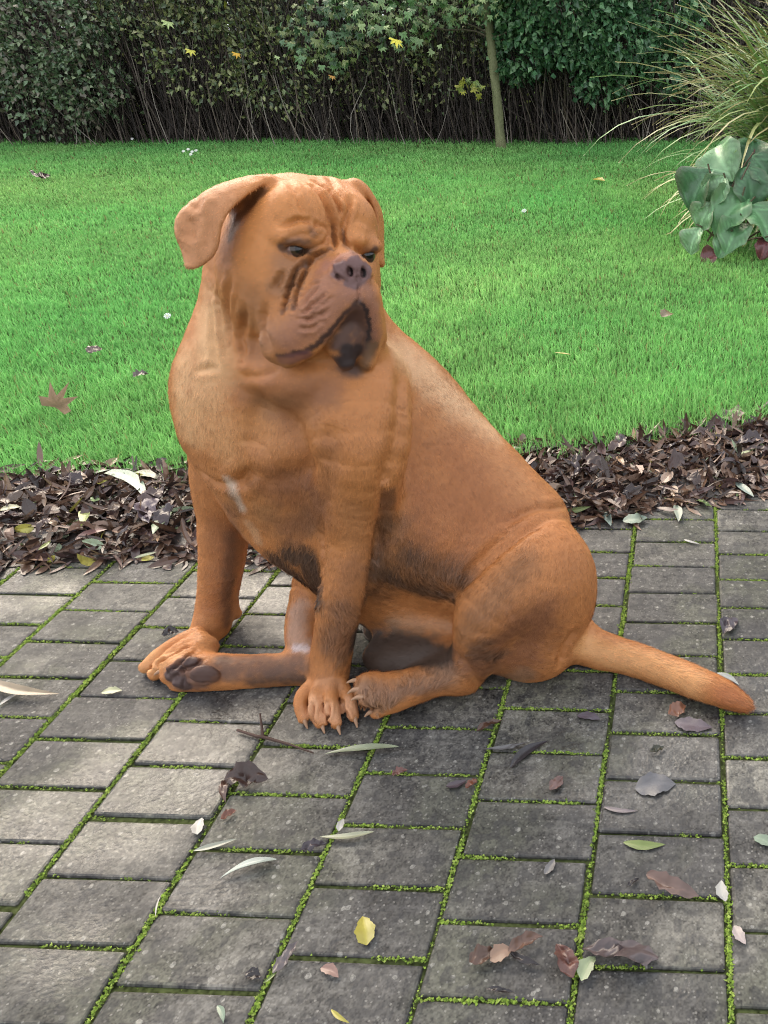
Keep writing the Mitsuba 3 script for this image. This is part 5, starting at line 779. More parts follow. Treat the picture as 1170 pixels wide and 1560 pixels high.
STROKES = [
 ([[-0.5462, 1.2302, 0.8034], [-0.5492, 1.2277, 0.8022], [-0.5573, 1.2261, 0.7998], [-0.5628, 1.2248, 0.7973], [-0.5691, 1.2233, 0.7948], [-0.5748, 1.2209, 0.7932], [-0.5745, 1.2145, 0.7888], [-0.5777, 1.2057, 0.7843], [-0.5791, 1.1994, 0.7787], [-0.5815, 1.1949, 0.7724], [-0.5842, 1.192, 0.7659], [-0.5867, 1.1891, 0.7607], [-0.5884, 1.1838, 0.754], [-0.5887, 1.1797, 0.7504], [-0.5878, 1.1722, 0.7457], [-0.5884, 1.1676, 0.7424], [-0.5874, 1.1605, 0.7374], [-0.5907, 1.1572, 0.7328]], -0.011, 0.0034),
 ([[-0.5691, 1.2233, 0.7948], [-0.5748, 1.2209, 0.7932], [-0.5775, 1.2154, 0.7906], [-0.5818, 1.2098, 0.7896], [-0.5835, 1.2035, 0.7865], [-0.5864, 1.1983, 0.7837], [-0.5904, 1.1931, 0.7796], [-0.5939, 1.1898, 0.7721], [-0.5966, 1.1883, 0.7673], [-0.5979, 1.1862, 0.7599], [-0.6018, 1.1833, 0.7561], [-0.602, 1.1779, 0.748], [-0.6059, 1.1749, 0.7445], [-0.6052, 1.1706, 0.7393], [-0.6091, 1.1673, 0.7346], [-0.6087, 1.1633, 0.7306], [-0.6087, 1.1594, 0.7267]], -0.01, 0.0034),
 ([[-0.606, 1.1865, 0.7799], [-0.6099, 1.1848, 0.7761], [-0.614, 1.1828, 0.768], [-0.6179, 1.1811, 0.764], [-0.622, 1.1783, 0.756]], -0.006, 0.004),
 ([[-0.578, 1.1507, 0.7279], [-0.5709, 1.1531, 0.7325], [-0.5653, 1.155, 0.7352], [-0.562, 1.1581, 0.7399], [-0.5565, 1.1601, 0.7419], [-0.5496, 1.1638, 0.7464], [-0.5453, 1.1672, 0.751], [-0.5428, 1.1688, 0.753]], -0.0048, 0.0028),
 ([[-0.5748, 1.1566, 0.7375], [-0.5705, 1.1617, 0.7442], [-0.5668, 1.1654, 0.7487], [-0.5629, 1.1689, 0.7531], [-0.5589, 1.1724, 0.7576], [-0.556, 1.176, 0.7619]], -0.0042, 0.0026),
 ([[-0.5712, 1.1477, 0.7188], [-0.5659, 1.1494, 0.72], [-0.5592, 1.1516, 0.7206], [-0.5541, 1.1544, 0.7239], [-0.5513, 1.1556, 0.7246], [-0.5455, 1.159, 0.7285], [-0.5418, 1.1614, 0.7321]], -0.0042, 0.003),
 ([[-0.5706, 1.1813, 0.7608], [-0.5625, 1.1817, 0.7646], [-0.5527, 1.1798, 0.7662]], -0.0036, 0.0025),
 ([[-0.5576, 1.1553, 0.7324], [-0.5563, 1.156, 0.7337], [-0.5513, 1.1597, 0.7386], [-0.546, 1.1619, 0.74], [-0.5422, 1.1647, 0.7439], [-0.5343, 1.1688, 0.7477]], -0.0036, 0.0025),
 ([[-0.5419, 1.2712, 0.8241], [-0.5419, 1.2657, 0.8122], [-0.5381, 1.258, 0.804], [-0.531, 1.2533, 0.799], [-0.5216, 1.2426, 0.7966], [-0.5093, 1.2266, 0.797], [-0.5062, 1.2256, 0.7956], [-0.5019, 1.2262, 0.7921]], -0.009, 0.0038),
 ([[-0.5295, 1.267, 0.8125], [-0.5242, 1.2683, 0.8072], [-0.5199, 1.2718, 0.8063], [-0.5154, 1.2792, 0.8008]], 0.006, 0.01),
 ([[-0.5604, 1.2327, 0.8294], [-0.5576, 1.234, 0.8198]], 0.004, 0.008),
 ([[-0.7218, 1.2144, 0.8794], [-0.7173, 1.2028, 0.8753], [-0.7188, 1.1968, 0.8692], [-0.7318, 1.2148, 0.8618], [-0.7376, 1.2172, 0.8558], [-0.741, 1.2172, 0.851], [-0.7246, 1.1841, 0.8498], [-0.726, 1.1807, 0.8438], [-0.7255, 1.1791, 0.8404], [-0.7263, 1.1768, 0.8356], [-0.7434, 1.2012, 0.823], [-0.7422, 1.194, 0.82], [-0.7399, 1.1893, 0.8142], [-0.7373, 1.1816, 0.8121]], -0.004, 0.007),
 ([[-0.7139, 1.2301, 0.8759], [-0.698, 1.2019, 0.876], [-0.7011, 1.1985, 0.8718], [-0.7013, 1.1954, 0.8667], [-0.7027, 1.1926, 0.8611], [-0.7021, 1.1904, 0.8558], [-0.7041, 1.188, 0.8499], [-0.7064, 1.1849, 0.8435], [-0.706, 1.1835, 0.8401], [-0.7095, 1.1796, 0.8346], [-0.71, 1.178, 0.832], [-0.7094, 1.1754, 0.8269], [-0.7136, 1.1718, 0.8223], [-0.7148, 1.1688, 0.8168], [-0.718, 1.1663, 0.8119]], 0.003, 0.006),
 ([[-0.5373, 1.1944, 0.7874], [-0.5344, 1.1894, 0.7843], [-0.5337, 1.1866, 0.7797], [-0.5287, 1.1892, 0.7747], [-0.5234, 1.1836, 0.7705], [-0.5205, 1.1843, 0.7675]], -0.003, 0.003),
 ([[-0.5212, 1.1987, 0.7952], [-0.5268, 1.1962, 0.7937], [-0.533, 1.1949, 0.791]], -0.003, 0.003),
 ([[-0.5525, 1.2645, 0.8313], [-0.5523, 1.2642, 0.8234], [-0.5548, 1.2614, 0.8161], [-0.5527, 1.2585, 0.8097], [-0.5459, 1.2421, 0.8063], [-0.5414, 1.2267, 0.8026]], -0.008, 0.0034),
 ([[-0.5706, 1.2265, 0.8355], [-0.5665, 1.2306, 0.8355], [-0.5644, 1.2385, 0.8375], [-0.5607, 1.2427, 0.8332], [-0.5585, 1.2462, 0.8279], [-0.5573, 1.246, 0.82], [-0.5567, 1.2379, 0.816]], -0.006, 0.0035),
 ([[-0.5841, 1.2914, 0.8819], [-0.5762, 1.2827, 0.8778], [-0.5717, 1.2773, 0.8743], [-0.5675, 1.2772, 0.8705], [-0.5637, 1.2752, 0.8663], [-0.5596, 1.2696, 0.8585], [-0.5567, 1.269, 0.853], [-0.5555, 1.2672, 0.8486], [-0.5552, 1.263, 0.8408], [-0.5528, 1.2648, 0.8352], [-0.5523, 1.2643, 0.8273]], -0.0085, 0.0048),
 ([[-0.5898, 1.3179, 0.8847], [-0.5842, 1.3128, 0.8819], [-0.5782, 1.3101, 0.8793], [-0.5696, 1.3015, 0.8749], [-0.5661, 1.302, 0.8735], [-0.5609, 1.2946, 0.8694], [-0.5566, 1.2905, 0.8655], [-0.5525, 1.2884, 0.8617], [-0.5491, 1.2851, 0.857], [-0.5463, 1.2822, 0.8518], [-0.5438, 1.2798, 0.8462], [-0.5402, 1.2799, 0.8419]], -0.007, 0.0048),
 ([[-0.5738, 1.294, 0.8764], [-0.5668, 1.2851, 0.8711], [-0.5629, 1.2812, 0.867], [-0.5588, 1.2811, 0.8631], [-0.5554, 1.2792, 0.8586], [-0.5526, 1.2767, 0.8534], [-0.5504, 1.2743, 0.8476], [-0.5485, 1.2725, 0.8412]], 0.004, 0.006),
 ([[-0.5717, 1.2199, 0.8264], [-0.5665, 1.2265, 0.8315], [-0.5594, 1.231, 0.8246], [-0.5622, 1.2262, 0.8208]], -0.004, 0.003),
 ([[-0.5842, 1.1479, 0.7221], [-0.5776, 1.1479, 0.7222], [-0.5729, 1.1481, 0.7215], [-0.5659, 1.1494, 0.72], [-0.5618, 1.1515, 0.7242], [-0.5579, 1.1538, 0.7281], [-0.5502, 1.1567, 0.7278]], -0.003, 0.0025),
 ([[-0.5816, 1.1436, 0.7084], [-0.578, 1.1442, 0.708], [-0.5701, 1.1466, 0.7078], [-0.5651, 1.1486, 0.7073], [-0.5587, 1.1513, 0.7127], [-0.5538, 1.1535, 0.7161], [-0.5496, 1.1553, 0.7164]], -0.003, 0.003),
 ([[-0.5802, 1.1678, 0.7462], [-0.5764, 1.1715, 0.7506], [-0.5731, 1.1752, 0.7548]], -0.003, 0.0025),
 ([[-0.6748, 1.0522, 0.0458], [-0.6749, 1.0483, 0.0417], [-0.6748, 1.0447, 0.0372], [-0.6753, 1.0405, 0.0292], [-0.6744, 1.0376, 0.0208], [-0.6683, 1.0317, 0.0148]], -0.01, 0.0036),
 ([[-0.6492, 1.0553, 0.0466], [-0.6467, 1.0492, 0.0407], [-0.6463, 1.0455, 0.0362], [-0.6463, 1.0414, 0.0286], [-0.6505, 1.0476, 0.0135], [-0.644, 1.0358, 0.0154], [-0.6404, 1.0317, 0.0131]], -0.01, 0.0036),
 ([[-0.631, 1.073, 0.0327], [-0.6282, 1.0679, 0.0262], [-0.6268, 1.0655, 0.0208], [-0.621, 1.0588, 0.0192], [-0.6163, 1.0518, 0.0145], [-0.6164, 1.0517, 0.0114]], -0.01, 0.0036),
 ([[-0.9658, 1.1821, 0.063], [-0.9732, 1.1788, 0.0589], [-0.9778, 1.1739, 0.0573], [-0.9819, 1.166, 0.0575], [-0.9861, 1.1621, 0.0566], [-0.9926, 1.1586, 0.0544], [-0.9981, 1.1539, 0.0523], [-1.0109, 1.1568, 0.0451], [-1.0179, 1.154, 0.04], [-1.0442, 1.1721, 0.0184], [-1.0387, 1.1534, 0.0288]], -0.009, 0.004),
 ([[-0.9499, 1.1699, 0.0614], [-0.9503, 1.1616, 0.0623], [-0.954, 1.154, 0.063], [-0.9506, 1.1384, 0.0672], [-0.9612, 1.139, 0.0589], [-0.9646, 1.1362, 0.0579], [-0.9678, 1.1277, 0.0581], [-0.9734, 1.1232, 0.055], [-0.9844, 1.1239, 0.0432]], -0.009, 0.004),
 ([[-0.9547, 1.1376, 0.0606], [-0.9547, 1.1324, 0.0537], [-0.9526, 1.1278, 0.0502], [-0.9502, 1.1216, 0.0441], [-0.9495, 1.1189, 0.0395], [-0.9499, 1.1151, 0.0324], [-0.953, 1.1124, 0.0235]], -0.005, 0.0035),
 ([[-0.9739, 1.1301, 0.0589], [-0.9676, 1.1295, 0.0583], [-0.9606, 1.1288, 0.0533], [-0.9526, 1.1278, 0.0502], [-0.9438, 1.1279, 0.0539], [-0.9347, 1.1287, 0.0571], [-0.9276, 1.1318, 0.0583], [-0.9225, 1.1383, 0.0608], [-0.9181, 1.1459, 0.0609]], -0.004, 0.0035),
 ([[-0.9424, 1.1172, 0.0403], [-0.9313, 1.1128, 0.0409], [-0.9219, 1.1101, 0.036], [-0.914, 1.1094, 0.0359], [-0.9022, 1.1108, 0.0362], [-0.8979, 1.114, 0.0321]], -0.003, 0.004),
 ([[-0.6177, 1.2898, 0.8901], [-0.602, 1.262, 0.8885], [-0.5969, 1.2529, 0.8857], [-0.5905, 1.2465, 0.8808], [-0.5873, 1.2394, 0.8746], [-0.5844, 1.2364, 0.8696], [-0.582, 1.234, 0.8639], [-0.5804, 1.2325, 0.8595], [-0.5793, 1.2314, 0.8551], [-0.5762, 1.2323, 0.8492]], -0.004, 0.005),
 ([[-0.59, 1.3699, 0.883], [-0.5792, 1.3493, 0.8823], [-0.5701, 1.3342, 0.879], [-0.5619, 1.318, 0.8755], [-0.558, 1.3139, 0.8737], [-0.5514, 1.3074, 0.8702], [-0.5462, 1.3022, 0.8663], [-0.5415, 1.2993, 0.8626], [-0.5364, 1.2964, 0.8577], [-0.5321, 1.2961, 0.854]], -0.005, 0.005),
 ([[-0.5338, 1.3099, 0.8628], [-0.5337, 1.3018, 0.8591], [-0.5338, 1.2938, 0.8534], [-0.5339, 1.2887, 0.8481], [-0.5339, 1.2859, 0.8441], [-0.5365, 1.2803, 0.8374], [-0.5383, 1.2769, 0.8318], [-0.5408, 1.2725, 0.8254]], -0.006, 0.0042),
 ([[-0.6051, 1.2103, 0.8396], [-0.5988, 1.213, 0.841], [-0.5952, 1.2156, 0.8424], [-0.59, 1.2193, 0.844], [-0.5842, 1.2241, 0.8457], [-0.5793, 1.2274, 0.8445], [-0.5768, 1.2288, 0.8434], [-0.5722, 1.2322, 0.8417], [-0.5669, 1.2378, 0.8403]], -0.005, 0.004),
 ([[-0.5259, 1.2819, 0.8254], [-0.5219, 1.2861, 0.824], [-0.5178, 1.29, 0.8201], [-0.5137, 1.2979, 0.8161]], 0.003, 0.006),
 ([[-0.6397, 1.1721, 0.7297], [-0.6414, 1.1711, 0.7233], [-0.6446, 1.1714, 0.719], [-0.646, 1.1704, 0.712], [-0.6445, 1.1673, 0.7066], [-0.6466, 1.1656, 0.7005], [-0.6428, 1.1572, 0.6966], [-0.6384, 1.1497, 0.6925], [-0.6347, 1.1451, 0.6886], [-0.634, 1.1418, 0.68]], -0.006, 0.006),
 ([[-0.6792, 1.1887, 0.7248], [-0.6837, 1.1922, 0.7165], [-0.6905, 1.1987, 0.7075], [-0.6996, 1.2081, 0.6984], [-0.7059, 1.2167, 0.688], [-0.7179, 1.2263, 0.6761], [-0.718, 1.2264, 0.6721], [-0.7219, 1.2255, 0.6643], [-0.7212, 1.2235, 0.6589], [-0.7187, 1.2206, 0.6531], [-0.7189, 1.2163, 0.6457], [-0.7188, 1.213, 0.641], [-0.7169, 1.2075, 0.6343]], -0.007, 0.006),
 ([[-0.6982, 1.2014, 0.7684], [-0.6989, 1.2009, 0.7647], [-0.7021, 1.2013, 0.7563], [-0.7055, 1.2028, 0.7512], [-0.7102, 1.2054, 0.7447], [-0.7152, 1.2088, 0.7368], [-0.7173, 1.2108, 0.7312], [-0.7212, 1.2149, 0.7232], [-0.7305, 1.2255, 0.7129], [-0.7357, 1.2323, 0.7046], [-0.7396, 1.2364, 0.6967], [-0.7397, 1.2363, 0.6889], [-0.7409, 1.2355, 0.683], [-0.7422, 1.2335, 0.6763], [-0.7415, 1.2312, 0.6712], [-0.7389, 1.2283, 0.6656], [-0.738, 1.2258, 0.6601]], -0.005, 0.006),
 ([[-0.7439, 1.2401, 0.7497], [-0.7443, 1.2397, 0.7432], [-0.7493, 1.2464, 0.7351], [-0.7494, 1.2463, 0.7311], [-0.7555, 1.2526, 0.7209], [-0.7563, 1.2516, 0.7145], [-0.7597, 1.2524, 0.7095], [-0.758, 1.2496, 0.704], [-0.7596, 1.2484, 0.6976], [-0.7581, 1.2458, 0.6921], [-0.7572, 1.2431, 0.6871], [-0.7571, 1.239, 0.6794], [-0.7561, 1.2359, 0.6741], [-0.7546, 1.2329, 0.6688], [-0.7538, 1.2303, 0.6639], [-0.753, 1.2275, 0.6586], [-0.7493, 1.223, 0.6512], [-0.7485, 1.2199, 0.6461], [-0.7468, 1.2167, 0.6414]], -0.005, 0.006),
 ([[-0.6063, 1.2023, 0.816], [-0.5992, 1.1997, 0.8217], [-0.5936, 1.2012, 0.824], [-0.5911, 1.2033, 0.8269], [-0.5847, 1.2087, 0.8273], [-0.5791, 1.2151, 0.8286], [-0.5715, 1.2197, 0.8245]], -0.002, 0.003),
 ([[-0.6127, 1.2005, 0.8053], [-0.6072, 1.2034, 0.8046], [-0.6014, 1.2032, 0.7988], [-0.5984, 1.2023, 0.7957], [-0.5942, 1.21, 0.7973], [-0.59, 1.214, 0.796], [-0.5861, 1.2182, 0.7954]], -0.0018, 0.003),
 ([[-0.5027, 1.1988, 0.7569], [-0.5035, 1.1935, 0.7506], [-0.5027, 1.1905, 0.7408], [-0.5044, 1.1884, 0.7352]], -0.003, 0.0025),
 ([[-0.5022, 1.1462, 0.4483], [-0.5031, 1.155, 0.4328]], 0.008, 0.01),
 ([[-0.4945, 1.2861, 0.5957], [-0.492, 1.2802, 0.5901], [-0.4899, 1.27, 0.588], [-0.4872, 1.2617, 0.5838], [-0.4857, 1.254, 0.58], [-0.4847, 1.2463, 0.5761], [-0.4824, 1.2381, 0.5717], [-0.4806, 1.2301, 0.5676], [-0.4794, 1.2253, 0.5634], [-0.4795, 1.2178, 0.5603], [-0.4792, 1.2135, 0.5565], [-0.4781, 1.2061, 0.5519], [-0.4762, 1.2025, 0.5455], [-0.4761, 1.1965, 0.5416], [-0.4764, 1.1901, 0.5359], [-0.4772, 1.1859, 0.5321], [-0.4781, 1.182, 0.528], [-0.4777, 1.178, 0.52], [-0.4781, 1.174, 0.516], [-0.4792, 1.1695, 0.5125], [-0.4806, 1.1649, 0.5072], [-0.4819, 1.162, 0.5], [-0.4837, 1.1597, 0.4929], [-0.4856, 1.158, 0.4879], [-0.4881, 1.1561, 0.4823], [-0.4898, 1.1539, 0.476], [-0.4916, 1.1516, 0.4688], [-0.4944, 1.1501, 0.4603]], -0.009, 0.017),
 ([[-0.507, 1.163, 0.4131], [-0.5119, 1.1679, 0.4019], [-0.5152, 1.1711, 0.3931], [-0.5193, 1.1752, 0.3812], [-0.5239, 1.1799, 0.3699], [-0.5279, 1.1798, 0.3618], [-0.5316, 1.1836, 0.3495], [-0.5356, 1.1836, 0.3416], [-0.5402, 1.1842, 0.3303], [-0.5428, 1.1868, 0.3205], [-0.5461, 1.1862, 0.3124], [-0.5495, 1.1853, 0.3033], [-0.5524, 1.1846, 0.2951], [-0.5555, 1.1835, 0.2849], [-0.558, 1.1821, 0.2801], [-0.5612, 1.1814, 0.2713], [-0.5657, 1.178, 0.2638], [-0.5687, 1.1767, 0.2552], [-0.5721, 1.1762, 0.2461], [-0.5755, 1.1754, 0.2374], [-0.579, 1.1745, 0.2285], [-0.5825, 1.1742, 0.2202], [-0.586, 1.174, 0.212], [-0.5896, 1.174, 0.2037], [-0.5961, 1.1776, 0.1902], [-0.5966, 1.1693, 0.1871], [-0.5993, 1.1663, 0.1797], [-0.6023, 1.1659, 0.1721]], -0.012, 0.01),
 ([[-0.738, 1.1712, 0.456], [-0.746, 1.1711, 0.448], [-0.7539, 1.1714, 0.4399], [-0.7613, 1.1722, 0.431], [-0.77, 1.1731, 0.428], [-0.7819, 1.1758, 0.4201]], -0.015, 0.011),
 ([[-0.8558, 1.2122, 0.4347], [-0.8471, 1.2048, 0.4328], [-0.8337, 1.1946, 0.4311], [-0.8286, 1.1916, 0.4274], [-0.8205, 1.1877, 0.4236], [-0.8105, 1.1831, 0.4235], [-0.798, 1.1787, 0.4241], [-0.7883, 1.176, 0.4257]], -0.007, 0.008),
 ([[-0.746, 1.1711, 0.448], [-0.7379, 1.1713, 0.4479], [-0.7304, 1.1718, 0.4444], [-0.7256, 1.1722, 0.4438], [-0.718, 1.1734, 0.44], [-0.7139, 1.1747, 0.4359], [-0.7082, 1.176, 0.4342], [-0.702, 1.1777, 0.432], [-0.6942, 1.1792, 0.4322], [-0.6884, 1.1801, 0.4344], [-0.6817, 1.1807, 0.4398], [-0.6741, 1.1827, 0.44], [-0.6682, 1.1841, 0.4423], [-0.6621, 1.1858, 0.4441], [-0.6547, 1.1876, 0.4487], [-0.6466, 1.1884, 0.4485], [-0.6188, 1.1575, 0.4729], [-0.6046, 1.1394, 0.4831], [-0.5945, 1.1332, 0.4926], [-0.5864, 1.1291, 0.4964], [-0.5744, 1.1246, 0.5045]], -0.006, 0.018),
 ([[-0.6941, 1.1913, 0.5798], [-0.698, 1.1948, 0.568], [-0.702, 1.1932, 0.5601], [-0.7033, 1.1918, 0.5548], [-0.706, 1.1895, 0.548], [-0.71, 1.1867, 0.5399], [-0.71, 1.1858, 0.536], [-0.7141, 1.1831, 0.5279], [-0.7139, 1.1812, 0.52], [-0.715, 1.1798, 0.5147], [-0.718, 1.1778, 0.508], [-0.7206, 1.1761, 0.5017], [-0.7221, 1.1748, 0.4961], [-0.726, 1.1733, 0.488]], -0.01, 0.018),
 ([[-0.5653, 1.143, 0.563], [-0.5655, 1.139, 0.5554], [-0.566, 1.1377, 0.5521], [-0.5659, 1.1345, 0.5438], [-0.5678, 1.1321, 0.5379], [-0.57, 1.1299, 0.532], [-0.5692, 1.1276, 0.5268], [-0.57, 1.1257, 0.52], [-0.5709, 1.1244, 0.5126], [-0.5742, 1.1248, 0.5081], [-0.5745, 1.1246, 0.5008], [-0.5785, 1.1249, 0.4924], [-0.5799, 1.1241, 0.4858], [-0.5829, 1.1247, 0.4768], [-0.5884, 1.1278, 0.4675], [-0.5901, 1.1295, 0.46], [-0.5933, 1.131, 0.4513], [-0.5981, 1.1337, 0.444], [-0.6045, 1.1395, 0.4313], [-0.6066, 1.1411, 0.4209], [-0.6119, 1.1441, 0.4127], [-0.6164, 1.1476, 0.4033], [-0.6213, 1.1508, 0.3911], [-0.6241, 1.1519, 0.3825], [-0.631, 1.157, 0.3728]], -0.01, 0.02),
 ([[-0.7666, 1.2091, 0.6204], [-0.7738, 1.2103, 0.6199], [-0.7811, 1.2114, 0.6187], [-0.7873, 1.2125, 0.6174], [-0.7973, 1.2148, 0.6155], [-0.8037, 1.2163, 0.6136]], -0.003, 0.006),
 ([[-0.7766, 1.2594, 0.7027], [-0.7755, 1.2564, 0.6975], [-0.7758, 1.2523, 0.6897], [-0.7748, 1.2489, 0.6851], [-0.7741, 1.2456, 0.6801], [-0.7734, 1.2427, 0.6755], [-0.7738, 1.2385, 0.6678], [-0.7732, 1.2353, 0.6627], [-0.772, 1.2321, 0.658], [-0.7692, 1.227, 0.6511], [-0.7685, 1.2237, 0.6463], [-0.7691, 1.2193, 0.6387], [-0.7678, 1.2162, 0.6339], [-0.7667, 1.2131, 0.6285], [-0.7666, 1.2091, 0.6204]], -0.004, 0.006),
 ([[-0.7283, 1.2197, 0.7352], [-0.73, 1.2221, 0.7283], [-0.7313, 1.2247, 0.7208], [-0.7384, 1.2337, 0.7129], [-0.742, 1.2381, 0.704], [-0.7419, 1.2381, 0.7], [-0.742, 1.2378, 0.6919], [-0.7427, 1.2368, 0.6848], [-0.7418, 1.2347, 0.6797], [-0.743, 1.2324, 0.6734], [-0.742, 1.2299, 0.668], [-0.7411, 1.2274, 0.6628], [-0.7388, 1.2246, 0.6572], [-0.738, 1.222, 0.652], [-0.7346, 1.2173, 0.6443], [-0.7338, 1.2144, 0.6399], [-0.7331, 1.2111, 0.6349], [-0.729, 1.2076, 0.6303], [-0.7273, 1.2045, 0.6255]], -0.005, 0.008),
 ([[-0.7322, 1.1999, 0.6103], [-0.7221, 1.1979, 0.612], [-0.7137, 1.1948, 0.6116], [-0.7046, 1.1915, 0.6146], [-0.6939, 1.1863, 0.6159], [-0.685, 1.1832, 0.6189], [-0.6787, 1.1812, 0.6205], [-0.6693, 1.1789, 0.6231], [-0.6611, 1.179, 0.6271], [-0.6531, 1.1794, 0.6305], [-0.6299, 1.1501, 0.648]], -0.005, 0.008),
 ([[-0.3426, 1.2647, 0.3054], [-0.3365, 1.2683, 0.3058], [-0.3297, 1.2737, 0.3069], [-0.322, 1.2779, 0.3066], [-0.3178, 1.2859, 0.3095], [-0.3105, 1.2904, 0.3088], [-0.3048, 1.2967, 0.3096], [-0.2982, 1.3022, 0.3091], [-0.2904, 1.3105, 0.3087], [-0.2834, 1.3153, 0.3064], [-0.2753, 1.3213, 0.3026], [-0.2696, 1.3259, 0.2991], [-0.263, 1.3372, 0.295], [-0.257, 1.3509, 0.2889], [-0.2526, 1.3628, 0.2812], [-0.2509, 1.3856, 0.2676]], -0.006, 0.008),
 ([[-0.4381, 1.1942, 0.192], [-0.4307, 1.1892, 0.2007], [-0.42, 1.18, 0.214], [-0.4116, 1.1723, 0.2257], [-0.4049, 1.171, 0.2348], [-0.3988, 1.1694, 0.2408], [-0.3925, 1.171, 0.2466], [-0.3863, 1.1735, 0.2525], [-0.3822, 1.1738, 0.2561], [-0.3758, 1.1762, 0.2617], [-0.3716, 1.1805, 0.2656], [-0.3662, 1.1819, 0.2685], [-0.3585, 1.1855, 0.2728], [-0.3542, 1.1898, 0.2765], [-0.3499, 1.1941, 0.2799], [-0.3454, 1.1986, 0.2828], [-0.3396, 1.2044, 0.2859], [-0.3342, 1.2099, 0.2886], [-0.3297, 1.2143, 0.2908], [-0.3227, 1.2209, 0.2937], [-0.3182, 1.2259, 0.2952], [-0.3139, 1.2341, 0.2969], [-0.3085, 1.2398, 0.2981], [-0.3021, 1.2459, 0.2987], [-0.298, 1.254, 0.2993], [-0.2899, 1.2581, 0.2988], [-0.2861, 1.2662, 0.2986], [-0.2802, 1.2768, 0.298], [-0.274, 1.2859, 0.2967], [-0.2702, 1.2941, 0.2956]], -0.01, 0.011),
 ([[-0.4924, 1.1482, 0.4911], [-0.493, 1.1491, 0.4832], [-0.4949, 1.1468, 0.4768], [-0.4967, 1.1447, 0.4712], [-0.4973, 1.1455, 0.4632], [-0.5007, 1.1446, 0.4548], [-0.5032, 1.1471, 0.4451], [-0.5058, 1.1498, 0.4358], [-0.5072, 1.1513, 0.429], [-0.511, 1.151, 0.4207], [-0.514, 1.158, 0.408], [-0.5185, 1.1624, 0.3964], [-0.5227, 1.1625, 0.3886], [-0.5258, 1.1658, 0.3798], [-0.5303, 1.1701, 0.3682], [-0.5344, 1.1702, 0.3604], [-0.5371, 1.173, 0.3514], [-0.541, 1.177, 0.3393], [-0.5452, 1.1772, 0.3314], [-0.548, 1.18, 0.3221], [-0.5516, 1.1797, 0.3134], [-0.5551, 1.179, 0.3049], [-0.5583, 1.178, 0.2963], [-0.5608, 1.1769, 0.2872], [-0.5633, 1.1754, 0.2809]], -0.01, 0.013),
 ([[-0.631, 1.157, 0.3728], [-0.6327, 1.1593, 0.3632], [-0.6385, 1.1655, 0.3528], [-0.6422, 1.1702, 0.3404], [-0.6445, 1.1716, 0.3313], [-0.6507, 1.1775, 0.3209], [-0.6514, 1.1765, 0.313], [-0.6489, 1.171, 0.3072], [-0.6521, 1.172, 0.2981], [-0.6513, 1.1686, 0.293], [-0.6492, 1.1628, 0.2874], [-0.6526, 1.1634, 0.2791], [-0.654, 1.162, 0.272], [-0.6591, 1.1654, 0.2607], [-0.6558, 1.1561, 0.2579], [-0.6572, 1.1545, 0.2513], [-0.6624, 1.1578, 0.2402], [-0.6571, 1.147, 0.2393], [-0.6588, 1.1453, 0.2326], [-0.6625, 1.1458, 0.2242], [-0.6604, 1.1396, 0.2185]], -0.009, 0.012),
 ([[-0.4162, 1.1119, 0.1145], [-0.4114, 1.1085, 0.1087], [-0.406, 1.1062, 0.1042], [-0.402, 1.1053, 0.096], [-0.398, 1.105, 0.088], [-0.3939, 1.1063, 0.0799], [-0.3922, 1.1081, 0.0704], [-0.391, 1.115, 0.0528], [-0.393, 1.1331, 0.0274], [-0.3966, 1.1407, 0.0146]], -0.006, 0.009),
 ([[-0.2095, 1.1855, 0.1274], [-0.2148, 1.1828, 0.1207], [-0.2189, 1.183, 0.1089], [-0.2241, 1.1802, 0.1022], [-0.2295, 1.1773, 0.0952], [-0.2342, 1.1745, 0.0887], [-0.2373, 1.1732, 0.0791], [-0.2398, 1.1717, 0.0728], [-0.2426, 1.1707, 0.0609], [-0.2453, 1.1692, 0.0551], [-0.2488, 1.1689, 0.0431]], -0.008, 0.008),
]
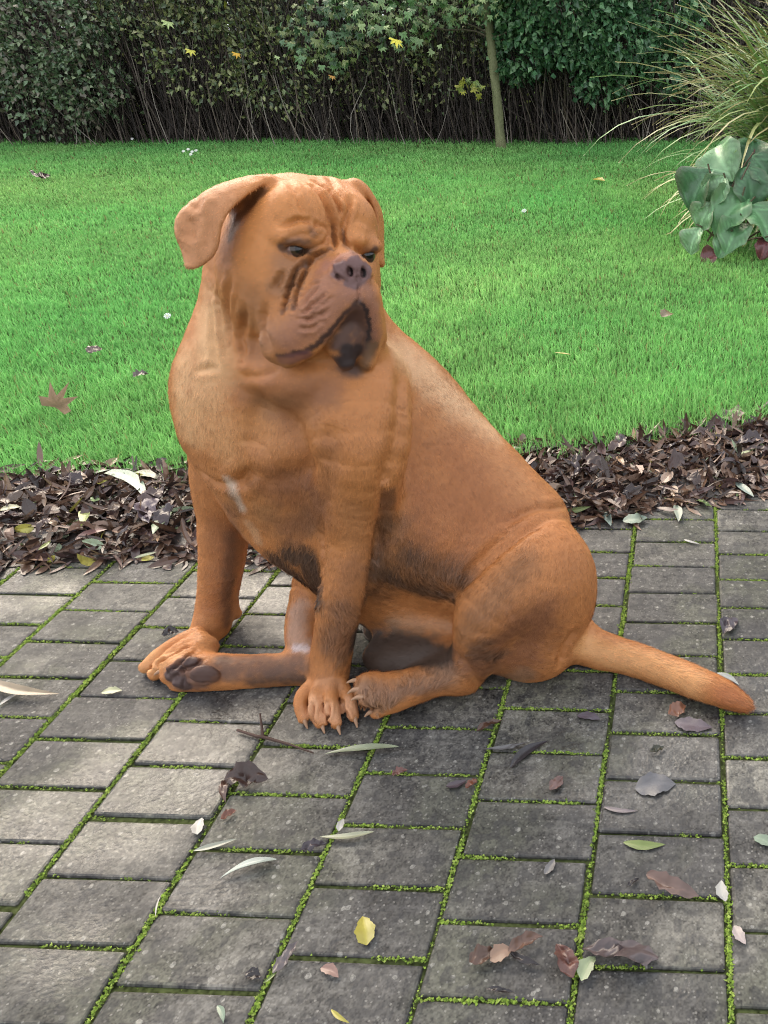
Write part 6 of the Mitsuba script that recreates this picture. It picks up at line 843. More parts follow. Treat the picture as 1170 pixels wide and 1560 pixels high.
PAINT = [  # coat colour patches
 ([[-0.492, 1.369, 0.563], [-0.478, 1.366, 0.54], [-0.463, 1.366, 0.516], [-0.447, 1.361, 0.491], [-0.431, 1.357, 0.467], [-0.414, 1.354, 0.444], [-0.394, 1.346, 0.42], [-0.377, 1.337, 0.397], [-0.356, 1.328, 0.374], [-0.338, 1.318, 0.352]], 0.09, [0.37, 0.18, 0.085], 0.7, 0.9, 0),
 ([[-0.513, 1.323, 0.613], [-0.509, 1.363, 0.585], [-0.492, 1.369, 0.563], [-0.481, 1.375, 0.549], [-0.469, 1.379, 0.533], [-0.457, 1.382, 0.516], [-0.445, 1.386, 0.5], [-0.433, 1.39, 0.484], [-0.421, 1.394, 0.467], [-0.409, 1.395, 0.452], [-0.511, 1.343, 0.599], [-0.5, 1.366, 0.574], [-0.486, 1.372, 0.556], [-0.475, 1.377, 0.541], [-0.463, 1.38, 0.524], [-0.451, 1.384, 0.508], [-0.439, 1.388, 0.492], [-0.427, 1.392, 0.475], [-0.415, 1.395, 0.46], [-0.402, 1.398, 0.443], [-0.395, 1.401, 0.435]], 0.065, [0.54, 0.35, 0.21], 0.75, 1.0, 0),  # paler back coat, lightened further to put the highlight into its colour
 ([[-0.424, 1.304, 0.414], [-0.406, 1.294, 0.388], [-0.39, 1.282, 0.364], [-0.372, 1.275, 0.338], [-0.354, 1.266, 0.312], [-0.386, 1.258, 0.328], [-0.414, 1.249, 0.341], [-0.442, 1.243, 0.356], [-0.472, 1.236, 0.37], [-0.478, 1.217, 0.34], [-0.486, 1.203, 0.308], [-0.452, 1.208, 0.298], [-0.419, 1.217, 0.283]], 0.1, [0.215, 0.078, 0.032], 0.62, 1.0, 0),  # redder flank coat, darkened further so its shade sits in the colour
 ([[-0.217, 1.209, 0.253], [-0.213, 1.194, 0.232], [-0.209, 1.186, 0.208], [-0.207, 1.183, 0.181], [-0.229, 1.165, 0.167], [-0.253, 1.156, 0.143]], 0.08, [0.28, 0.115, 0.045], 0.7, 0.9, 0),
 ([[-0.837, 1.235, 0.611], [-0.839, 1.225, 0.593], [-0.845, 1.219, 0.571], [-0.842, 1.211, 0.551], [-0.837, 1.203, 0.531], [-0.82, 1.2, 0.558], [-0.801, 1.199, 0.579], [-0.788, 1.204, 0.602], [-0.779, 1.214, 0.621], [-0.778, 1.222, 0.64], [-0.778, 1.234, 0.656], [-0.779, 1.245, 0.673], [-0.782, 1.258, 0.692]], 0.07, [0.52, 0.33, 0.18], 0.75, 0.95, 0),  # pale shoulder and neck coat, with highlight added into the colour
 ([[-0.766, 1.178, 0.52], [-0.75, 1.178, 0.524], [-0.734, 1.183, 0.526], [-0.723, 1.189, 0.526], [-0.708, 1.193, 0.525], [-0.689, 1.194, 0.537], [-0.668, 1.199, 0.547], [-0.758, 1.178, 0.522], [-0.742, 1.18, 0.525], [-0.729, 1.186, 0.526], [-0.716, 1.191, 0.526], [-0.699, 1.194, 0.531], [-0.679, 1.197, 0.542], [-0.65, 1.186, 0.558], [-0.632, 1.172, 0.57]], 0.06, [0.42, 0.21, 0.095], 0.6, 0.9, 0),
 ([[-0.598, 1.233, 0.876], [-0.606, 1.226, 0.868], [-0.622, 1.222, 0.86], [-0.636, 1.22, 0.85], [-0.642, 1.214, 0.836], [-0.647, 1.205, 0.822], [-0.65, 1.197, 0.808], [-0.657, 1.191, 0.791], [-0.651, 1.196, 0.806], [-0.645, 1.203, 0.819], [-0.638, 1.21, 0.832], [-0.631, 1.217, 0.845], [-0.626, 1.223, 0.86], [-0.622, 1.23, 0.872], [-0.621, 1.247, 0.883], [-0.603, 1.24, 0.883], [-0.595, 1.255, 0.883], [-0.582, 1.262, 0.881], [-0.58, 1.289, 0.877]], 0.06, [0.42, 0.18, 0.068], 0.75, 0.9, 0),
 ([[-0.532, 1.314, 0.862], [-0.525, 1.304, 0.857], [-0.523, 1.303, 0.851], [-0.519, 1.302, 0.843], [-0.517, 1.302, 0.836], [-0.52, 1.295, 0.829], [-0.519, 1.284, 0.823], [-0.518, 1.278, 0.817], [-0.518, 1.267, 0.809]], 0.03, [0.42, 0.18, 0.068], 0.6, 0.9, 0),
 ([[-0.691, 1.205, 0.709], [-0.676, 1.188, 0.705], [-0.669, 1.187, 0.695], [-0.668, 1.184, 0.704], [-0.663, 1.18, 0.717], [-0.661, 1.179, 0.727], [-0.66, 1.18, 0.738], [-0.659, 1.18, 0.745], [-0.658, 1.179, 0.736], [-0.658, 1.178, 0.728], [-0.659, 1.177, 0.716], [-0.659, 1.176, 0.708], [-0.658, 1.174, 0.699], [-0.665, 1.186, 0.684], [-0.684, 1.196, 0.707], [-0.672, 1.187, 0.7], [-0.668, 1.186, 0.7], [-0.666, 1.182, 0.711], [-0.662, 1.18, 0.722], [-0.661, 1.18, 0.733], [-0.66, 1.18, 0.742], [-0.658, 1.18, 0.74], [-0.658, 1.178, 0.732], [-0.658, 1.177, 0.722], [-0.659, 1.176, 0.712], [-0.658, 1.175, 0.704], [-0.661, 1.18, 0.692], [-0.655, 1.168, 0.686], [-0.645, 1.151, 0.687]], 0.04, [0.105, 0.058, 0.033], 0.35, 1.0, 0),  # cheek dirt together with shading, both put into the colour
 ([[-0.698, 1.205, 0.881], [-0.705, 1.196, 0.873], [-0.717, 1.197, 0.866], [-0.727, 1.19, 0.857], [-0.722, 1.186, 0.846], [-0.718, 1.179, 0.836], [-0.713, 1.169, 0.824], [-0.717, 1.167, 0.815], [-0.722, 1.163, 0.804]], 0.05, [0.37, 0.18, 0.092], 0.85, 0.6, 0),
 ([[-0.645, 1.259, 0.879], [-0.646, 1.257, 0.877], [-0.653, 1.259, 0.875], [-0.657, 1.259, 0.871], [-0.658, 1.258, 0.868], [-0.664, 1.26, 0.866], [-0.668, 1.26, 0.862], [-0.671, 1.261, 0.861], [-0.676, 1.26, 0.858], [-0.677, 1.259, 0.855], [-0.679, 1.257, 0.853], [-0.683, 1.253, 0.849], [-0.685, 1.252, 0.846], [-0.686, 1.25, 0.844], [-0.688, 1.248, 0.842], [-0.689, 1.243, 0.839], [-0.691, 1.242, 0.837], [-0.691, 1.237, 0.833], [-0.693, 1.235, 0.831], [-0.693, 1.231, 0.827], [-0.694, 1.23, 0.824], [-0.696, 1.228, 0.822]], 0.015, [0.07, 0.032, 0.02], 0.7, 0.7, 0),  # hollow of the near ear: mostly shadow put into the colour
 ([[-0.609, 1.191, 0.791], [-0.602, 1.192, 0.79], [-0.598, 1.194, 0.788], [-0.591, 1.194, 0.787], [-0.594, 1.189, 0.784], [-0.598, 1.184, 0.777], [-0.601, 1.183, 0.772], [-0.609, 1.185, 0.767], [-0.609, 1.179, 0.761], [-0.616, 1.181, 0.758]], 0.026, [0.16, 0.085, 0.05], 0.6, 0.9, 0),
 ([[-0.541, 1.179, 0.767], [-0.546, 1.17, 0.756], [-0.554, 1.165, 0.746], [-0.558, 1.157, 0.736], [-0.563, 1.15, 0.727], [-0.57, 1.148, 0.716], [-0.579, 1.144, 0.705], [-0.597, 1.14, 0.695], [-0.586, 1.142, 0.704], [-0.579, 1.146, 0.708], [-0.569, 1.151, 0.717], [-0.559, 1.154, 0.723], [-0.549, 1.155, 0.733], [-0.539, 1.163, 0.737], [-0.53, 1.169, 0.744], [-0.522, 1.175, 0.748], [-0.529, 1.169, 0.739], [-0.534, 1.165, 0.732], [-0.54, 1.159, 0.724], [-0.546, 1.157, 0.716], [-0.554, 1.152, 0.708]], 0.046, [0.225, 0.108, 0.075], 0.8, 1.0, 0),
 ([[-0.496, 1.206, 0.752], [-0.493, 1.206, 0.744], [-0.492, 1.204, 0.738], [-0.492, 1.204, 0.729], [-0.491, 1.207, 0.721], [-0.493, 1.205, 0.715], [-0.494, 1.206, 0.708], [-0.495, 1.207, 0.701], [-0.496, 1.208, 0.694], [-0.498, 1.209, 0.683], [-0.498, 1.21, 0.677], [-0.5, 1.208, 0.685], [-0.502, 1.205, 0.692], [-0.502, 1.203, 0.7], [-0.501, 1.201, 0.707], [-0.502, 1.197, 0.716], [-0.503, 1.195, 0.721], [-0.503, 1.191, 0.729], [-0.503, 1.191, 0.737], [-0.505, 1.189, 0.743], [-0.506, 1.193, 0.748], [-0.508, 1.188, 0.754]], 0.026, [0.225, 0.108, 0.075], 0.85, 0.9, 0),
 ([[-0.529, 1.199, 0.795], [-0.523, 1.201, 0.797], [-0.518, 1.202, 0.797], [-0.515, 1.207, 0.799], [-0.511, 1.211, 0.798], [-0.515, 1.207, 0.799], [-0.518, 1.202, 0.797], [-0.523, 1.201, 0.797], [-0.525, 1.199, 0.794], [-0.53, 1.197, 0.793], [-0.54, 1.201, 0.79], [-0.544, 1.204, 0.786], [-0.526, 1.2, 0.796], [-0.521, 1.202, 0.797], [-0.517, 1.205, 0.798], [-0.513, 1.209, 0.799], [-0.513, 1.209, 0.799], [-0.517, 1.205, 0.798], [-0.521, 1.202, 0.797], [-0.524, 1.2, 0.796], [-0.528, 1.198, 0.794], [-0.535, 1.199, 0.791], [-0.542, 1.202, 0.788], [-0.548, 1.205, 0.786], [-0.551, 1.206, 0.785]], 0.02, [0.27, 0.13, 0.1], 0.7, 0.8, 0),
 ([[-0.521, 1.187, 0.783], [-0.516, 1.192, 0.783], [-0.517, 1.201, 0.779], [-0.512, 1.204, 0.778], [-0.506, 1.199, 0.78], [-0.504, 1.2, 0.78], [-0.5, 1.204, 0.778], [-0.501, 1.216, 0.775], [-0.5, 1.206, 0.776], [-0.502, 1.202, 0.772], [-0.504, 1.2, 0.771], [-0.508, 1.196, 0.768], [-0.507, 1.198, 0.772], [-0.506, 1.199, 0.776], [-0.504, 1.2, 0.782], [-0.505, 1.201, 0.785], [-0.519, 1.189, 0.783], [-0.516, 1.196, 0.781], [-0.514, 1.203, 0.779], [-0.509, 1.202, 0.779], [-0.505, 1.2, 0.78], [-0.502, 1.202, 0.779], [-0.501, 1.21, 0.777], [-0.501, 1.211, 0.775], [-0.501, 1.204, 0.774], [-0.503, 1.201, 0.771], [-0.506, 1.198, 0.77], [-0.507, 1.197, 0.77], [-0.506, 1.198, 0.774], [-0.505, 1.199, 0.779], [-0.504, 1.2, 0.783], [-0.505, 1.203, 0.787], [-0.504, 1.204, 0.789]], 0.0165, [0.12, 0.068, 0.064], 1.0, 0.25, 2),
 ([[-0.511, 1.202, 0.78], [-0.512, 1.204, 0.778], [-0.512, 1.203, 0.779], [-0.512, 1.202, 0.776], [-0.512, 1.201, 0.773]], 0.0042, [0.012, 0.008, 0.008], 1.0, 0.4, 2),
 ([[-0.499, 1.216, 0.776], [-0.498, 1.215, 0.772], [-0.498, 1.215, 0.774], [-0.498, 1.214, 0.77], [-0.499, 1.213, 0.769]], 0.0042, [0.012, 0.008, 0.008], 1.0, 0.4, 2),
 ([[-0.506, 1.186, 0.737], [-0.508, 1.184, 0.735], [-0.508, 1.184, 0.735], [-0.51, 1.182, 0.733], [-0.513, 1.181, 0.731], [-0.515, 1.179, 0.729], [-0.517, 1.177, 0.727], [-0.519, 1.176, 0.725], [-0.522, 1.174, 0.724], [-0.524, 1.172, 0.722], [-0.527, 1.171, 0.717], [-0.529, 1.169, 0.715], [-0.531, 1.167, 0.713], [-0.531, 1.167, 0.713], [-0.534, 1.166, 0.708], [-0.536, 1.164, 0.707], [-0.539, 1.163, 0.705], [-0.541, 1.161, 0.703], [-0.543, 1.159, 0.701], [-0.544, 1.16, 0.698], [-0.546, 1.158, 0.696], [-0.548, 1.157, 0.695], [-0.551, 1.155, 0.693], [-0.554, 1.153, 0.692], [-0.556, 1.152, 0.69], [-0.557, 1.153, 0.687], [-0.559, 1.152, 0.685], [-0.562, 1.15, 0.684], [-0.566, 1.15, 0.68], [-0.569, 1.148, 0.679], [-0.571, 1.147, 0.681], [-0.574, 1.147, 0.676], [-0.578, 1.146, 0.676], [-0.578, 1.146, 0.676], [-0.582, 1.146, 0.672], [-0.585, 1.145, 0.672], [-0.588, 1.144, 0.673], [-0.59, 1.143, 0.672], [-0.594, 1.143, 0.672], [-0.598, 1.142, 0.672], [-0.602, 1.142, 0.668], [-0.602, 1.142, 0.668], [-0.606, 1.141, 0.668], [-0.61, 1.141, 0.668], [-0.614, 1.141, 0.668], [-0.614, 1.141, 0.668], [-0.618, 1.14, 0.668], [-0.507, 1.185, 0.736], [-0.508, 1.184, 0.735], [-0.509, 1.183, 0.734], [-0.511, 1.181, 0.732], [-0.514, 1.18, 0.73], [-0.516, 1.178, 0.728], [-0.518, 1.176, 0.726], [-0.521, 1.175, 0.724], [-0.523, 1.173, 0.723], [-0.525, 1.171, 0.719], [-0.528, 1.17, 0.716], [-0.53, 1.168, 0.714], [-0.531, 1.167, 0.713], [-0.533, 1.167, 0.711], [-0.535, 1.165, 0.707], [-0.538, 1.164, 0.706], [-0.54, 1.162, 0.704], [-0.542, 1.16, 0.702], [-0.544, 1.16, 0.699], [-0.545, 1.159, 0.697], [-0.547, 1.157, 0.695], [-0.55, 1.156, 0.694], [-0.553, 1.154, 0.692], [-0.555, 1.153, 0.691], [-0.556, 1.152, 0.689], [-0.558, 1.152, 0.686], [-0.561, 1.151, 0.685], [-0.564, 1.15, 0.682], [-0.567, 1.149, 0.68], [-0.57, 1.148, 0.68], [-0.572, 1.147, 0.678], [-0.576, 1.146, 0.676], [-0.578, 1.146, 0.676], [-0.58, 1.146, 0.674], [-0.584, 1.145, 0.672], [-0.587, 1.144, 0.672], [-0.589, 1.144, 0.673], [-0.592, 1.143, 0.672], [-0.596, 1.142, 0.672], [-0.6, 1.142, 0.67], [-0.602, 1.142, 0.668], [-0.604, 1.142, 0.668], [-0.608, 1.141, 0.668], [-0.612, 1.141, 0.668], [-0.614, 1.141, 0.668], [-0.616, 1.14, 0.668], [-0.62, 1.14, 0.668], [-0.622, 1.14, 0.668]], 0.0065, [0.022, 0.013, 0.013], 0.9, 0.8, 2),
 ([[-0.58, 1.148, 0.666], [-0.583, 1.147, 0.665], [-0.586, 1.147, 0.664], [-0.59, 1.146, 0.664], [-0.593, 1.145, 0.663], [-0.596, 1.144, 0.662], [-0.6, 1.144, 0.662], [-0.603, 1.144, 0.661], [-0.606, 1.143, 0.66], [-0.606, 1.142, 0.664], [-0.61, 1.143, 0.66], [-0.614, 1.142, 0.66], [-0.618, 1.142, 0.66]], 0.012, [0.12, 0.05, 0.05], 0.7, 0.6, 2),
 ([[-0.518, 1.187, 0.716], [-0.522, 1.19, 0.708], [-0.525, 1.189, 0.703], [-0.526, 1.186, 0.696], [-0.528, 1.184, 0.692], [-0.529, 1.181, 0.687], [-0.53, 1.179, 0.68], [-0.532, 1.176, 0.674], [-0.534, 1.174, 0.668], [-0.534, 1.174, 0.66], [-0.534, 1.174, 0.656], [-0.533, 1.173, 0.647], [-0.529, 1.178, 0.652], [-0.525, 1.186, 0.652], [-0.523, 1.191, 0.653], [-0.521, 1.189, 0.659], [-0.519, 1.19, 0.665], [-0.518, 1.19, 0.672], [-0.516, 1.192, 0.675], [-0.515, 1.195, 0.681], [-0.516, 1.196, 0.687], [-0.513, 1.201, 0.691], [-0.512, 1.2, 0.698], [-0.514, 1.197, 0.704], [-0.511, 1.195, 0.713], [-0.508, 1.192, 0.718], [-0.508, 1.188, 0.726], [-0.513, 1.189, 0.719], [-0.516, 1.192, 0.714], [-0.522, 1.19, 0.708], [-0.525, 1.189, 0.703], [-0.529, 1.185, 0.699], [-0.53, 1.183, 0.696], [-0.532, 1.18, 0.69], [-0.537, 1.176, 0.685], [-0.538, 1.175, 0.68], [-0.543, 1.172, 0.675], [-0.538, 1.174, 0.676], [-0.533, 1.177, 0.679], [-0.528, 1.18, 0.682], [-0.524, 1.184, 0.683], [-0.519, 1.19, 0.684], [-0.516, 1.196, 0.687], [-0.513, 1.201, 0.687], [-0.508, 1.204, 0.69], [-0.509, 1.204, 0.683], [-0.511, 1.203, 0.677], [-0.511, 1.203, 0.673], [-0.512, 1.204, 0.665], [-0.514, 1.202, 0.66], [-0.518, 1.198, 0.656], [-0.521, 1.193, 0.655], [-0.525, 1.189, 0.651], [-0.528, 1.18, 0.651], [-0.531, 1.175, 0.649], [-0.533, 1.173, 0.647], [-0.538, 1.17, 0.644], [-0.545, 1.171, 0.637], [-0.539, 1.171, 0.637], [-0.542, 1.194, 0.629], [-0.536, 1.2, 0.624], [-0.531, 1.175, 0.637], [-0.535, 1.171, 0.645], [-0.542, 1.17, 0.644], [-0.52, 1.188, 0.712], [-0.524, 1.19, 0.706], [-0.526, 1.188, 0.699], [-0.527, 1.185, 0.694], [-0.528, 1.182, 0.69], [-0.529, 1.18, 0.684], [-0.531, 1.177, 0.677], [-0.533, 1.175, 0.671], [-0.534, 1.174, 0.664], [-0.534, 1.174, 0.658], [-0.534, 1.173, 0.652], [-0.531, 1.175, 0.649], [-0.527, 1.182, 0.652], [-0.524, 1.188, 0.652], [-0.522, 1.19, 0.656], [-0.52, 1.19, 0.662], [-0.518, 1.19, 0.668], [-0.517, 1.191, 0.674], [-0.516, 1.194, 0.678], [-0.515, 1.195, 0.684], [-0.514, 1.198, 0.689], [-0.512, 1.2, 0.695], [-0.513, 1.199, 0.701], [-0.512, 1.196, 0.708], [-0.51, 1.194, 0.715], [-0.508, 1.19, 0.722], [-0.51, 1.188, 0.722], [-0.514, 1.19, 0.716], [-0.519, 1.191, 0.711], [-0.524, 1.19, 0.706], [-0.527, 1.187, 0.701], [-0.53, 1.184, 0.698], [-0.531, 1.182, 0.693], [-0.534, 1.178, 0.688], [-0.538, 1.176, 0.682], [-0.541, 1.173, 0.677], [-0.541, 1.173, 0.675], [-0.535, 1.175, 0.678], [-0.53, 1.178, 0.681], [-0.526, 1.182, 0.682], [-0.521, 1.187, 0.684], [-0.517, 1.193, 0.686], [-0.514, 1.198, 0.687], [-0.51, 1.202, 0.689], [-0.508, 1.204, 0.687], [-0.51, 1.204, 0.68], [-0.511, 1.203, 0.675], [-0.512, 1.204, 0.669], [-0.513, 1.203, 0.663], [-0.516, 1.2, 0.658], [-0.52, 1.195, 0.656], [-0.523, 1.191, 0.653], [-0.526, 1.185, 0.651], [-0.53, 1.178, 0.65], [-0.532, 1.174, 0.648], [-0.536, 1.172, 0.645], [-0.541, 1.171, 0.64], [-0.542, 1.171, 0.637], [-0.54, 1.183, 0.633], [-0.539, 1.197, 0.626], [-0.534, 1.188, 0.63], [-0.533, 1.173, 0.641], [-0.538, 1.171, 0.644], [-0.544, 1.17, 0.646], [-0.546, 1.171, 0.648]], 0.023, [0.058, 0.03, 0.024], 0.95, 0.8, 2),
 ([[-0.532, 1.176, 0.665], [-0.53, 1.178, 0.659], [-0.529, 1.178, 0.655], [-0.528, 1.18, 0.65], [-0.527, 1.182, 0.644], [-0.529, 1.178, 0.648], [-0.533, 1.173, 0.647], [-0.538, 1.171, 0.648], [-0.534, 1.173, 0.651], [-0.532, 1.176, 0.653], [-0.528, 1.18, 0.654], [-0.526, 1.182, 0.656], [-0.523, 1.187, 0.657], [-0.521, 1.189, 0.659]], 0.016, [0.022, 0.013, 0.013], 0.97, 0.6, 2),
 ([[-0.503, 1.191, 0.733], [-0.503, 1.191, 0.733], [-0.501, 1.193, 0.731], [-0.5, 1.195, 0.725], [-0.5, 1.196, 0.722], [-0.498, 1.198, 0.72], [-0.499, 1.199, 0.717], [-0.5, 1.2, 0.713], [-0.5, 1.2, 0.71], [-0.501, 1.201, 0.707], [-0.499, 1.203, 0.705], [-0.502, 1.203, 0.7], [-0.501, 1.205, 0.695], [-0.502, 1.205, 0.692], [-0.502, 1.206, 0.688], [-0.502, 1.206, 0.688], [-0.506, 1.205, 0.684], [-0.506, 1.206, 0.68], [-0.506, 1.206, 0.676], [-0.506, 1.207, 0.672], [-0.509, 1.205, 0.671], [-0.509, 1.205, 0.667], [-0.51, 1.205, 0.663], [-0.51, 1.206, 0.66], [-0.503, 1.191, 0.733], [-0.502, 1.192, 0.732], [-0.5, 1.194, 0.728], [-0.5, 1.196, 0.724], [-0.499, 1.197, 0.721], [-0.498, 1.199, 0.719], [-0.499, 1.199, 0.715], [-0.5, 1.2, 0.712], [-0.501, 1.201, 0.709], [-0.5, 1.202, 0.706], [-0.501, 1.203, 0.702], [-0.502, 1.204, 0.698], [-0.501, 1.205, 0.694], [-0.502, 1.206, 0.69], [-0.502, 1.206, 0.688], [-0.504, 1.206, 0.686], [-0.506, 1.206, 0.682], [-0.506, 1.206, 0.678], [-0.506, 1.206, 0.674], [-0.508, 1.206, 0.672], [-0.509, 1.205, 0.669], [-0.51, 1.205, 0.665], [-0.51, 1.205, 0.662], [-0.511, 1.205, 0.659], [-0.512, 1.204, 0.659]], 0.005, [0.022, 0.013, 0.013], 0.95, 0.6, 2),
 ([[-0.512, 1.204, 0.643], [-0.51, 1.206, 0.648], [-0.508, 1.208, 0.649], [-0.508, 1.208, 0.653], [-0.505, 1.209, 0.659], [-0.503, 1.211, 0.661], [-0.505, 1.209, 0.659], [-0.508, 1.208, 0.653], [-0.508, 1.208, 0.649], [-0.51, 1.206, 0.648], [-0.512, 1.204, 0.643], [-0.514, 1.202, 0.64], [-0.518, 1.2, 0.636], [-0.519, 1.2, 0.633], [-0.521, 1.201, 0.627]], 0.016, [0.105, 0.058, 0.033], 0.85, 0.9, 0),
 ([[-0.52, 1.188, 0.714], [-0.521, 1.189, 0.711], [-0.523, 1.191, 0.705], [-0.521, 1.193, 0.703], [-0.52, 1.188, 0.712], [-0.522, 1.19, 0.708], [-0.522, 1.192, 0.704], [-0.521, 1.193, 0.701], [-0.521, 1.193, 0.699]], 0.012, [0.055, 0.03, 0.026], 0.6, 0.8, 2),
 ([[-0.597, 1.205, 0.815], [-0.595, 1.203, 0.817], [-0.589, 1.206, 0.816], [-0.586, 1.206, 0.816], [-0.584, 1.207, 0.817], [-0.582, 1.21, 0.816], [-0.58, 1.212, 0.814], [-0.577, 1.217, 0.811], [-0.577, 1.221, 0.807], [-0.575, 1.223, 0.805]], 0.016, [0.12, 0.062, 0.038], 0.6, 1.0, 0),
 ([[-0.515, 1.283, 0.789], [-0.512, 1.288, 0.786], [-0.511, 1.291, 0.786], [-0.514, 1.286, 0.788], [-0.512, 1.29, 0.786], [-0.512, 1.298, 0.783], [-0.514, 1.306, 0.78]], 0.014, [0.12, 0.062, 0.038], 0.6, 1.0, 0),
 ([[-0.61, 1.203, 0.812], [-0.608, 1.204, 0.809], [-0.607, 1.205, 0.808], [-0.604, 1.209, 0.807], [-0.602, 1.209, 0.804], [-0.602, 1.213, 0.805], [-0.6, 1.214, 0.802], [-0.598, 1.218, 0.801], [-0.596, 1.22, 0.801], [-0.594, 1.22, 0.8], [-0.59, 1.222, 0.8], [-0.587, 1.223, 0.801], [-0.587, 1.223, 0.801], [-0.609, 1.203, 0.81], [-0.607, 1.205, 0.808], [-0.606, 1.207, 0.808], [-0.603, 1.209, 0.806], [-0.602, 1.211, 0.804], [-0.601, 1.214, 0.803], [-0.599, 1.216, 0.802], [-0.597, 1.219, 0.801], [-0.595, 1.22, 0.801], [-0.592, 1.221, 0.8], [-0.589, 1.223, 0.8], [-0.587, 1.223, 0.801], [-0.584, 1.223, 0.801], [-0.581, 1.223, 0.802]], 0.0075, [0.075, 0.04, 0.028], 0.9, 0.6, 2),
 ([[-0.61, 1.202, 0.816], [-0.606, 1.203, 0.816], [-0.603, 1.203, 0.817], [-0.599, 1.203, 0.817], [-0.597, 1.202, 0.82], [-0.594, 1.201, 0.82], [-0.59, 1.202, 0.82], [-0.587, 1.203, 0.821], [-0.586, 1.205, 0.819], [-0.583, 1.207, 0.821], [-0.581, 1.209, 0.819], [-0.579, 1.212, 0.817], [-0.578, 1.214, 0.815], [-0.576, 1.216, 0.817], [-0.608, 1.202, 0.816], [-0.604, 1.203, 0.817], [-0.601, 1.203, 0.817], [-0.598, 1.202, 0.818], [-0.596, 1.202, 0.82], [-0.592, 1.202, 0.82], [-0.589, 1.203, 0.821], [-0.587, 1.204, 0.82], [-0.584, 1.206, 0.82], [-0.582, 1.208, 0.82], [-0.58, 1.21, 0.818], [-0.579, 1.213, 0.816], [-0.577, 1.215, 0.816], [-0.575, 1.217, 0.816], [-0.574, 1.218, 0.816]], 0.006, [0.075, 0.04, 0.028], 0.6, 0.8, 0),
 ([[-0.503, 1.233, 0.791], [-0.522, 1.298, 0.78], [-0.518, 1.294, 0.783], [-0.514, 1.294, 0.784], [-0.508, 1.292, 0.786], [-0.513, 1.265, 0.785], [-0.52, 1.296, 0.782], [-0.516, 1.294, 0.784], [-0.511, 1.293, 0.785], [-0.507, 1.293, 0.787], [-0.506, 1.294, 0.788]], 0.009, [0.075, 0.04, 0.028], 0.9, 0.6, 2),
 ([[-0.57, 1.226, 0.832], [-0.57, 1.226, 0.829], [-0.565, 1.225, 0.827], [-0.57, 1.226, 0.831], [-0.567, 1.225, 0.828], [-0.565, 1.223, 0.826], [-0.566, 1.222, 0.825]], 0.008, [0.075, 0.04, 0.028], 0.5, 0.9, 0),
 ([[-0.553, 1.269, 0.828], [-0.558, 1.27, 0.823], [-0.557, 1.269, 0.819], [-0.557, 1.269, 0.819], [-0.553, 1.265, 0.815], [-0.553, 1.265, 0.813], [-0.557, 1.266, 0.809], [-0.555, 1.263, 0.807], [-0.556, 1.26, 0.805], [-0.551, 1.254, 0.805], [-0.556, 1.27, 0.826], [-0.557, 1.27, 0.821], [-0.557, 1.269, 0.819], [-0.555, 1.267, 0.817], [-0.553, 1.265, 0.814], [-0.555, 1.265, 0.811], [-0.556, 1.264, 0.808], [-0.556, 1.261, 0.806], [-0.554, 1.257, 0.805], [-0.551, 1.252, 0.804], [-0.552, 1.25, 0.802]], 0.006, [0.075, 0.04, 0.028], 0.4, 0.9, 0),
 ([[-0.543, 1.272, 0.819], [-0.543, 1.272, 0.816], [-0.543, 1.272, 0.816], [-0.542, 1.273, 0.809], [-0.542, 1.273, 0.809], [-0.543, 1.27, 0.804], [-0.533, 1.246, 0.805], [-0.53, 1.242, 0.805], [-0.524, 1.235, 0.804], [-0.521, 1.23, 0.804], [-0.517, 1.227, 0.803], [-0.543, 1.272, 0.818], [-0.543, 1.272, 0.816], [-0.542, 1.273, 0.813], [-0.542, 1.273, 0.809], [-0.543, 1.272, 0.807], [-0.538, 1.258, 0.805], [-0.532, 1.244, 0.805], [-0.527, 1.238, 0.804], [-0.522, 1.233, 0.804], [-0.519, 1.229, 0.803], [-0.513, 1.222, 0.802], [-0.509, 1.217, 0.801]], 0.006, [0.075, 0.04, 0.028], 0.6, 0.7, 0),
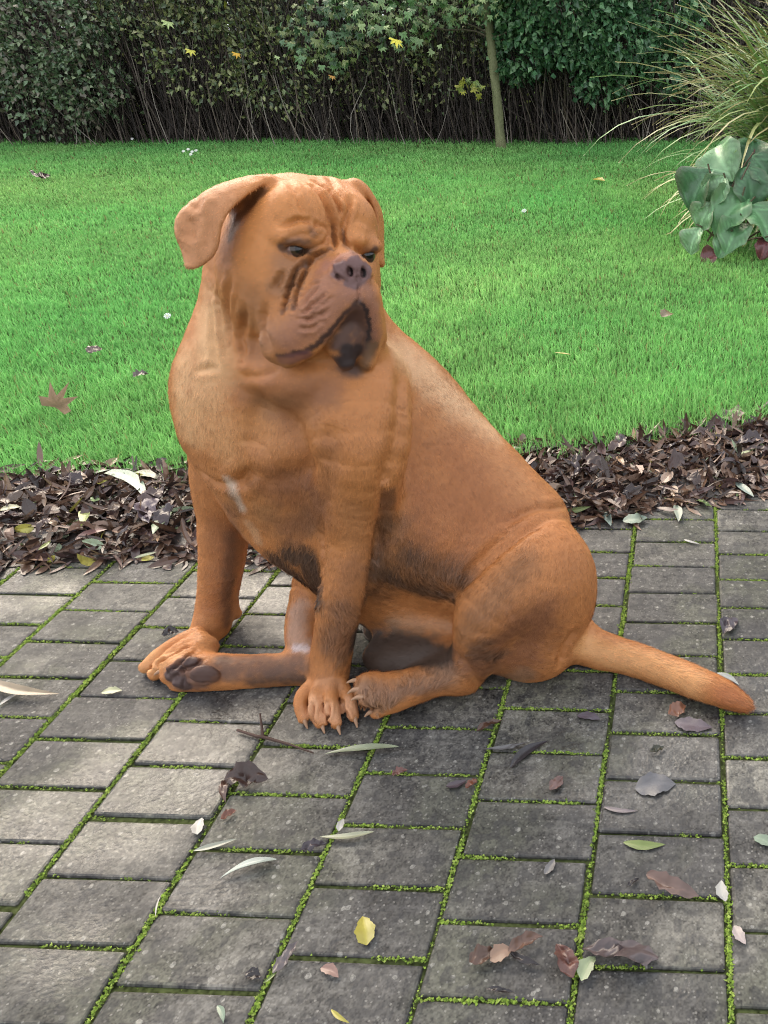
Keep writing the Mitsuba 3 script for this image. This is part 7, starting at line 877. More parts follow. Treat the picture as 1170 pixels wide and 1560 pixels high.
 ([[-0.543, 1.224, 0.802], [-0.55, 1.231, 0.802], [-0.55, 1.222, 0.801], [-0.555, 1.232, 0.797], [-0.555, 1.22, 0.798], [-0.562, 1.23, 0.799], [-0.56, 1.218, 0.796], [-0.571, 1.229, 0.795], [-0.571, 1.229, 0.795], [-0.565, 1.216, 0.794], [-0.569, 1.211, 0.791], [-0.57, 1.209, 0.79], [-0.581, 1.222, 0.786], [-0.575, 1.209, 0.785], [-0.584, 1.216, 0.783], [-0.583, 1.212, 0.78], [-0.583, 1.208, 0.778], [-0.583, 1.208, 0.778], [-0.583, 1.205, 0.774], [-0.585, 1.203, 0.773], [-0.585, 1.204, 0.768], [-0.588, 1.201, 0.766], [-0.589, 1.198, 0.765], [-0.589, 1.198, 0.765], [-0.581, 1.186, 0.764], [-0.591, 1.189, 0.761], [-0.583, 1.18, 0.758], [-0.591, 1.19, 0.753], [-0.591, 1.187, 0.751], [-0.584, 1.171, 0.752], [-0.586, 1.17, 0.749], [-0.592, 1.179, 0.742], [-0.593, 1.173, 0.741], [-0.591, 1.17, 0.739], [-0.592, 1.165, 0.737], [-0.592, 1.165, 0.737], [-0.546, 1.228, 0.802], [-0.55, 1.226, 0.801], [-0.553, 1.227, 0.799], [-0.555, 1.226, 0.798], [-0.558, 1.225, 0.799], [-0.561, 1.224, 0.797], [-0.565, 1.224, 0.795], [-0.571, 1.229, 0.795], [-0.568, 1.223, 0.795], [-0.567, 1.213, 0.793], [-0.57, 1.21, 0.79], [-0.576, 1.216, 0.788], [-0.578, 1.216, 0.786], [-0.579, 1.213, 0.784], [-0.584, 1.214, 0.782], [-0.583, 1.21, 0.779], [-0.583, 1.208, 0.778], [-0.583, 1.207, 0.776], [-0.584, 1.204, 0.773], [-0.585, 1.204, 0.77], [-0.586, 1.203, 0.767], [-0.588, 1.199, 0.765], [-0.589, 1.198, 0.765], [-0.585, 1.192, 0.764], [-0.586, 1.188, 0.762], [-0.587, 1.185, 0.759], [-0.587, 1.185, 0.755], [-0.591, 1.189, 0.752], [-0.588, 1.179, 0.752], [-0.585, 1.171, 0.75], [-0.589, 1.174, 0.746], [-0.592, 1.176, 0.742], [-0.592, 1.171, 0.74], [-0.591, 1.168, 0.738], [-0.592, 1.165, 0.737], [-0.592, 1.163, 0.735], [-0.592, 1.161, 0.733]], 0.006, [0.075, 0.04, 0.028], 0.65, 0.7, 0),
 ([[-0.584, 1.212, 0.789], [-0.585, 1.209, 0.789], [-0.585, 1.213, 0.784], [-0.587, 1.207, 0.782], [-0.588, 1.205, 0.781], [-0.59, 1.203, 0.78], [-0.589, 1.198, 0.779], [-0.589, 1.193, 0.775], [-0.591, 1.193, 0.773], [-0.597, 1.197, 0.771], [-0.6, 1.198, 0.766], [-0.6, 1.198, 0.766], [-0.601, 1.195, 0.762], [-0.601, 1.195, 0.762], [-0.603, 1.188, 0.759], [-0.604, 1.193, 0.754], [-0.604, 1.191, 0.752], [-0.606, 1.181, 0.749], [-0.606, 1.181, 0.749], [-0.607, 1.179, 0.746], [-0.608, 1.18, 0.743], [-0.599, 1.167, 0.744], [-0.601, 1.166, 0.74], [-0.609, 1.175, 0.736], [-0.61, 1.172, 0.735], [-0.603, 1.161, 0.734], [-0.609, 1.169, 0.729], [-0.611, 1.166, 0.729], [-0.584, 1.21, 0.789], [-0.585, 1.211, 0.786], [-0.586, 1.21, 0.783], [-0.587, 1.206, 0.782], [-0.589, 1.204, 0.781], [-0.59, 1.201, 0.779], [-0.589, 1.196, 0.777], [-0.59, 1.193, 0.774], [-0.594, 1.195, 0.772], [-0.599, 1.197, 0.769], [-0.6, 1.198, 0.766], [-0.6, 1.196, 0.764], [-0.601, 1.195, 0.762], [-0.602, 1.192, 0.761], [-0.604, 1.191, 0.756], [-0.604, 1.192, 0.753], [-0.605, 1.186, 0.751], [-0.606, 1.181, 0.749], [-0.606, 1.18, 0.748], [-0.607, 1.179, 0.745], [-0.604, 1.173, 0.744], [-0.6, 1.167, 0.742], [-0.605, 1.171, 0.738], [-0.609, 1.174, 0.735], [-0.607, 1.166, 0.734], [-0.606, 1.165, 0.731], [-0.61, 1.168, 0.729], [-0.611, 1.163, 0.727], [-0.611, 1.161, 0.725]], 0.006, [0.075, 0.04, 0.028], 0.65, 0.7, 0),
 ([[-0.722, 1.194, 0.584], [-0.714, 1.196, 0.584], [-0.706, 1.197, 0.58], [-0.693, 1.191, 0.585], [-0.674, 1.176, 0.588], [-0.661, 1.171, 0.585], [-0.65, 1.169, 0.584], [-0.638, 1.165, 0.588], [-0.625, 1.164, 0.591], [-0.614, 1.165, 0.592], [-0.718, 1.195, 0.584], [-0.71, 1.196, 0.582], [-0.699, 1.194, 0.583], [-0.683, 1.183, 0.587], [-0.667, 1.173, 0.587], [-0.655, 1.17, 0.585], [-0.644, 1.167, 0.586], [-0.632, 1.165, 0.589], [-0.62, 1.165, 0.591], [-0.608, 1.166, 0.594], [-0.602, 1.166, 0.596]], 0.035, [0.16, 0.07, 0.036], 0.5, 1.0, 0),  # throat hollow: the shadow under the chin is painted in
 ([[-0.573, 1.137, 0.52], [-0.577, 1.137, 0.507], [-0.581, 1.139, 0.495], [-0.585, 1.139, 0.483], [-0.59, 1.14, 0.471], [-0.595, 1.142, 0.459], [-0.6, 1.145, 0.444], [-0.606, 1.151, 0.428], [-0.575, 1.137, 0.513], [-0.579, 1.138, 0.501], [-0.583, 1.139, 0.489], [-0.588, 1.139, 0.477], [-0.593, 1.141, 0.465], [-0.598, 1.144, 0.451], [-0.603, 1.148, 0.436], [-0.61, 1.153, 0.421], [-0.614, 1.155, 0.413]], 0.035, [0.14, 0.062, 0.034], 0.35, 1.0, 0),  # valley between chest and foreleg, its shade painted into the coat
 ([[-0.683, 1.187, 0.433], [-0.67, 1.189, 0.424], [-0.651, 1.185, 0.421], [-0.667, 1.189, 0.418], [-0.678, 1.188, 0.42], [-0.691, 1.186, 0.421], [-0.704, 1.184, 0.422], [-0.715, 1.181, 0.421], [-0.726, 1.177, 0.425]], 0.045, [0.17, 0.075, 0.038], 0.5, 1.0, 0),
 ([[-0.507, 1.165, 0.423], [-0.512, 1.174, 0.409], [-0.517, 1.177, 0.4], [-0.521, 1.181, 0.391], [-0.525, 1.185, 0.381], [-0.528, 1.188, 0.371], [-0.529, 1.19, 0.364], [-0.535, 1.192, 0.353], [-0.535, 1.193, 0.346], [-0.541, 1.195, 0.338], [-0.545, 1.198, 0.327], [-0.545, 1.198, 0.323], [-0.549, 1.199, 0.313], [-0.55, 1.197, 0.304], [-0.555, 1.198, 0.299], [-0.557, 1.195, 0.29], [-0.561, 1.194, 0.282], [-0.559, 1.193, 0.278], [-0.51, 1.169, 0.416], [-0.515, 1.176, 0.405], [-0.519, 1.179, 0.396], [-0.523, 1.183, 0.386], [-0.527, 1.186, 0.376], [-0.528, 1.189, 0.367], [-0.532, 1.191, 0.359], [-0.535, 1.193, 0.35], [-0.538, 1.194, 0.342], [-0.543, 1.196, 0.333], [-0.545, 1.198, 0.325], [-0.547, 1.198, 0.318], [-0.55, 1.198, 0.309], [-0.553, 1.198, 0.302], [-0.556, 1.197, 0.295], [-0.559, 1.195, 0.286], [-0.56, 1.193, 0.28], [-0.561, 1.192, 0.274], [-0.563, 1.191, 0.27]], 0.022, [0.12, 0.058, 0.034], 0.7, 0.9, 0),
 ([[-0.62, 1.148, 0.706], [-0.626, 1.145, 0.7], [-0.64, 1.156, 0.69], [-0.644, 1.148, 0.686], [-0.65, 1.15, 0.68], [-0.696, 1.216, 0.65], [-0.701, 1.21, 0.643], [-0.689, 1.207, 0.643], [-0.649, 1.151, 0.661], [-0.638, 1.144, 0.66], [-0.629, 1.145, 0.655], [-0.623, 1.146, 0.703], [-0.633, 1.151, 0.695], [-0.642, 1.152, 0.688], [-0.647, 1.149, 0.683], [-0.673, 1.183, 0.665], [-0.699, 1.213, 0.647], [-0.695, 1.209, 0.643], [-0.669, 1.179, 0.652], [-0.644, 1.148, 0.66], [-0.634, 1.145, 0.657], [-0.626, 1.144, 0.654], [-0.623, 1.144, 0.653]], 0.035, [0.17, 0.08, 0.042], 0.45, 1.0, 0),
 ([[-0.782, 1.173, 0.44], [-0.782, 1.175, 0.436], [-0.785, 1.179, 0.429], [-0.783, 1.181, 0.423], [-0.782, 1.181, 0.42], [-0.781, 1.18, 0.417], [-0.782, 1.179, 0.412], [-0.782, 1.179, 0.408], [-0.778, 1.178, 0.404], [-0.778, 1.178, 0.4], [-0.779, 1.179, 0.395], [-0.78, 1.18, 0.392], [-0.779, 1.18, 0.389], [-0.777, 1.18, 0.385], [-0.778, 1.181, 0.38], [-0.782, 1.174, 0.438], [-0.784, 1.177, 0.432], [-0.784, 1.18, 0.426], [-0.783, 1.181, 0.421], [-0.782, 1.181, 0.418], [-0.781, 1.18, 0.415], [-0.782, 1.179, 0.41], [-0.78, 1.178, 0.406], [-0.778, 1.178, 0.402], [-0.778, 1.179, 0.398], [-0.779, 1.179, 0.394], [-0.779, 1.18, 0.391], [-0.778, 1.18, 0.387], [-0.778, 1.181, 0.382], [-0.778, 1.181, 0.378], [-0.778, 1.182, 0.376]], 0.013, [0.62, 0.54, 0.45], 0.62, 1.0, 0),
 ([[-0.778, 1.187, 0.34], [-0.777, 1.188, 0.333], [-0.774, 1.188, 0.328], [-0.774, 1.189, 0.324], [-0.774, 1.19, 0.316], [-0.774, 1.191, 0.312], [-0.774, 1.192, 0.304], [-0.778, 1.187, 0.337], [-0.776, 1.188, 0.33], [-0.774, 1.188, 0.326], [-0.774, 1.189, 0.32], [-0.774, 1.19, 0.314], [-0.774, 1.191, 0.308], [-0.773, 1.192, 0.303], [-0.773, 1.192, 0.301]], 0.016, [0.4, 0.26, 0.16], 0.5, 0.8, 0),
 ([[-0.691, 1.201, 0.56], [-0.677, 1.197, 0.563], [-0.654, 1.175, 0.576], [-0.639, 1.168, 0.581], [-0.626, 1.166, 0.584], [-0.614, 1.166, 0.588], [-0.606, 1.166, 0.588], [-0.594, 1.166, 0.592], [-0.585, 1.167, 0.595], [-0.684, 1.199, 0.562], [-0.666, 1.186, 0.569], [-0.646, 1.171, 0.579], [-0.632, 1.167, 0.583], [-0.62, 1.166, 0.586], [-0.61, 1.166, 0.588], [-0.6, 1.166, 0.59], [-0.59, 1.167, 0.593], [-0.579, 1.167, 0.595], [-0.573, 1.167, 0.595]], 0.035, [0.17, 0.085, 0.045], 0.6, 0.9, 0),
 ([[-0.742, 1.182, 0.368], [-0.73, 1.185, 0.356], [-0.72, 1.188, 0.338], [-0.706, 1.191, 0.34], [-0.69, 1.194, 0.344], [-0.674, 1.194, 0.348]], 0.05, [0.2, 0.105, 0.052], 0.6, 0.9, 0),
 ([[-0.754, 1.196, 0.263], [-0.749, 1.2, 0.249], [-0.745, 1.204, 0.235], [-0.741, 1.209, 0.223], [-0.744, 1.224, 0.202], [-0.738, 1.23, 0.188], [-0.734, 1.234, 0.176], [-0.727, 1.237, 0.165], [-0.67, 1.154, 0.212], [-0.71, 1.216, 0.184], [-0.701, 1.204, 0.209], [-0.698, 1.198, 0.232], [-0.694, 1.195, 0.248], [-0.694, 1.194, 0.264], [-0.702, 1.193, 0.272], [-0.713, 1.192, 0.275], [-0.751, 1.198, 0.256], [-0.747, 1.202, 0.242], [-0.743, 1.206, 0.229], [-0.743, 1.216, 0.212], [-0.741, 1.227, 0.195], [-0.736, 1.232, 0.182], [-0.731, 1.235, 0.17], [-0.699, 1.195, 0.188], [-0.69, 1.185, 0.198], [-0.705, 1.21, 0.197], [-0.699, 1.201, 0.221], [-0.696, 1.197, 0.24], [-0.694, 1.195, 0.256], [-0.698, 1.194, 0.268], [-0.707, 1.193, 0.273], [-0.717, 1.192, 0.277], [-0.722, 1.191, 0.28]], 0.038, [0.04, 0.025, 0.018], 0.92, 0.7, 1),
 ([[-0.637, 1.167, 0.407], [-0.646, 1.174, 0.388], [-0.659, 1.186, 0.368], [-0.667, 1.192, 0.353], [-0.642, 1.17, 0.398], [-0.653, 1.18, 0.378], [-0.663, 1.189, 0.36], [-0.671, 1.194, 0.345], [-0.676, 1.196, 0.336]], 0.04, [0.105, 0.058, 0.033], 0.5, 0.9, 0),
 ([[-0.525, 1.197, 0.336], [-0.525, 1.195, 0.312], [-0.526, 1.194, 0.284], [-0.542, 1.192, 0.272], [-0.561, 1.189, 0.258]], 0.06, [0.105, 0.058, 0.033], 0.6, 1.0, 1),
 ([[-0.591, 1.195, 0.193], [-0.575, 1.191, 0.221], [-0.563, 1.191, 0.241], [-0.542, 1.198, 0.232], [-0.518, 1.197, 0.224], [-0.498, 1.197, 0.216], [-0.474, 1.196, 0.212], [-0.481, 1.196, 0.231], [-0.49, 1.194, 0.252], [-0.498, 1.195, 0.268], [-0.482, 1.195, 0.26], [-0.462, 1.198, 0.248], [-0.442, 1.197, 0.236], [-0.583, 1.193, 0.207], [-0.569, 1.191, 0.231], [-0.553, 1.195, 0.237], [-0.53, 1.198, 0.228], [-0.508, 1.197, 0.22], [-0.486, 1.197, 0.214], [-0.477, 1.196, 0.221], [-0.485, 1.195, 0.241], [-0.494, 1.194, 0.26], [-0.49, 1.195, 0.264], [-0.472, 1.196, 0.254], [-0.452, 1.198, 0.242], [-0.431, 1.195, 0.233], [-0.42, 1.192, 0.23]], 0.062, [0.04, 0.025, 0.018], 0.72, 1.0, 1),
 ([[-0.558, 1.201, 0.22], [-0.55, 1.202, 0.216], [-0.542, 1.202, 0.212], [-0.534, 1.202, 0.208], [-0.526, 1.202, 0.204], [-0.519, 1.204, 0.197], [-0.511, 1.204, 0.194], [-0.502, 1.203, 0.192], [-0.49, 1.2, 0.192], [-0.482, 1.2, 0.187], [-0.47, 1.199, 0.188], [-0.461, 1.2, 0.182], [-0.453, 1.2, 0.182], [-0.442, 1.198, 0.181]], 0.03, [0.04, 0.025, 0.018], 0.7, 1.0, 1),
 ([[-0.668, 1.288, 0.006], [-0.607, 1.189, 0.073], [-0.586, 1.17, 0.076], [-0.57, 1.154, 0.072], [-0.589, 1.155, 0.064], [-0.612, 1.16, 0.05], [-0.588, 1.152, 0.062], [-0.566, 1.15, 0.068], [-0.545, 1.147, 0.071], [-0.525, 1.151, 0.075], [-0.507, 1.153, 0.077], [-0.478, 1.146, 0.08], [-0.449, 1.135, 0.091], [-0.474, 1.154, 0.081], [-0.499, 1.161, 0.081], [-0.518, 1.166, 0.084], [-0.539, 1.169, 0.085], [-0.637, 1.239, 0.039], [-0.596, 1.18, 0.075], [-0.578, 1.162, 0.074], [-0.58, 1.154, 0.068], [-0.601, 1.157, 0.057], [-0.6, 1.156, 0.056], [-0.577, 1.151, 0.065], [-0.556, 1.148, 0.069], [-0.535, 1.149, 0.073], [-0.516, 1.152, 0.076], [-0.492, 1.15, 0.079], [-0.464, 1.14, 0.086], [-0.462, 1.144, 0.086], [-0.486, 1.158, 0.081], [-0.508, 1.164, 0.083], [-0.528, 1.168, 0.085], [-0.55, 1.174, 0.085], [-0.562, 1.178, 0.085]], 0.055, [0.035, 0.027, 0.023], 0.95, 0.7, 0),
 ([[-0.571, 1.217, 0.109], [-0.561, 1.216, 0.106], [-0.549, 1.215, 0.104], [-0.541, 1.215, 0.103], [-0.531, 1.213, 0.101], [-0.521, 1.211, 0.099], [-0.509, 1.212, 0.098], [-0.499, 1.212, 0.098], [-0.491, 1.212, 0.098], [-0.479, 1.213, 0.097], [-0.471, 1.214, 0.096]], 0.03, [0.3, 0.2, 0.13], 0.35, 1.0, 0),
 ([[-0.293, 1.175, 0.275], [-0.302, 1.162, 0.267], [-0.315, 1.153, 0.261], [-0.325, 1.143, 0.255], [-0.333, 1.135, 0.247], [-0.342, 1.126, 0.236], [-0.35, 1.119, 0.228], [-0.362, 1.113, 0.216], [-0.369, 1.108, 0.206], [-0.378, 1.105, 0.192], [-0.39, 1.103, 0.176], [-0.298, 1.168, 0.271], [-0.308, 1.157, 0.264], [-0.32, 1.148, 0.258], [-0.329, 1.139, 0.251], [-0.338, 1.131, 0.241], [-0.346, 1.123, 0.232], [-0.356, 1.116, 0.222], [-0.366, 1.11, 0.211], [-0.374, 1.106, 0.199], [-0.384, 1.104, 0.184], [-0.396, 1.105, 0.166], [-0.402, 1.106, 0.156]], 0.046, [0.105, 0.058, 0.033], 0.45, 1.0, 1),
 ([[-0.306, 1.149, 0.1], [-0.29, 1.149, 0.132], [-0.273, 1.144, 0.167], [-0.26, 1.148, 0.194], [-0.279, 1.139, 0.185], [-0.299, 1.131, 0.177], [-0.317, 1.125, 0.167], [-0.335, 1.119, 0.145], [-0.35, 1.114, 0.124], [-0.37, 1.11, 0.1], [-0.351, 1.131, 0.089], [-0.33, 1.145, 0.08], [-0.298, 1.149, 0.116], [-0.281, 1.147, 0.15], [-0.266, 1.146, 0.181], [-0.27, 1.144, 0.19], [-0.289, 1.135, 0.181], [-0.308, 1.128, 0.172], [-0.326, 1.122, 0.156], [-0.342, 1.117, 0.134], [-0.36, 1.112, 0.112], [-0.36, 1.12, 0.094], [-0.34, 1.138, 0.085], [-0.318, 1.147, 0.082], [-0.306, 1.149, 0.084]], 0.07, [0.12, 0.05, 0.028], 0.75, 1.0, 0),
 ([[-0.31, 1.15, 0.036], [-0.321, 1.152, 0.03], [-0.334, 1.158, 0.02], [-0.348, 1.172, 0.006], [-0.316, 1.151, 0.033], [-0.328, 1.155, 0.025], [-0.341, 1.165, 0.013], [-0.349, 1.17, 0.01], [-0.351, 1.167, 0.013]], 0.03, [0.28, 0.19, 0.12], 0.6, 0.8, 0),
 ([[-0.786, 1.18, 0.396], [-0.792, 1.184, 0.383], [-0.798, 1.187, 0.372], [-0.805, 1.193, 0.361], [-0.813, 1.2, 0.347], [-0.824, 1.212, 0.329], [-0.826, 1.217, 0.32], [-0.904, 1.32, 0.242], [-0.907, 1.319, 0.233], [-0.909, 1.317, 0.223], [-0.911, 1.315, 0.213], [-0.914, 1.314, 0.203], [-0.916, 1.312, 0.191], [-0.919, 1.311, 0.181], [-0.923, 1.307, 0.173], [-0.925, 1.305, 0.163], [-0.928, 1.304, 0.153], [-0.93, 1.302, 0.141], [-0.933, 1.301, 0.131], [-0.936, 1.3, 0.121], [-0.941, 1.297, 0.111], [-0.936, 1.3, 0.118], [-0.931, 1.303, 0.129], [-0.927, 1.307, 0.137], [-0.924, 1.308, 0.147], [-0.92, 1.312, 0.155], [-0.916, 1.316, 0.163], [-0.914, 1.318, 0.172], [-0.91, 1.322, 0.18], [-0.906, 1.326, 0.188], [-0.904, 1.328, 0.198], [-0.9, 1.332, 0.206], [-0.789, 1.182, 0.39], [-0.795, 1.186, 0.378], [-0.802, 1.19, 0.366], [-0.809, 1.196, 0.354], [-0.818, 1.206, 0.338], [-0.825, 1.214, 0.325], [-0.865, 1.268, 0.281], [-0.905, 1.319, 0.237], [-0.908, 1.318, 0.228], [-0.91, 1.316, 0.218], [-0.913, 1.315, 0.208], [-0.915, 1.313, 0.197], [-0.917, 1.311, 0.186], [-0.921, 1.309, 0.177], [-0.924, 1.306, 0.168], [-0.927, 1.305, 0.158], [-0.929, 1.303, 0.147], [-0.932, 1.302, 0.136], [-0.934, 1.3, 0.126], [-0.938, 1.298, 0.116], [-0.938, 1.298, 0.115], [-0.934, 1.302, 0.123], [-0.929, 1.305, 0.133], [-0.926, 1.308, 0.142], [-0.922, 1.31, 0.151], [-0.918, 1.314, 0.159], [-0.915, 1.317, 0.167], [-0.912, 1.32, 0.176], [-0.908, 1.324, 0.184], [-0.905, 1.327, 0.193], [-0.902, 1.33, 0.202], [-0.858, 1.276, 0.249], [-0.817, 1.219, 0.291]], 0.026, [0.13, 0.068, 0.035], 0.6, 0.9, 0),
 ([[-0.986, 1.27, 0.048], [-0.974, 1.246, 0.048], [-0.95, 1.218, 0.06], [-0.938, 1.201, 0.06], [-0.98, 1.258, 0.048], [-0.962, 1.232, 0.054], [-0.944, 1.21, 0.06], [-0.937, 1.197, 0.057], [-0.936, 1.193, 0.054]], 0.03, [0.33, 0.165, 0.075], 0.5, 0.9, 0),
 ([[-0.677, 1.051, 0.043], [-0.677, 1.048, 0.038], [-0.684, 1.062, 0.023], [-0.675, 1.047, 0.033], [-0.674, 1.045, 0.027], [-0.675, 1.045, 0.024], [-0.677, 1.042, 0.02], [-0.675, 1.041, 0.018], [-0.677, 1.04, 0.014], [-0.677, 1.049, 0.041], [-0.68, 1.055, 0.031], [-0.679, 1.054, 0.028], [-0.675, 1.046, 0.03], [-0.675, 1.045, 0.025], [-0.676, 1.044, 0.022], [-0.676, 1.042, 0.019], [-0.676, 1.04, 0.016], [-0.676, 1.039, 0.011], [-0.675, 1.038, 0.008]], 0.0035, [0.075, 0.04, 0.028], 0.7, 0.8, 0),  # toe gaps darkened here and just below, shade put into the colour
 ([[-0.651, 1.054, 0.041], [-0.649, 1.051, 0.036], [-0.643, 1.044, 0.038], [-0.648, 1.048, 0.031], [-0.646, 1.046, 0.027], [-0.647, 1.045, 0.023], [-0.645, 1.042, 0.021], [-0.65, 1.041, 0.015], [-0.648, 1.041, 0.011], [-0.645, 1.038, 0.009], [-0.65, 1.053, 0.038], [-0.646, 1.048, 0.037], [-0.645, 1.046, 0.035], [-0.647, 1.047, 0.029], [-0.646, 1.046, 0.025], [-0.646, 1.044, 0.022], [-0.648, 1.042, 0.018], [-0.649, 1.041, 0.013], [-0.646, 1.039, 0.01], [-0.645, 1.038, 0.009], [-0.645, 1.038, 0.009]], 0.0035, [0.075, 0.04, 0.028], 0.7, 0.8, 0),
 ([[-0.631, 1.074, 0.025], [-0.631, 1.073, 0.02], [-0.629, 1.071, 0.018], [-0.63, 1.07, 0.012], [-0.632, 1.069, 0.009], [-0.624, 1.061, 0.011], [-0.623, 1.058, 0.011], [-0.622, 1.057, 0.007], [-0.622, 1.057, 0.007], [-0.631, 1.073, 0.022], [-0.63, 1.072, 0.019], [-0.629, 1.071, 0.015], [-0.631, 1.07, 0.011], [-0.628, 1.065, 0.01], [-0.624, 1.06, 0.011], [-0.623, 1.058, 0.009], [-0.622, 1.057, 0.007], [-0.619, 1.056, 0.006], [-0.617, 1.055, 0.005]], 0.0035, [0.075, 0.04, 0.028], 0.7, 0.8, 0),
 ([[-0.947, 1.127, 0.064], [-0.947, 1.127, 0.06], [-0.955, 1.134, 0.052], [-0.955, 1.131, 0.047], [-0.952, 1.126, 0.045], [-0.951, 1.123, 0.04], [-0.951, 1.123, 0.04], [-0.953, 1.12, 0.038], [-0.952, 1.12, 0.032], [-0.953, 1.114, 0.027], [-0.953, 1.114, 0.027], [-0.947, 1.127, 0.062], [-0.951, 1.131, 0.056], [-0.955, 1.133, 0.049], [-0.954, 1.128, 0.046], [-0.951, 1.125, 0.042], [-0.951, 1.123, 0.04], [-0.952, 1.122, 0.039], [-0.953, 1.12, 0.035], [-0.953, 1.117, 0.029], [-0.953, 1.114, 0.027], [-0.953, 1.114, 0.025], [-0.953, 1.114, 0.024]], 0.004, [0.02, 0.014, 0.013], 0.9, 0.7, 2),
 ([[-0.97, 1.13, 0.058], [-0.971, 1.13, 0.054], [-0.968, 1.134, 0.053], [-0.964, 1.132, 0.052], [-0.958, 1.131, 0.051], [-0.957, 1.129, 0.049], [-0.953, 1.135, 0.047], [-0.949, 1.133, 0.05], [-0.943, 1.13, 0.052], [-0.94, 1.131, 0.052], [-0.935, 1.132, 0.055], [-0.932, 1.132, 0.055], [-0.97, 1.13, 0.056], [-0.97, 1.132, 0.054], [-0.966, 1.133, 0.053], [-0.961, 1.131, 0.051], [-0.958, 1.13, 0.05], [-0.955, 1.132, 0.048], [-0.951, 1.134, 0.048], [-0.946, 1.131, 0.051], [-0.942, 1.13, 0.052], [-0.938, 1.131, 0.054], [-0.933, 1.132, 0.055], [-0.93, 1.133, 0.055], [-0.929, 1.134, 0.056]], 0.003, [0.02, 0.014, 0.013], 0.9, 0.7, 2),
 ([[-1.038, 1.177, 0.032], [-1.047, 1.171, 0.027], [-1.055, 1.165, 0.019], [-1.035, 1.157, 0.033], [-1.022, 1.159, 0.038], [-1.013, 1.161, 0.044], [-0.991, 1.15, 0.059], [-1.043, 1.174, 0.029], [-1.051, 1.168, 0.023], [-1.045, 1.161, 0.026], [-1.028, 1.158, 0.036], [-1.017, 1.16, 0.041], [-1.002, 1.156, 0.052], [-0.987, 1.152, 0.061], [-0.983, 1.154, 0.062]], 0.03, [0.45, 0.235, 0.11], 0.8, 0.8, 0),
 ([[-0.579, 1.151, 0.337], [-0.574, 1.147, 0.352], [-0.571, 1.143, 0.369], [-0.566, 1.139, 0.384], [-0.576, 1.149, 0.344], [-0.572, 1.145, 0.36], [-0.569, 1.141, 0.376], [-0.564, 1.136, 0.394], [-0.562, 1.133, 0.404]], 0.04, [0.33, 0.155, 0.075], 0.5, 0.9, 0),
 ([[-0.618, 1.126, 0.2], [-0.626, 1.122, 0.184], [-0.632, 1.12, 0.168], [-0.638, 1.118, 0.152], [-0.646, 1.115, 0.136], [-0.638, 1.118, 0.148], [-0.626, 1.123, 0.161], [-0.617, 1.129, 0.171], [-0.61, 1.134, 0.179], [-0.613, 1.134, 0.163], [-0.619, 1.132, 0.145], [-0.625, 1.129, 0.131], [-0.629, 1.129, 0.111], [-0.635, 1.123, 0.097], [-0.634, 1.122, 0.119], [-0.633, 1.121, 0.139], [-0.622, 1.124, 0.192], [-0.629, 1.121, 0.176], [-0.635, 1.119, 0.16], [-0.642, 1.117, 0.144], [-0.642, 1.117, 0.142], [-0.632, 1.12, 0.154], [-0.621, 1.126, 0.166], [-0.613, 1.131, 0.175], [-0.611, 1.134, 0.171], [-0.616, 1.133, 0.154], [-0.622, 1.13, 0.138], [-0.627, 1.129, 0.121], [-0.632, 1.126, 0.104], [-0.634, 1.122, 0.108], [-0.633, 1.121, 0.129], [-0.632, 1.12, 0.15], [-0.632, 1.12, 0.162]], 0.042, [0.15, 0.078, 0.044], 0.85, 1.0, 1),
 ([[-0.685, 1.055, 0.047], [-0.675, 1.054, 0.044], [-0.667, 1.051, 0.043], [-0.662, 1.054, 0.036], [-0.649, 1.051, 0.036], [-0.643, 1.052, 0.029], [-0.631, 1.049, 0.031], [-0.634, 1.07, 0.016], [-0.622, 1.061, 0.029], [-0.68, 1.055, 0.045], [-0.671, 1.053, 0.043], [-0.665, 1.053, 0.039], [-0.656, 1.053, 0.036], [-0.646, 1.052, 0.033], [-0.637, 1.051, 0.03], [-0.633, 1.06, 0.024], [-0.628, 1.065, 0.022], [-0.618, 1.064, 0.03], [-0.613, 1.067, 0.031]], 0.026, [0.46, 0.25, 0.145], 0.85, 0.7, 0),
 ([[-0.67, 1.09, 0.064], [-0.662, 1.09, 0.064], [-0.654, 1.09, 0.063], [-0.646, 1.093, 0.06]], 0.022, [0.27, 0.14, 0.08], 0.6, 0.9, 0),
 ([[-0.586, 1.066, 0.081], [-0.577, 1.06, 0.078], [-0.566, 1.054, 0.076], [-0.558, 1.05, 0.073], [-0.562, 1.043, 0.064], [-0.573, 1.045, 0.051], [-0.563, 1.048, 0.05], [-0.554, 1.046, 0.056], [-0.542, 1.049, 0.06], [-0.535, 1.052, 0.066], [-0.581, 1.063, 0.079], [-0.571, 1.057, 0.077], [-0.562, 1.052, 0.074], [-0.56, 1.046, 0.069], [-0.568, 1.044, 0.057], [-0.568, 1.046, 0.05], [-0.558, 1.047, 0.053], [-0.548, 1.047, 0.058], [-0.538, 1.051, 0.063], [-0.53, 1.054, 0.066], [-0.525, 1.055, 0.067]], 0.03, [0.2, 0.115, 0.07], 0.8, 0.8, 1),
 ([[-0.508, 1.08, 0.078], [-0.498, 1.082, 0.075], [-0.49, 1.086, 0.075], [-0.483, 1.089, 0.073], [-0.475, 1.093, 0.073], [-0.465, 1.095, 0.071], [-0.457, 1.099, 0.071], [-0.449, 1.1, 0.07], [-0.441, 1.103, 0.071], [-0.431, 1.105, 0.073]], 0.03, [0.25, 0.13, 0.07], 0.7, 0.8, 1),
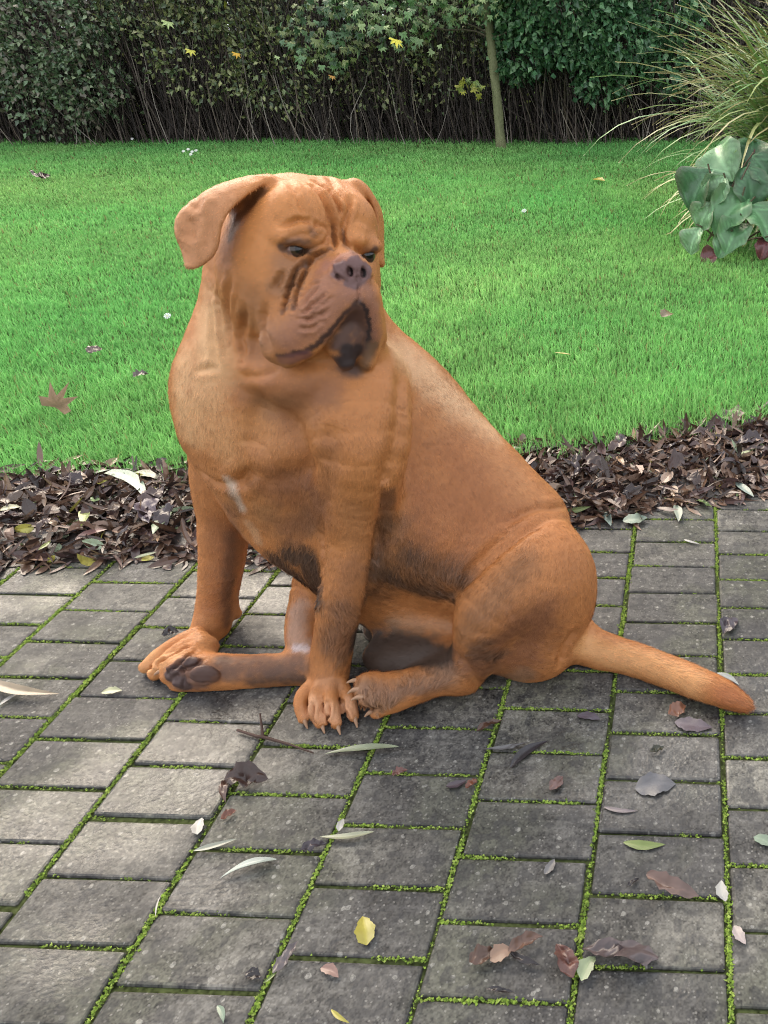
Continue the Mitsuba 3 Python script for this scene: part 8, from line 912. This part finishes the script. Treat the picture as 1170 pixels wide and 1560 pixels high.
 ([[-0.362, 1.102, 0.152], [-0.37, 1.101, 0.144], [-0.378, 1.101, 0.136], [-0.386, 1.102, 0.124], [-0.378, 1.103, 0.124], [-0.37, 1.105, 0.12], [-0.361, 1.109, 0.119], [-0.355, 1.115, 0.113], [-0.366, 1.101, 0.148], [-0.374, 1.101, 0.14], [-0.382, 1.101, 0.13], [-0.382, 1.102, 0.124], [-0.374, 1.104, 0.122], [-0.365, 1.107, 0.119], [-0.358, 1.112, 0.116], [-0.351, 1.121, 0.107], [-0.348, 1.128, 0.102]], 0.03, [0.09, 0.052, 0.035], 0.7, 0.9, 1),
 ([[-0.766, 1.238, 0.113], [-0.762, 1.227, 0.105], [-0.763, 1.214, 0.097], [-0.761, 1.204, 0.09], [-0.753, 1.191, 0.083], [-0.742, 1.182, 0.077]], 0.035, [0.3, 0.19, 0.14], 0.85, 0.8, 0),
 ([[-0.755, 1.177, 0.073], [-0.75, 1.174, 0.072], [-0.746, 1.174, 0.073], [-0.742, 1.174, 0.073], [-0.738, 1.174, 0.073], [-0.734, 1.174, 0.073], [-0.73, 1.17, 0.072]], 0.012, [0.5, 0.46, 0.48], 0.6, 0.8, 0),
 ([[-0.733, 1.15, 0.063], [-0.74, 1.152, 0.062], [-0.747, 1.153, 0.061], [-0.753, 1.155, 0.059], [-0.763, 1.157, 0.057], [-0.77, 1.158, 0.056], [-0.777, 1.159, 0.055], [-0.783, 1.157, 0.054], [-0.789, 1.159, 0.054], [-0.795, 1.157, 0.054], [-0.801, 1.159, 0.054], [-0.807, 1.156, 0.054], [-0.814, 1.158, 0.055], [-0.822, 1.158, 0.055], [-0.826, 1.158, 0.055], [-0.834, 1.158, 0.055], [-0.838, 1.154, 0.055], [-0.846, 1.154, 0.056], [-0.85, 1.154, 0.056], [-0.858, 1.154, 0.056], [-0.862, 1.154, 0.056], [-0.87, 1.154, 0.057], [-0.874, 1.15, 0.057], [-0.737, 1.151, 0.063], [-0.743, 1.153, 0.061], [-0.75, 1.154, 0.06], [-0.758, 1.156, 0.058], [-0.766, 1.158, 0.056], [-0.774, 1.158, 0.055], [-0.78, 1.158, 0.054], [-0.786, 1.158, 0.054], [-0.792, 1.158, 0.054], [-0.798, 1.158, 0.054], [-0.804, 1.157, 0.054], [-0.811, 1.157, 0.054], [-0.818, 1.158, 0.055], [-0.824, 1.158, 0.055], [-0.83, 1.158, 0.055], [-0.836, 1.156, 0.055], [-0.842, 1.154, 0.055], [-0.848, 1.154, 0.056], [-0.854, 1.154, 0.056], [-0.86, 1.154, 0.056], [-0.866, 1.154, 0.057], [-0.872, 1.152, 0.057], [-0.878, 1.152, 0.057], [-0.882, 1.154, 0.058]], 0.018, [0.16, 0.075, 0.045], 0.8, 0.8, 0),
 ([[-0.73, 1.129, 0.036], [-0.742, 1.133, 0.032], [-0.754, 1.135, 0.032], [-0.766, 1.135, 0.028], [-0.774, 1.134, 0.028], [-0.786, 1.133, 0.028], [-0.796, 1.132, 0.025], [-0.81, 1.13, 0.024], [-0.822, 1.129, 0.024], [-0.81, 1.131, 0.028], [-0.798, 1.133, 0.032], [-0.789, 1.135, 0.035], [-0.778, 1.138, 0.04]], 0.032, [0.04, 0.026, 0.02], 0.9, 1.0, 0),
 ([[-0.865, 1.127, 0.039], [-0.87, 1.132, 0.046], [-0.874, 1.138, 0.052], [-0.878, 1.146, 0.056]], 0.022, [0.15, 0.08, 0.05], 0.8, 0.7, 0),
 ([[-0.974, 1.12, 0.044], [-0.959, 1.121, 0.049], [-0.955, 1.134, 0.052], [-0.938, 1.129, 0.06], [-0.921, 1.118, 0.066], [-0.907, 1.112, 0.066], [-0.9, 1.112, 0.062], [-0.91, 1.109, 0.06], [-0.921, 1.108, 0.055], [-0.939, 1.117, 0.041], [-0.952, 1.12, 0.032], [-0.96, 1.111, 0.035], [-0.951, 1.117, 0.027], [-0.938, 1.113, 0.032], [-0.924, 1.113, 0.034], [-0.905, 1.108, 0.047], [-0.966, 1.12, 0.047], [-0.957, 1.127, 0.051], [-0.946, 1.132, 0.056], [-0.929, 1.124, 0.063], [-0.914, 1.115, 0.066], [-0.903, 1.112, 0.064], [-0.905, 1.11, 0.061], [-0.915, 1.108, 0.057], [-0.93, 1.113, 0.048], [-0.946, 1.119, 0.036], [-0.956, 1.116, 0.033], [-0.955, 1.114, 0.031], [-0.945, 1.115, 0.03], [-0.931, 1.113, 0.033], [-0.915, 1.11, 0.041], [-0.899, 1.11, 0.049], [-0.892, 1.112, 0.051]], 0.032, [0.1, 0.055, 0.042], 0.9, 0.6, 2),
 ([[-0.902, 1.11, 0.056], [-0.897, 1.112, 0.061], [-0.891, 1.116, 0.063], [-0.897, 1.112, 0.061], [-0.902, 1.11, 0.06], [-0.908, 1.108, 0.054], [-0.899, 1.111, 0.059], [-0.894, 1.114, 0.062], [-0.894, 1.114, 0.062], [-0.899, 1.111, 0.061], [-0.905, 1.109, 0.057], [-0.913, 1.107, 0.051], [-0.918, 1.107, 0.048]], 0.022, [0.055, 0.034, 0.031], 0.8, 0.6, 2),
 ([[-0.97, 1.128, 0.051], [-0.97, 1.123, 0.052], [-0.978, 1.122, 0.044], [-0.97, 1.126, 0.051], [-0.974, 1.123, 0.048], [-0.98, 1.123, 0.042], [-0.982, 1.123, 0.04]], 0.016, [0.055, 0.034, 0.031], 0.97, 0.4, 2),
 ([[-0.933, 1.131, 0.067], [-0.937, 1.131, 0.068], [-0.946, 1.136, 0.061], [-0.956, 1.142, 0.055], [-0.935, 1.131, 0.067], [-0.942, 1.133, 0.064], [-0.951, 1.139, 0.058], [-0.956, 1.139, 0.056], [-0.956, 1.136, 0.058]], 0.012, [0.055, 0.034, 0.031], 0.95, 0.4, 2),
 ([[-0.957, 1.111, 0.034], [-0.953, 1.114, 0.027], [-0.95, 1.115, 0.024], [-0.955, 1.113, 0.031], [-0.952, 1.114, 0.026], [-0.948, 1.114, 0.024], [-0.946, 1.113, 0.024]], 0.016, [0.055, 0.034, 0.031], 0.97, 0.4, 2),
 ([[-0.206, 1.213, 0.056], [-0.189, 1.214, 0.052], [-0.175, 1.209, 0.048], [-0.156, 1.204, 0.046], [-0.14, 1.2, 0.046], [-0.126, 1.194, 0.044], [-0.109, 1.187, 0.043], [-0.094, 1.182, 0.044], [-0.078, 1.174, 0.044], [-0.063, 1.166, 0.044], [-0.047, 1.157, 0.045], [-0.032, 1.148, 0.046], [-0.014, 1.138, 0.048], [0.0, 1.128, 0.05]], 0.045, [0.45, 0.245, 0.115], 0.85, 0.8, 0),
 ([[0.059, 1.099, 0.047], [0.071, 1.095, 0.043], [0.078, 1.094, 0.04], [0.089, 1.092, 0.034], [0.102, 1.09, 0.024]], 0.034, [0.27, 0.1, 0.042], 0.85, 0.8, 0),
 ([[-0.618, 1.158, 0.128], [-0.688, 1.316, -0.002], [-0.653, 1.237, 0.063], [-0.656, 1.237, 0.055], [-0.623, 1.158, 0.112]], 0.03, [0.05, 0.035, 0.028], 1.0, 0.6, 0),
 ([[-0.922, 1.31, 0.26], [-0.926, 1.309, 0.244], [-0.93, 1.306, 0.224], [-0.93, 1.305, 0.212], [-0.93, 1.303, 0.192], [-0.933, 1.3, 0.175], [-0.934, 1.299, 0.161], [-0.942, 1.294, 0.14], [-0.947, 1.291, 0.125], [-0.953, 1.289, 0.107], [-0.958, 1.286, 0.088], [-0.963, 1.283, 0.073], [-0.958, 1.286, 0.088], [-0.953, 1.289, 0.107], [-0.947, 1.291, 0.121], [-0.942, 1.294, 0.14], [-0.937, 1.297, 0.155], [-0.932, 1.3, 0.171], [-0.928, 1.304, 0.189], [-0.923, 1.307, 0.205], [-0.918, 1.311, 0.22], [-0.914, 1.314, 0.236], [-0.908, 1.316, 0.25], [-0.832, 1.22, 0.329], [-0.924, 1.31, 0.252], [-0.928, 1.308, 0.234], [-0.93, 1.305, 0.218], [-0.93, 1.304, 0.202], [-0.931, 1.302, 0.184], [-0.934, 1.3, 0.168], [-0.938, 1.296, 0.15], [-0.945, 1.293, 0.132], [-0.95, 1.29, 0.116], [-0.956, 1.288, 0.098], [-0.961, 1.285, 0.08], [-0.961, 1.285, 0.08], [-0.956, 1.288, 0.098], [-0.95, 1.29, 0.114], [-0.945, 1.293, 0.13], [-0.94, 1.296, 0.148], [-0.935, 1.299, 0.163], [-0.93, 1.302, 0.18], [-0.925, 1.305, 0.197], [-0.921, 1.309, 0.212], [-0.916, 1.312, 0.228], [-0.911, 1.315, 0.243], [-0.87, 1.268, 0.29], [-0.822, 1.208, 0.344], [-0.811, 1.196, 0.359]], 0.045, [0.21, 0.088, 0.042], 0.6, 1.0, 0),
 ([[-0.826, 1.217, 0.32], [-0.824, 1.216, 0.316], [-0.904, 1.32, 0.235], [-0.907, 1.319, 0.225], [-0.907, 1.319, 0.217], [-0.909, 1.317, 0.211], [-0.912, 1.316, 0.201], [-0.914, 1.314, 0.193], [-0.917, 1.312, 0.183], [-0.919, 1.311, 0.177], [-0.921, 1.309, 0.167], [-0.923, 1.307, 0.161], [-0.926, 1.306, 0.152], [-0.926, 1.306, 0.145], [-0.929, 1.305, 0.135], [-0.932, 1.304, 0.125], [-0.934, 1.302, 0.117], [-0.937, 1.301, 0.111], [-0.94, 1.3, 0.101], [-0.942, 1.298, 0.093], [-0.945, 1.297, 0.083], [-0.946, 1.298, 0.076], [-0.949, 1.297, 0.067], [-0.951, 1.295, 0.057], [-0.954, 1.294, 0.048], [-0.956, 1.292, 0.042], [-0.825, 1.217, 0.318], [-0.864, 1.268, 0.276], [-0.906, 1.32, 0.23], [-0.907, 1.319, 0.221], [-0.908, 1.318, 0.214], [-0.911, 1.317, 0.206], [-0.913, 1.315, 0.197], [-0.915, 1.313, 0.188], [-0.918, 1.312, 0.18], [-0.92, 1.31, 0.172], [-0.922, 1.308, 0.164], [-0.925, 1.307, 0.156], [-0.926, 1.306, 0.148], [-0.928, 1.306, 0.14], [-0.93, 1.304, 0.13], [-0.933, 1.303, 0.121], [-0.936, 1.302, 0.114], [-0.938, 1.3, 0.106], [-0.941, 1.299, 0.097], [-0.944, 1.298, 0.088], [-0.946, 1.298, 0.08], [-0.947, 1.297, 0.072], [-0.95, 1.296, 0.062], [-0.953, 1.295, 0.052], [-0.955, 1.293, 0.045], [-0.957, 1.291, 0.037], [-0.958, 1.29, 0.032]], 0.022, [0.085, 0.042, 0.025], 0.75, 1.0, 0),
 ([[-0.589, 1.149, 0.283], [-0.593, 1.145, 0.267], [-0.599, 1.14, 0.253], [-0.604, 1.136, 0.237], [-0.608, 1.132, 0.221], [-0.615, 1.128, 0.205], [-0.621, 1.125, 0.187], [-0.626, 1.122, 0.172], [-0.63, 1.121, 0.156], [-0.635, 1.119, 0.141], [-0.641, 1.117, 0.127]], 0.045, [0.17, 0.078, 0.042], 0.6, 1.0, 0),
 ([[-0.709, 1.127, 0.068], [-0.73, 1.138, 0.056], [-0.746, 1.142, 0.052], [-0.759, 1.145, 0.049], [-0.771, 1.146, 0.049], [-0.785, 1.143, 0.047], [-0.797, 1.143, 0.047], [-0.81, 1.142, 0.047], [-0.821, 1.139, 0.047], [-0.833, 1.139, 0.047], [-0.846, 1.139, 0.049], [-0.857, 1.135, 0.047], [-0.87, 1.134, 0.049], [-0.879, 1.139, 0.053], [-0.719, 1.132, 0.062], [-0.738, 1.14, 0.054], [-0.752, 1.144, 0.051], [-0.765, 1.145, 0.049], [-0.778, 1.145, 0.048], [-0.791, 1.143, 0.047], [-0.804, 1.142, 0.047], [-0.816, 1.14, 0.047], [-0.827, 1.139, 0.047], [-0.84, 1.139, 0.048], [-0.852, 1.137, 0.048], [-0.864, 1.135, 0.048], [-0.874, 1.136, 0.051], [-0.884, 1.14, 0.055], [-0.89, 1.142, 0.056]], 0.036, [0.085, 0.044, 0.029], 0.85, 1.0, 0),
 ([[-0.571, 1.061, 0.078], [-0.558, 1.058, 0.076], [-0.55, 1.058, 0.075], [-0.537, 1.059, 0.075], [-0.526, 1.059, 0.072], [-0.516, 1.064, 0.07], [-0.505, 1.071, 0.071], [-0.496, 1.076, 0.07], [-0.486, 1.082, 0.068], [-0.477, 1.085, 0.065], [-0.466, 1.089, 0.064], [-0.454, 1.094, 0.06], [-0.442, 1.098, 0.06], [-0.433, 1.1, 0.061]], 0.034, [0.125, 0.065, 0.04], 0.7, 1.0, 0),
 ([[-0.415, 1.113, 0.111], [-0.404, 1.112, 0.104], [-0.394, 1.109, 0.096], [-0.381, 1.108, 0.087], [-0.371, 1.127, 0.061], [-0.366, 1.168, 0.018], [-0.346, 1.156, 0.03], [-0.327, 1.152, 0.033], [-0.41, 1.113, 0.107], [-0.399, 1.11, 0.1], [-0.387, 1.109, 0.092], [-0.376, 1.118, 0.074], [-0.368, 1.148, 0.04], [-0.356, 1.162, 0.024], [-0.337, 1.154, 0.031], [-0.318, 1.151, 0.034], [-0.31, 1.15, 0.036]], 0.045, [0.13, 0.06, 0.034], 0.65, 1.0, 0),
 ([[-0.682, 1.189, 0.392], [-0.686, 1.186, 0.412], [-0.687, 1.187, 0.429], [-0.691, 1.183, 0.445], [-0.674, 1.189, 0.435], [-0.649, 1.188, 0.432], [-0.637, 1.168, 0.422], [-0.63, 1.162, 0.405], [-0.628, 1.161, 0.384], [-0.665, 1.191, 0.355], [-0.69, 1.194, 0.344], [-0.684, 1.187, 0.402], [-0.687, 1.186, 0.421], [-0.689, 1.185, 0.437], [-0.682, 1.186, 0.44], [-0.662, 1.189, 0.434], [-0.643, 1.178, 0.427], [-0.633, 1.165, 0.413], [-0.629, 1.161, 0.395], [-0.646, 1.176, 0.37], [-0.677, 1.192, 0.35], [-0.7, 1.192, 0.34], [-0.71, 1.19, 0.336]], 0.055, [0.16, 0.066, 0.034], 0.6, 1.0, 0),  # chest centre darkened for contrast, shade put into the coat colour
 ([[-0.662, 1.169, 0.612], [-0.65, 1.166, 0.608], [-0.634, 1.163, 0.604], [-0.622, 1.164, 0.596], [-0.61, 1.165, 0.6], [-0.598, 1.167, 0.6], [-0.586, 1.169, 0.604], [-0.571, 1.172, 0.605], [-0.583, 1.168, 0.597], [-0.594, 1.166, 0.588], [-0.606, 1.165, 0.58], [-0.622, 1.17, 0.568], [-0.646, 1.193, 0.548], [-0.656, 1.167, 0.61], [-0.642, 1.164, 0.606], [-0.628, 1.163, 0.6], [-0.616, 1.164, 0.598], [-0.604, 1.166, 0.6], [-0.592, 1.168, 0.602], [-0.578, 1.171, 0.604], [-0.577, 1.17, 0.601], [-0.588, 1.167, 0.593], [-0.6, 1.166, 0.584], [-0.614, 1.167, 0.574], [-0.634, 1.181, 0.558], [-0.655, 1.196, 0.541], [-0.663, 1.199, 0.535]], 0.045, [0.2, 0.08, 0.038], 0.6, 1.0, 0),  # below the chin: deeper shade painted over the coat colour
 ([[-0.815, 1.193, 0.537], [-0.802, 1.187, 0.528], [-0.794, 1.183, 0.516], [-0.782, 1.179, 0.508], [-0.774, 1.176, 0.496], [-0.774, 1.178, 0.512], [-0.778, 1.181, 0.524], [-0.778, 1.183, 0.54], [-0.782, 1.187, 0.552], [-0.786, 1.191, 0.568], [-0.789, 1.196, 0.579], [-0.792, 1.2, 0.59]], 0.05, [0.46, 0.25, 0.125], 0.6, 1.0, 0),
 ([[-0.675, 1.187, 0.511], [-0.67, 1.19, 0.512], [-0.662, 1.193, 0.512], [-0.654, 1.196, 0.512], [-0.646, 1.197, 0.512], [-0.655, 1.196, 0.511], [-0.663, 1.191, 0.507], [-0.668, 1.187, 0.504], [-0.678, 1.183, 0.5], [-0.686, 1.18, 0.496], [-0.694, 1.179, 0.496], [-0.702, 1.179, 0.492], [-0.71, 1.177, 0.488]], 0.03, [0.4, 0.19, 0.09], 0.5, 1.0, 0),
 ([[-0.689, 1.056, 0.024], [-0.675, 1.047, 0.033], [-0.671, 1.044, 0.031], [-0.67, 1.047, 0.024], [-0.66, 1.042, 0.027], [-0.653, 1.043, 0.025], [-0.647, 1.045, 0.023], [-0.636, 1.039, 0.031], [-0.631, 1.042, 0.028], [-0.629, 1.05, 0.021], [-0.633, 1.065, 0.011], [-0.626, 1.067, 0.013], [-0.613, 1.054, 0.025], [-0.682, 1.051, 0.028], [-0.673, 1.045, 0.032], [-0.67, 1.045, 0.028], [-0.665, 1.044, 0.025], [-0.656, 1.043, 0.026], [-0.65, 1.044, 0.024], [-0.641, 1.042, 0.027], [-0.634, 1.041, 0.03], [-0.63, 1.046, 0.024], [-0.631, 1.058, 0.016], [-0.629, 1.066, 0.012], [-0.619, 1.06, 0.019], [-0.613, 1.059, 0.021], [-0.613, 1.065, 0.018]], 0.02, [0.42, 0.22, 0.125], 0.8, 0.8, 0),
 ([[-1.031, 1.157, 0.037], [-1.055, 1.165, 0.019], [-1.038, 1.159, 0.032], [-1.026, 1.158, 0.04], [-1.021, 1.159, 0.043], [-1.013, 1.161, 0.044], [-1.001, 1.159, 0.05], [-1.043, 1.161, 0.028], [-1.046, 1.162, 0.025], [-1.032, 1.158, 0.036], [-1.024, 1.158, 0.042], [-1.017, 1.16, 0.044], [-1.007, 1.16, 0.047], [-0.994, 1.155, 0.055], [-0.987, 1.15, 0.06]], 0.024, [0.42, 0.21, 0.1], 0.7, 0.9, 0),
]
FLOW = [
 ([-0.55, 1.266, 0.82], [-0.017, 0.04, 0.053]),
 ([-0.606, 1.226, 0.868], [-0.057, 0.008, -0.019]),
 ([-0.611, 1.188, 0.776], [-0.076, 0.006, -0.012]),
 ([-0.663, 1.18, 0.717], [-0.057, 0.038, -0.076]),
 ([-0.53, 1.176, 0.759], [-0.056, -0.026, -0.031]),
 ([-0.566, 1.15, 0.729], [-0.044, -0.011, -0.037]),
 ([-0.698, 1.205, 0.881], [-0.038, -0.017, -0.075]),
 ([-0.756, 1.25, 0.695], [-0.017, -0.037, -0.076]),
 ([-0.693, 1.191, 0.585], [-0.026, -0.013, -0.098]),
 ([-0.806, 1.201, 0.58], [-0.025, -0.009, -0.103]),
 ([-0.516, 1.18, 0.59], [0.001, -0.053, -0.11]),
 ([-0.91, 1.31, 0.288], [-0.046, -0.022, -0.187]),
 ([-0.558, 1.134, 0.4], [-0.074, -0.015, -0.239]),
 ([-0.656, 1.096, 0.066], [0.018, -0.059, -0.034]),
 ([-0.954, 1.182, 0.064], [-0.072, -0.024, -0.024]),
 ([-0.492, 1.369, 0.563], [0.125, -0.008, -0.164]),
 ([-0.485, 1.256, 0.409], [0.031, -0.057, -0.157]),
 ([-0.382, 1.31, 0.384], [0.071, -0.027, -0.081]),
 ([-0.569, 1.166, 0.287], [-0.009, 0.052, -0.155]),
 ([-0.246, 1.226, 0.283], [-0.004, -0.065, -0.159]),
 ([-0.327, 1.162, 0.269], [-0.069, -0.057, -0.104]),
 ([-0.431, 1.105, 0.073], [-0.118, -0.049, 0.001]),
 ([-0.73, 1.138, 0.056], [-0.149, -0.005, -0.007]),
 ([-0.206, 1.213, 0.056], [0.144, -0.047, -0.012]),
 ([-0.014, 1.142, 0.052], [0.098, -0.046, -0.01]),
 ([-0.547, 1.22, 0.113], [0.076, -0.011, -0.021]),
 ([-0.71, 1.187, 0.368], [-0.034, 0.037, -0.166]),
 ([-0.582, 1.173, 0.616], [0.037, -0.002, 0.021]),
 ([-0.513, 1.31, 0.836], [-0.016, 0.037, 0.02]),
 ([-0.478, 1.146, 0.08], [0.06, -0.035, 0.019]),
 ([-0.766, 1.238, 0.113], [0.016, -0.056, -0.036]),
]
EYES = [([-0.5259, 1.3008, 0.7777], 0.0145), ([-0.5987, 1.2213, 0.8041], 0.0145)]
CLAWS = [([-0.698, 1.0492, 0.012], [-0.6891, 1.0368, 0.002]), ([-0.6631, 1.0407, 0.012], [-0.6537, 1.0268, 0.002]), ([-0.634, 1.0401, 0.012], [-0.6242, 1.0247, 0.002]), ([-0.608, 1.0572, 0.012], [-0.5999, 1.043, 0.002]), ([-0.5977, 1.083, 0.0743], [-0.6161, 1.08, 0.0734]), ([-0.5914, 1.062, 0.0736], [-0.6075, 1.058, 0.069]), ([-0.5796, 1.049, 0.0674], [-0.5967, 1.046, 0.065]), ([-0.5666, 1.05, 0.0319], [-0.5813, 1.047, 0.0247]), ([-1.0076, 1.142, 0.0308], [-1.0201, 1.136, 0.0292])]
HEADX = [0.7544, -0.633, 0.1736]
HEADC = [-0.611, 1.3, 0.774]

def sculpt(V, F):
    N = normals(V, F); D = np.zeros(len(V))
    for p3, dep, wd in STROKES:
        p3 = np.array(p3); t = np.linspace(0, 1, len(p3))
        dd = np.concatenate([p3[:-1] + (p3[1:] - p3[:-1])*f for f in (0, .25, .5, .75)] + [p3[-1:]])
        tt = np.concatenate([t[:-1] + f*(t[1] - t[0]) for f in (0, .25, .5, .75)] + [t[-1:]])
        dist, j = cKDTree(dd).query(V, distance_upper_bound=wd*3.2)
        m = np.isfinite(dist); taper = np.minimum(1, np.sin(np.pi*(.06 + .88*tt[np.minimum(j, len(tt) - 1)]))*1.6)
        D[m] += dep*np.exp(-(dist[m]/wd)**2)*taper[m] - dep*(.35 if wd < .008 else .12)*np.exp(-((dist[m] - 2*wd)/wd)**2)*taper[m]
    D += .0035*(vfbm(V*[22, 22, 22], 3) - .5) + .0012*(vfbm(V*90, 2) - .5)
    return V + N*D[:, None]
def paint(V):
    C = np.array([.335, .142, .056])*(.86 + .28*vfbm(V*9, 3))[:, None]*np.array([1, 1, 1]); wet = np.zeros(len(V)); bare = np.zeros(len(V))
    wr = vfbm(V*38, 3) - .5; wr2 = vfbm(V*130, 2) - .5
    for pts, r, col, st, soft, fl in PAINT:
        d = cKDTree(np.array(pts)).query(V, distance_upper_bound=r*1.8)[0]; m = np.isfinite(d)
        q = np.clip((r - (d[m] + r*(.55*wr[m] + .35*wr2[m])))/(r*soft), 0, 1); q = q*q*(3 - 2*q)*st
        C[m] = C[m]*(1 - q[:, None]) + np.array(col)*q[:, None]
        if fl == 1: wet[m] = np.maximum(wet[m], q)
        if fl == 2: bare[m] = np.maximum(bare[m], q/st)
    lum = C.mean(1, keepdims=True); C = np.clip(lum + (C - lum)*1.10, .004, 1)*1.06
    return C, wet, bare
def make_dog():
    rng = np.random.default_rng(77)
    V, F = surface(PRIMS, (-1.2, .9, -.03), (.2, 1.75, 1.0), .0027)
    V = relax(V, F, 3); V = sculpt(V, F); V[:, 2] = np.maximum(V[:, 2], .003)
    # keep the one connected body
    from scipy.sparse import coo_matrix; from scipy.sparse.csgraph import connected_components
    k, lab = connected_components(coo_matrix((np.ones(len(F)*2), (np.r_[F[:, 0], F[:, 1]], np.r_[F[:, 1], F[:, 2]])), shape=(len(V),)*2)); F = F[lab[F[:, 0]] == np.bincount(lab).argmax()]
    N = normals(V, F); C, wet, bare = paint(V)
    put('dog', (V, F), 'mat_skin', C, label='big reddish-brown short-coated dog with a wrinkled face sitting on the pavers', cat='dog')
    for i, (c, r) in enumerate(EYES):
        m = trimesh.creation.icosphere(subdivisions=4, radius=r); P = np.array(m.vertices); f = np.array(HEADX); g = P@f/r
        col = np.where((g > .90)[:, None], [.006, .005, .005], np.where((g > .62)[:, None], [.045, .026, .016], [.16, .09, .07])); put('dog__eye', (P + c, m.faces), 'mat_eye', col)
    for a, b in CLAWS:
        a, b = np.array(a), np.array(b); u = np.linspace(0, 1, 7); d = b - a; P = a - d*.25 + 1.35*d*u[:, None] + np.array([0, 0, .0035])*np.sin(np.pi*u)[:, None]
        m = tube_mesh(P, np.interp(u, [0, .5, 1], [.0048, .0042, .0014]), 8); m[0][:, 2] = np.maximum(m[0][:, 2], .0015); put('dog__claw', m, 'mat_skin', np.array([.30, .175, .105])*np.ones((len(m[0]), 1)))
    # short hair: thin blades lying along the coat
    tri = V[F]; ar = np.linalg.norm(np.cross(tri[:, 1] - tri[:, 0], tri[:, 2] - tri[:, 0]), axis=1)/2
    n = 430000; fi = rng.choice(len(F), n, p=ar/ar.sum()); b = rng.dirichlet((1, 1, 1), n)
    at = lambda X: (X[F[fi]]*b[..., None]).sum(1) if X.ndim == 2 else (X[F[fi]]*b).sum(1)
    P, Nn, Cc, W_, B_ = at(V), at(N), at(C), at(wet), at(bare)
    keep = (rng.random(n) > B_*1.2) & (P[:, 2] > .006); P, Nn, Cc, W_ = P[keep], Nn[keep], Cc[keep], W_[keep]; n = len(P); Nn /= np.linalg.norm(Nn, axis=1, keepdims=True)
    fp = np.array([f[0] for f in FLOW]); fd = np.array([f[1] for f in FLOW]); fd /= np.linalg.norm(fd, axis=1, keepdims=True)
    ds, j = cKDTree(fp).query(P, k=4); w = np.exp(-(ds/ .09)**2) + 1e-6; fl = (fd[j]*w[..., None]).sum(1)
    fl += .55*(np.stack([vfbm(P*14 + s, 2) for s in (0, 31, 67)], 1) - .5)*np.linalg.norm(fl, axis=1, keepdims=True) + rng.normal(0, .12, (n, 3))*np.linalg.norm(fl, axis=1, keepdims=True)
    fl -= Nn*(fl*Nn).sum(1)[:, None]; fl /= np.linalg.norm(fl, axis=1, keepdims=True) + 1e-9
    head = np.clip((.30 - np.linalg.norm(P - np.array(HEADC), axis=1))/.08, 0, 1)
    paw = np.clip((.075 - P[:, 2])/.03, 0, 1)*(P[:, 0] < -.5); L = (.0095 - .0044*head - .0046*paw*(1 - head) + .0055*W_ + .006*np.clip((P[:, 0] + .20)/.08, 0, 1))*rng.uniform(.6, 1.3, n); tilt = .10 + .08*rng.random(n) + .05*W_
    tip = P + fl*L[:, None]*np.cos(tilt)[:, None] + Nn*(L*np.sin(tilt))[:, None]
    wt = W_ > rng.uniform(.25, .75, n)
    if wt.any():   # wet hair draws together into points
        k = np.nonzero(wt)[0]; cen = rng.choice(k, max(1, len(k)//16)); cj = cen[cKDTree(P[cen]).query(P[k])[1]]
        tip[k] = tip[k]*.25 + .75*(P[cj] + fl[cj]*.014 + Nn[cj]*.004)
    side = np.cross(Nn, fl); wd = (.00042 + .0002*W_)*rng.uniform(.7, 1.3, n)
    base = P - Nn*.0006
    VV = np.stack([base - side*wd[:, None], base + side*wd[:, None], tip], 1); VV[..., 2] = np.maximum(VV[..., 2], .002)
    sh = rng.uniform(.66 - .1*head, 1.38 + .12*head, n)*(1 + .30*(vfbm(P*np.array([60, 60, 22]), 2) - .5))
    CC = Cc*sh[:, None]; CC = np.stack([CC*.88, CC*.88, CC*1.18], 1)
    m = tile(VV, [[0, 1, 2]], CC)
    # each hair is shaded mostly like the skin under it, tipped a little by its own lie, so the coat reads sleek
    hn = np.cross(VV[:, 1] - VV[:, 0], VV[:, 2] - VV[:, 0]); hn /= np.linalg.norm(hn, axis=1, keepdims=True) + 1e-12; hn *= np.sign((hn*Nn).sum(1))[:, None]
    hn = Nn*.6 + hn*.4 + side*rng.normal(0, .26, (n, 1)); hn /= np.linalg.norm(hn, axis=1, keepdims=True)
    path = meshkit.write_ply(m[:2], False, None, np.clip(m[2], 0, 1), normals=np.repeat(hn, 3, 0))
    scene['dog__coat'] = {'type': 'ply', 'filename': path, 'face_normals': False, 'bsdf': {'type': 'ref', 'id': 'mat_fur'}}; labels['dog__coat'] = {'kind': 'stuff'}
make_dog()
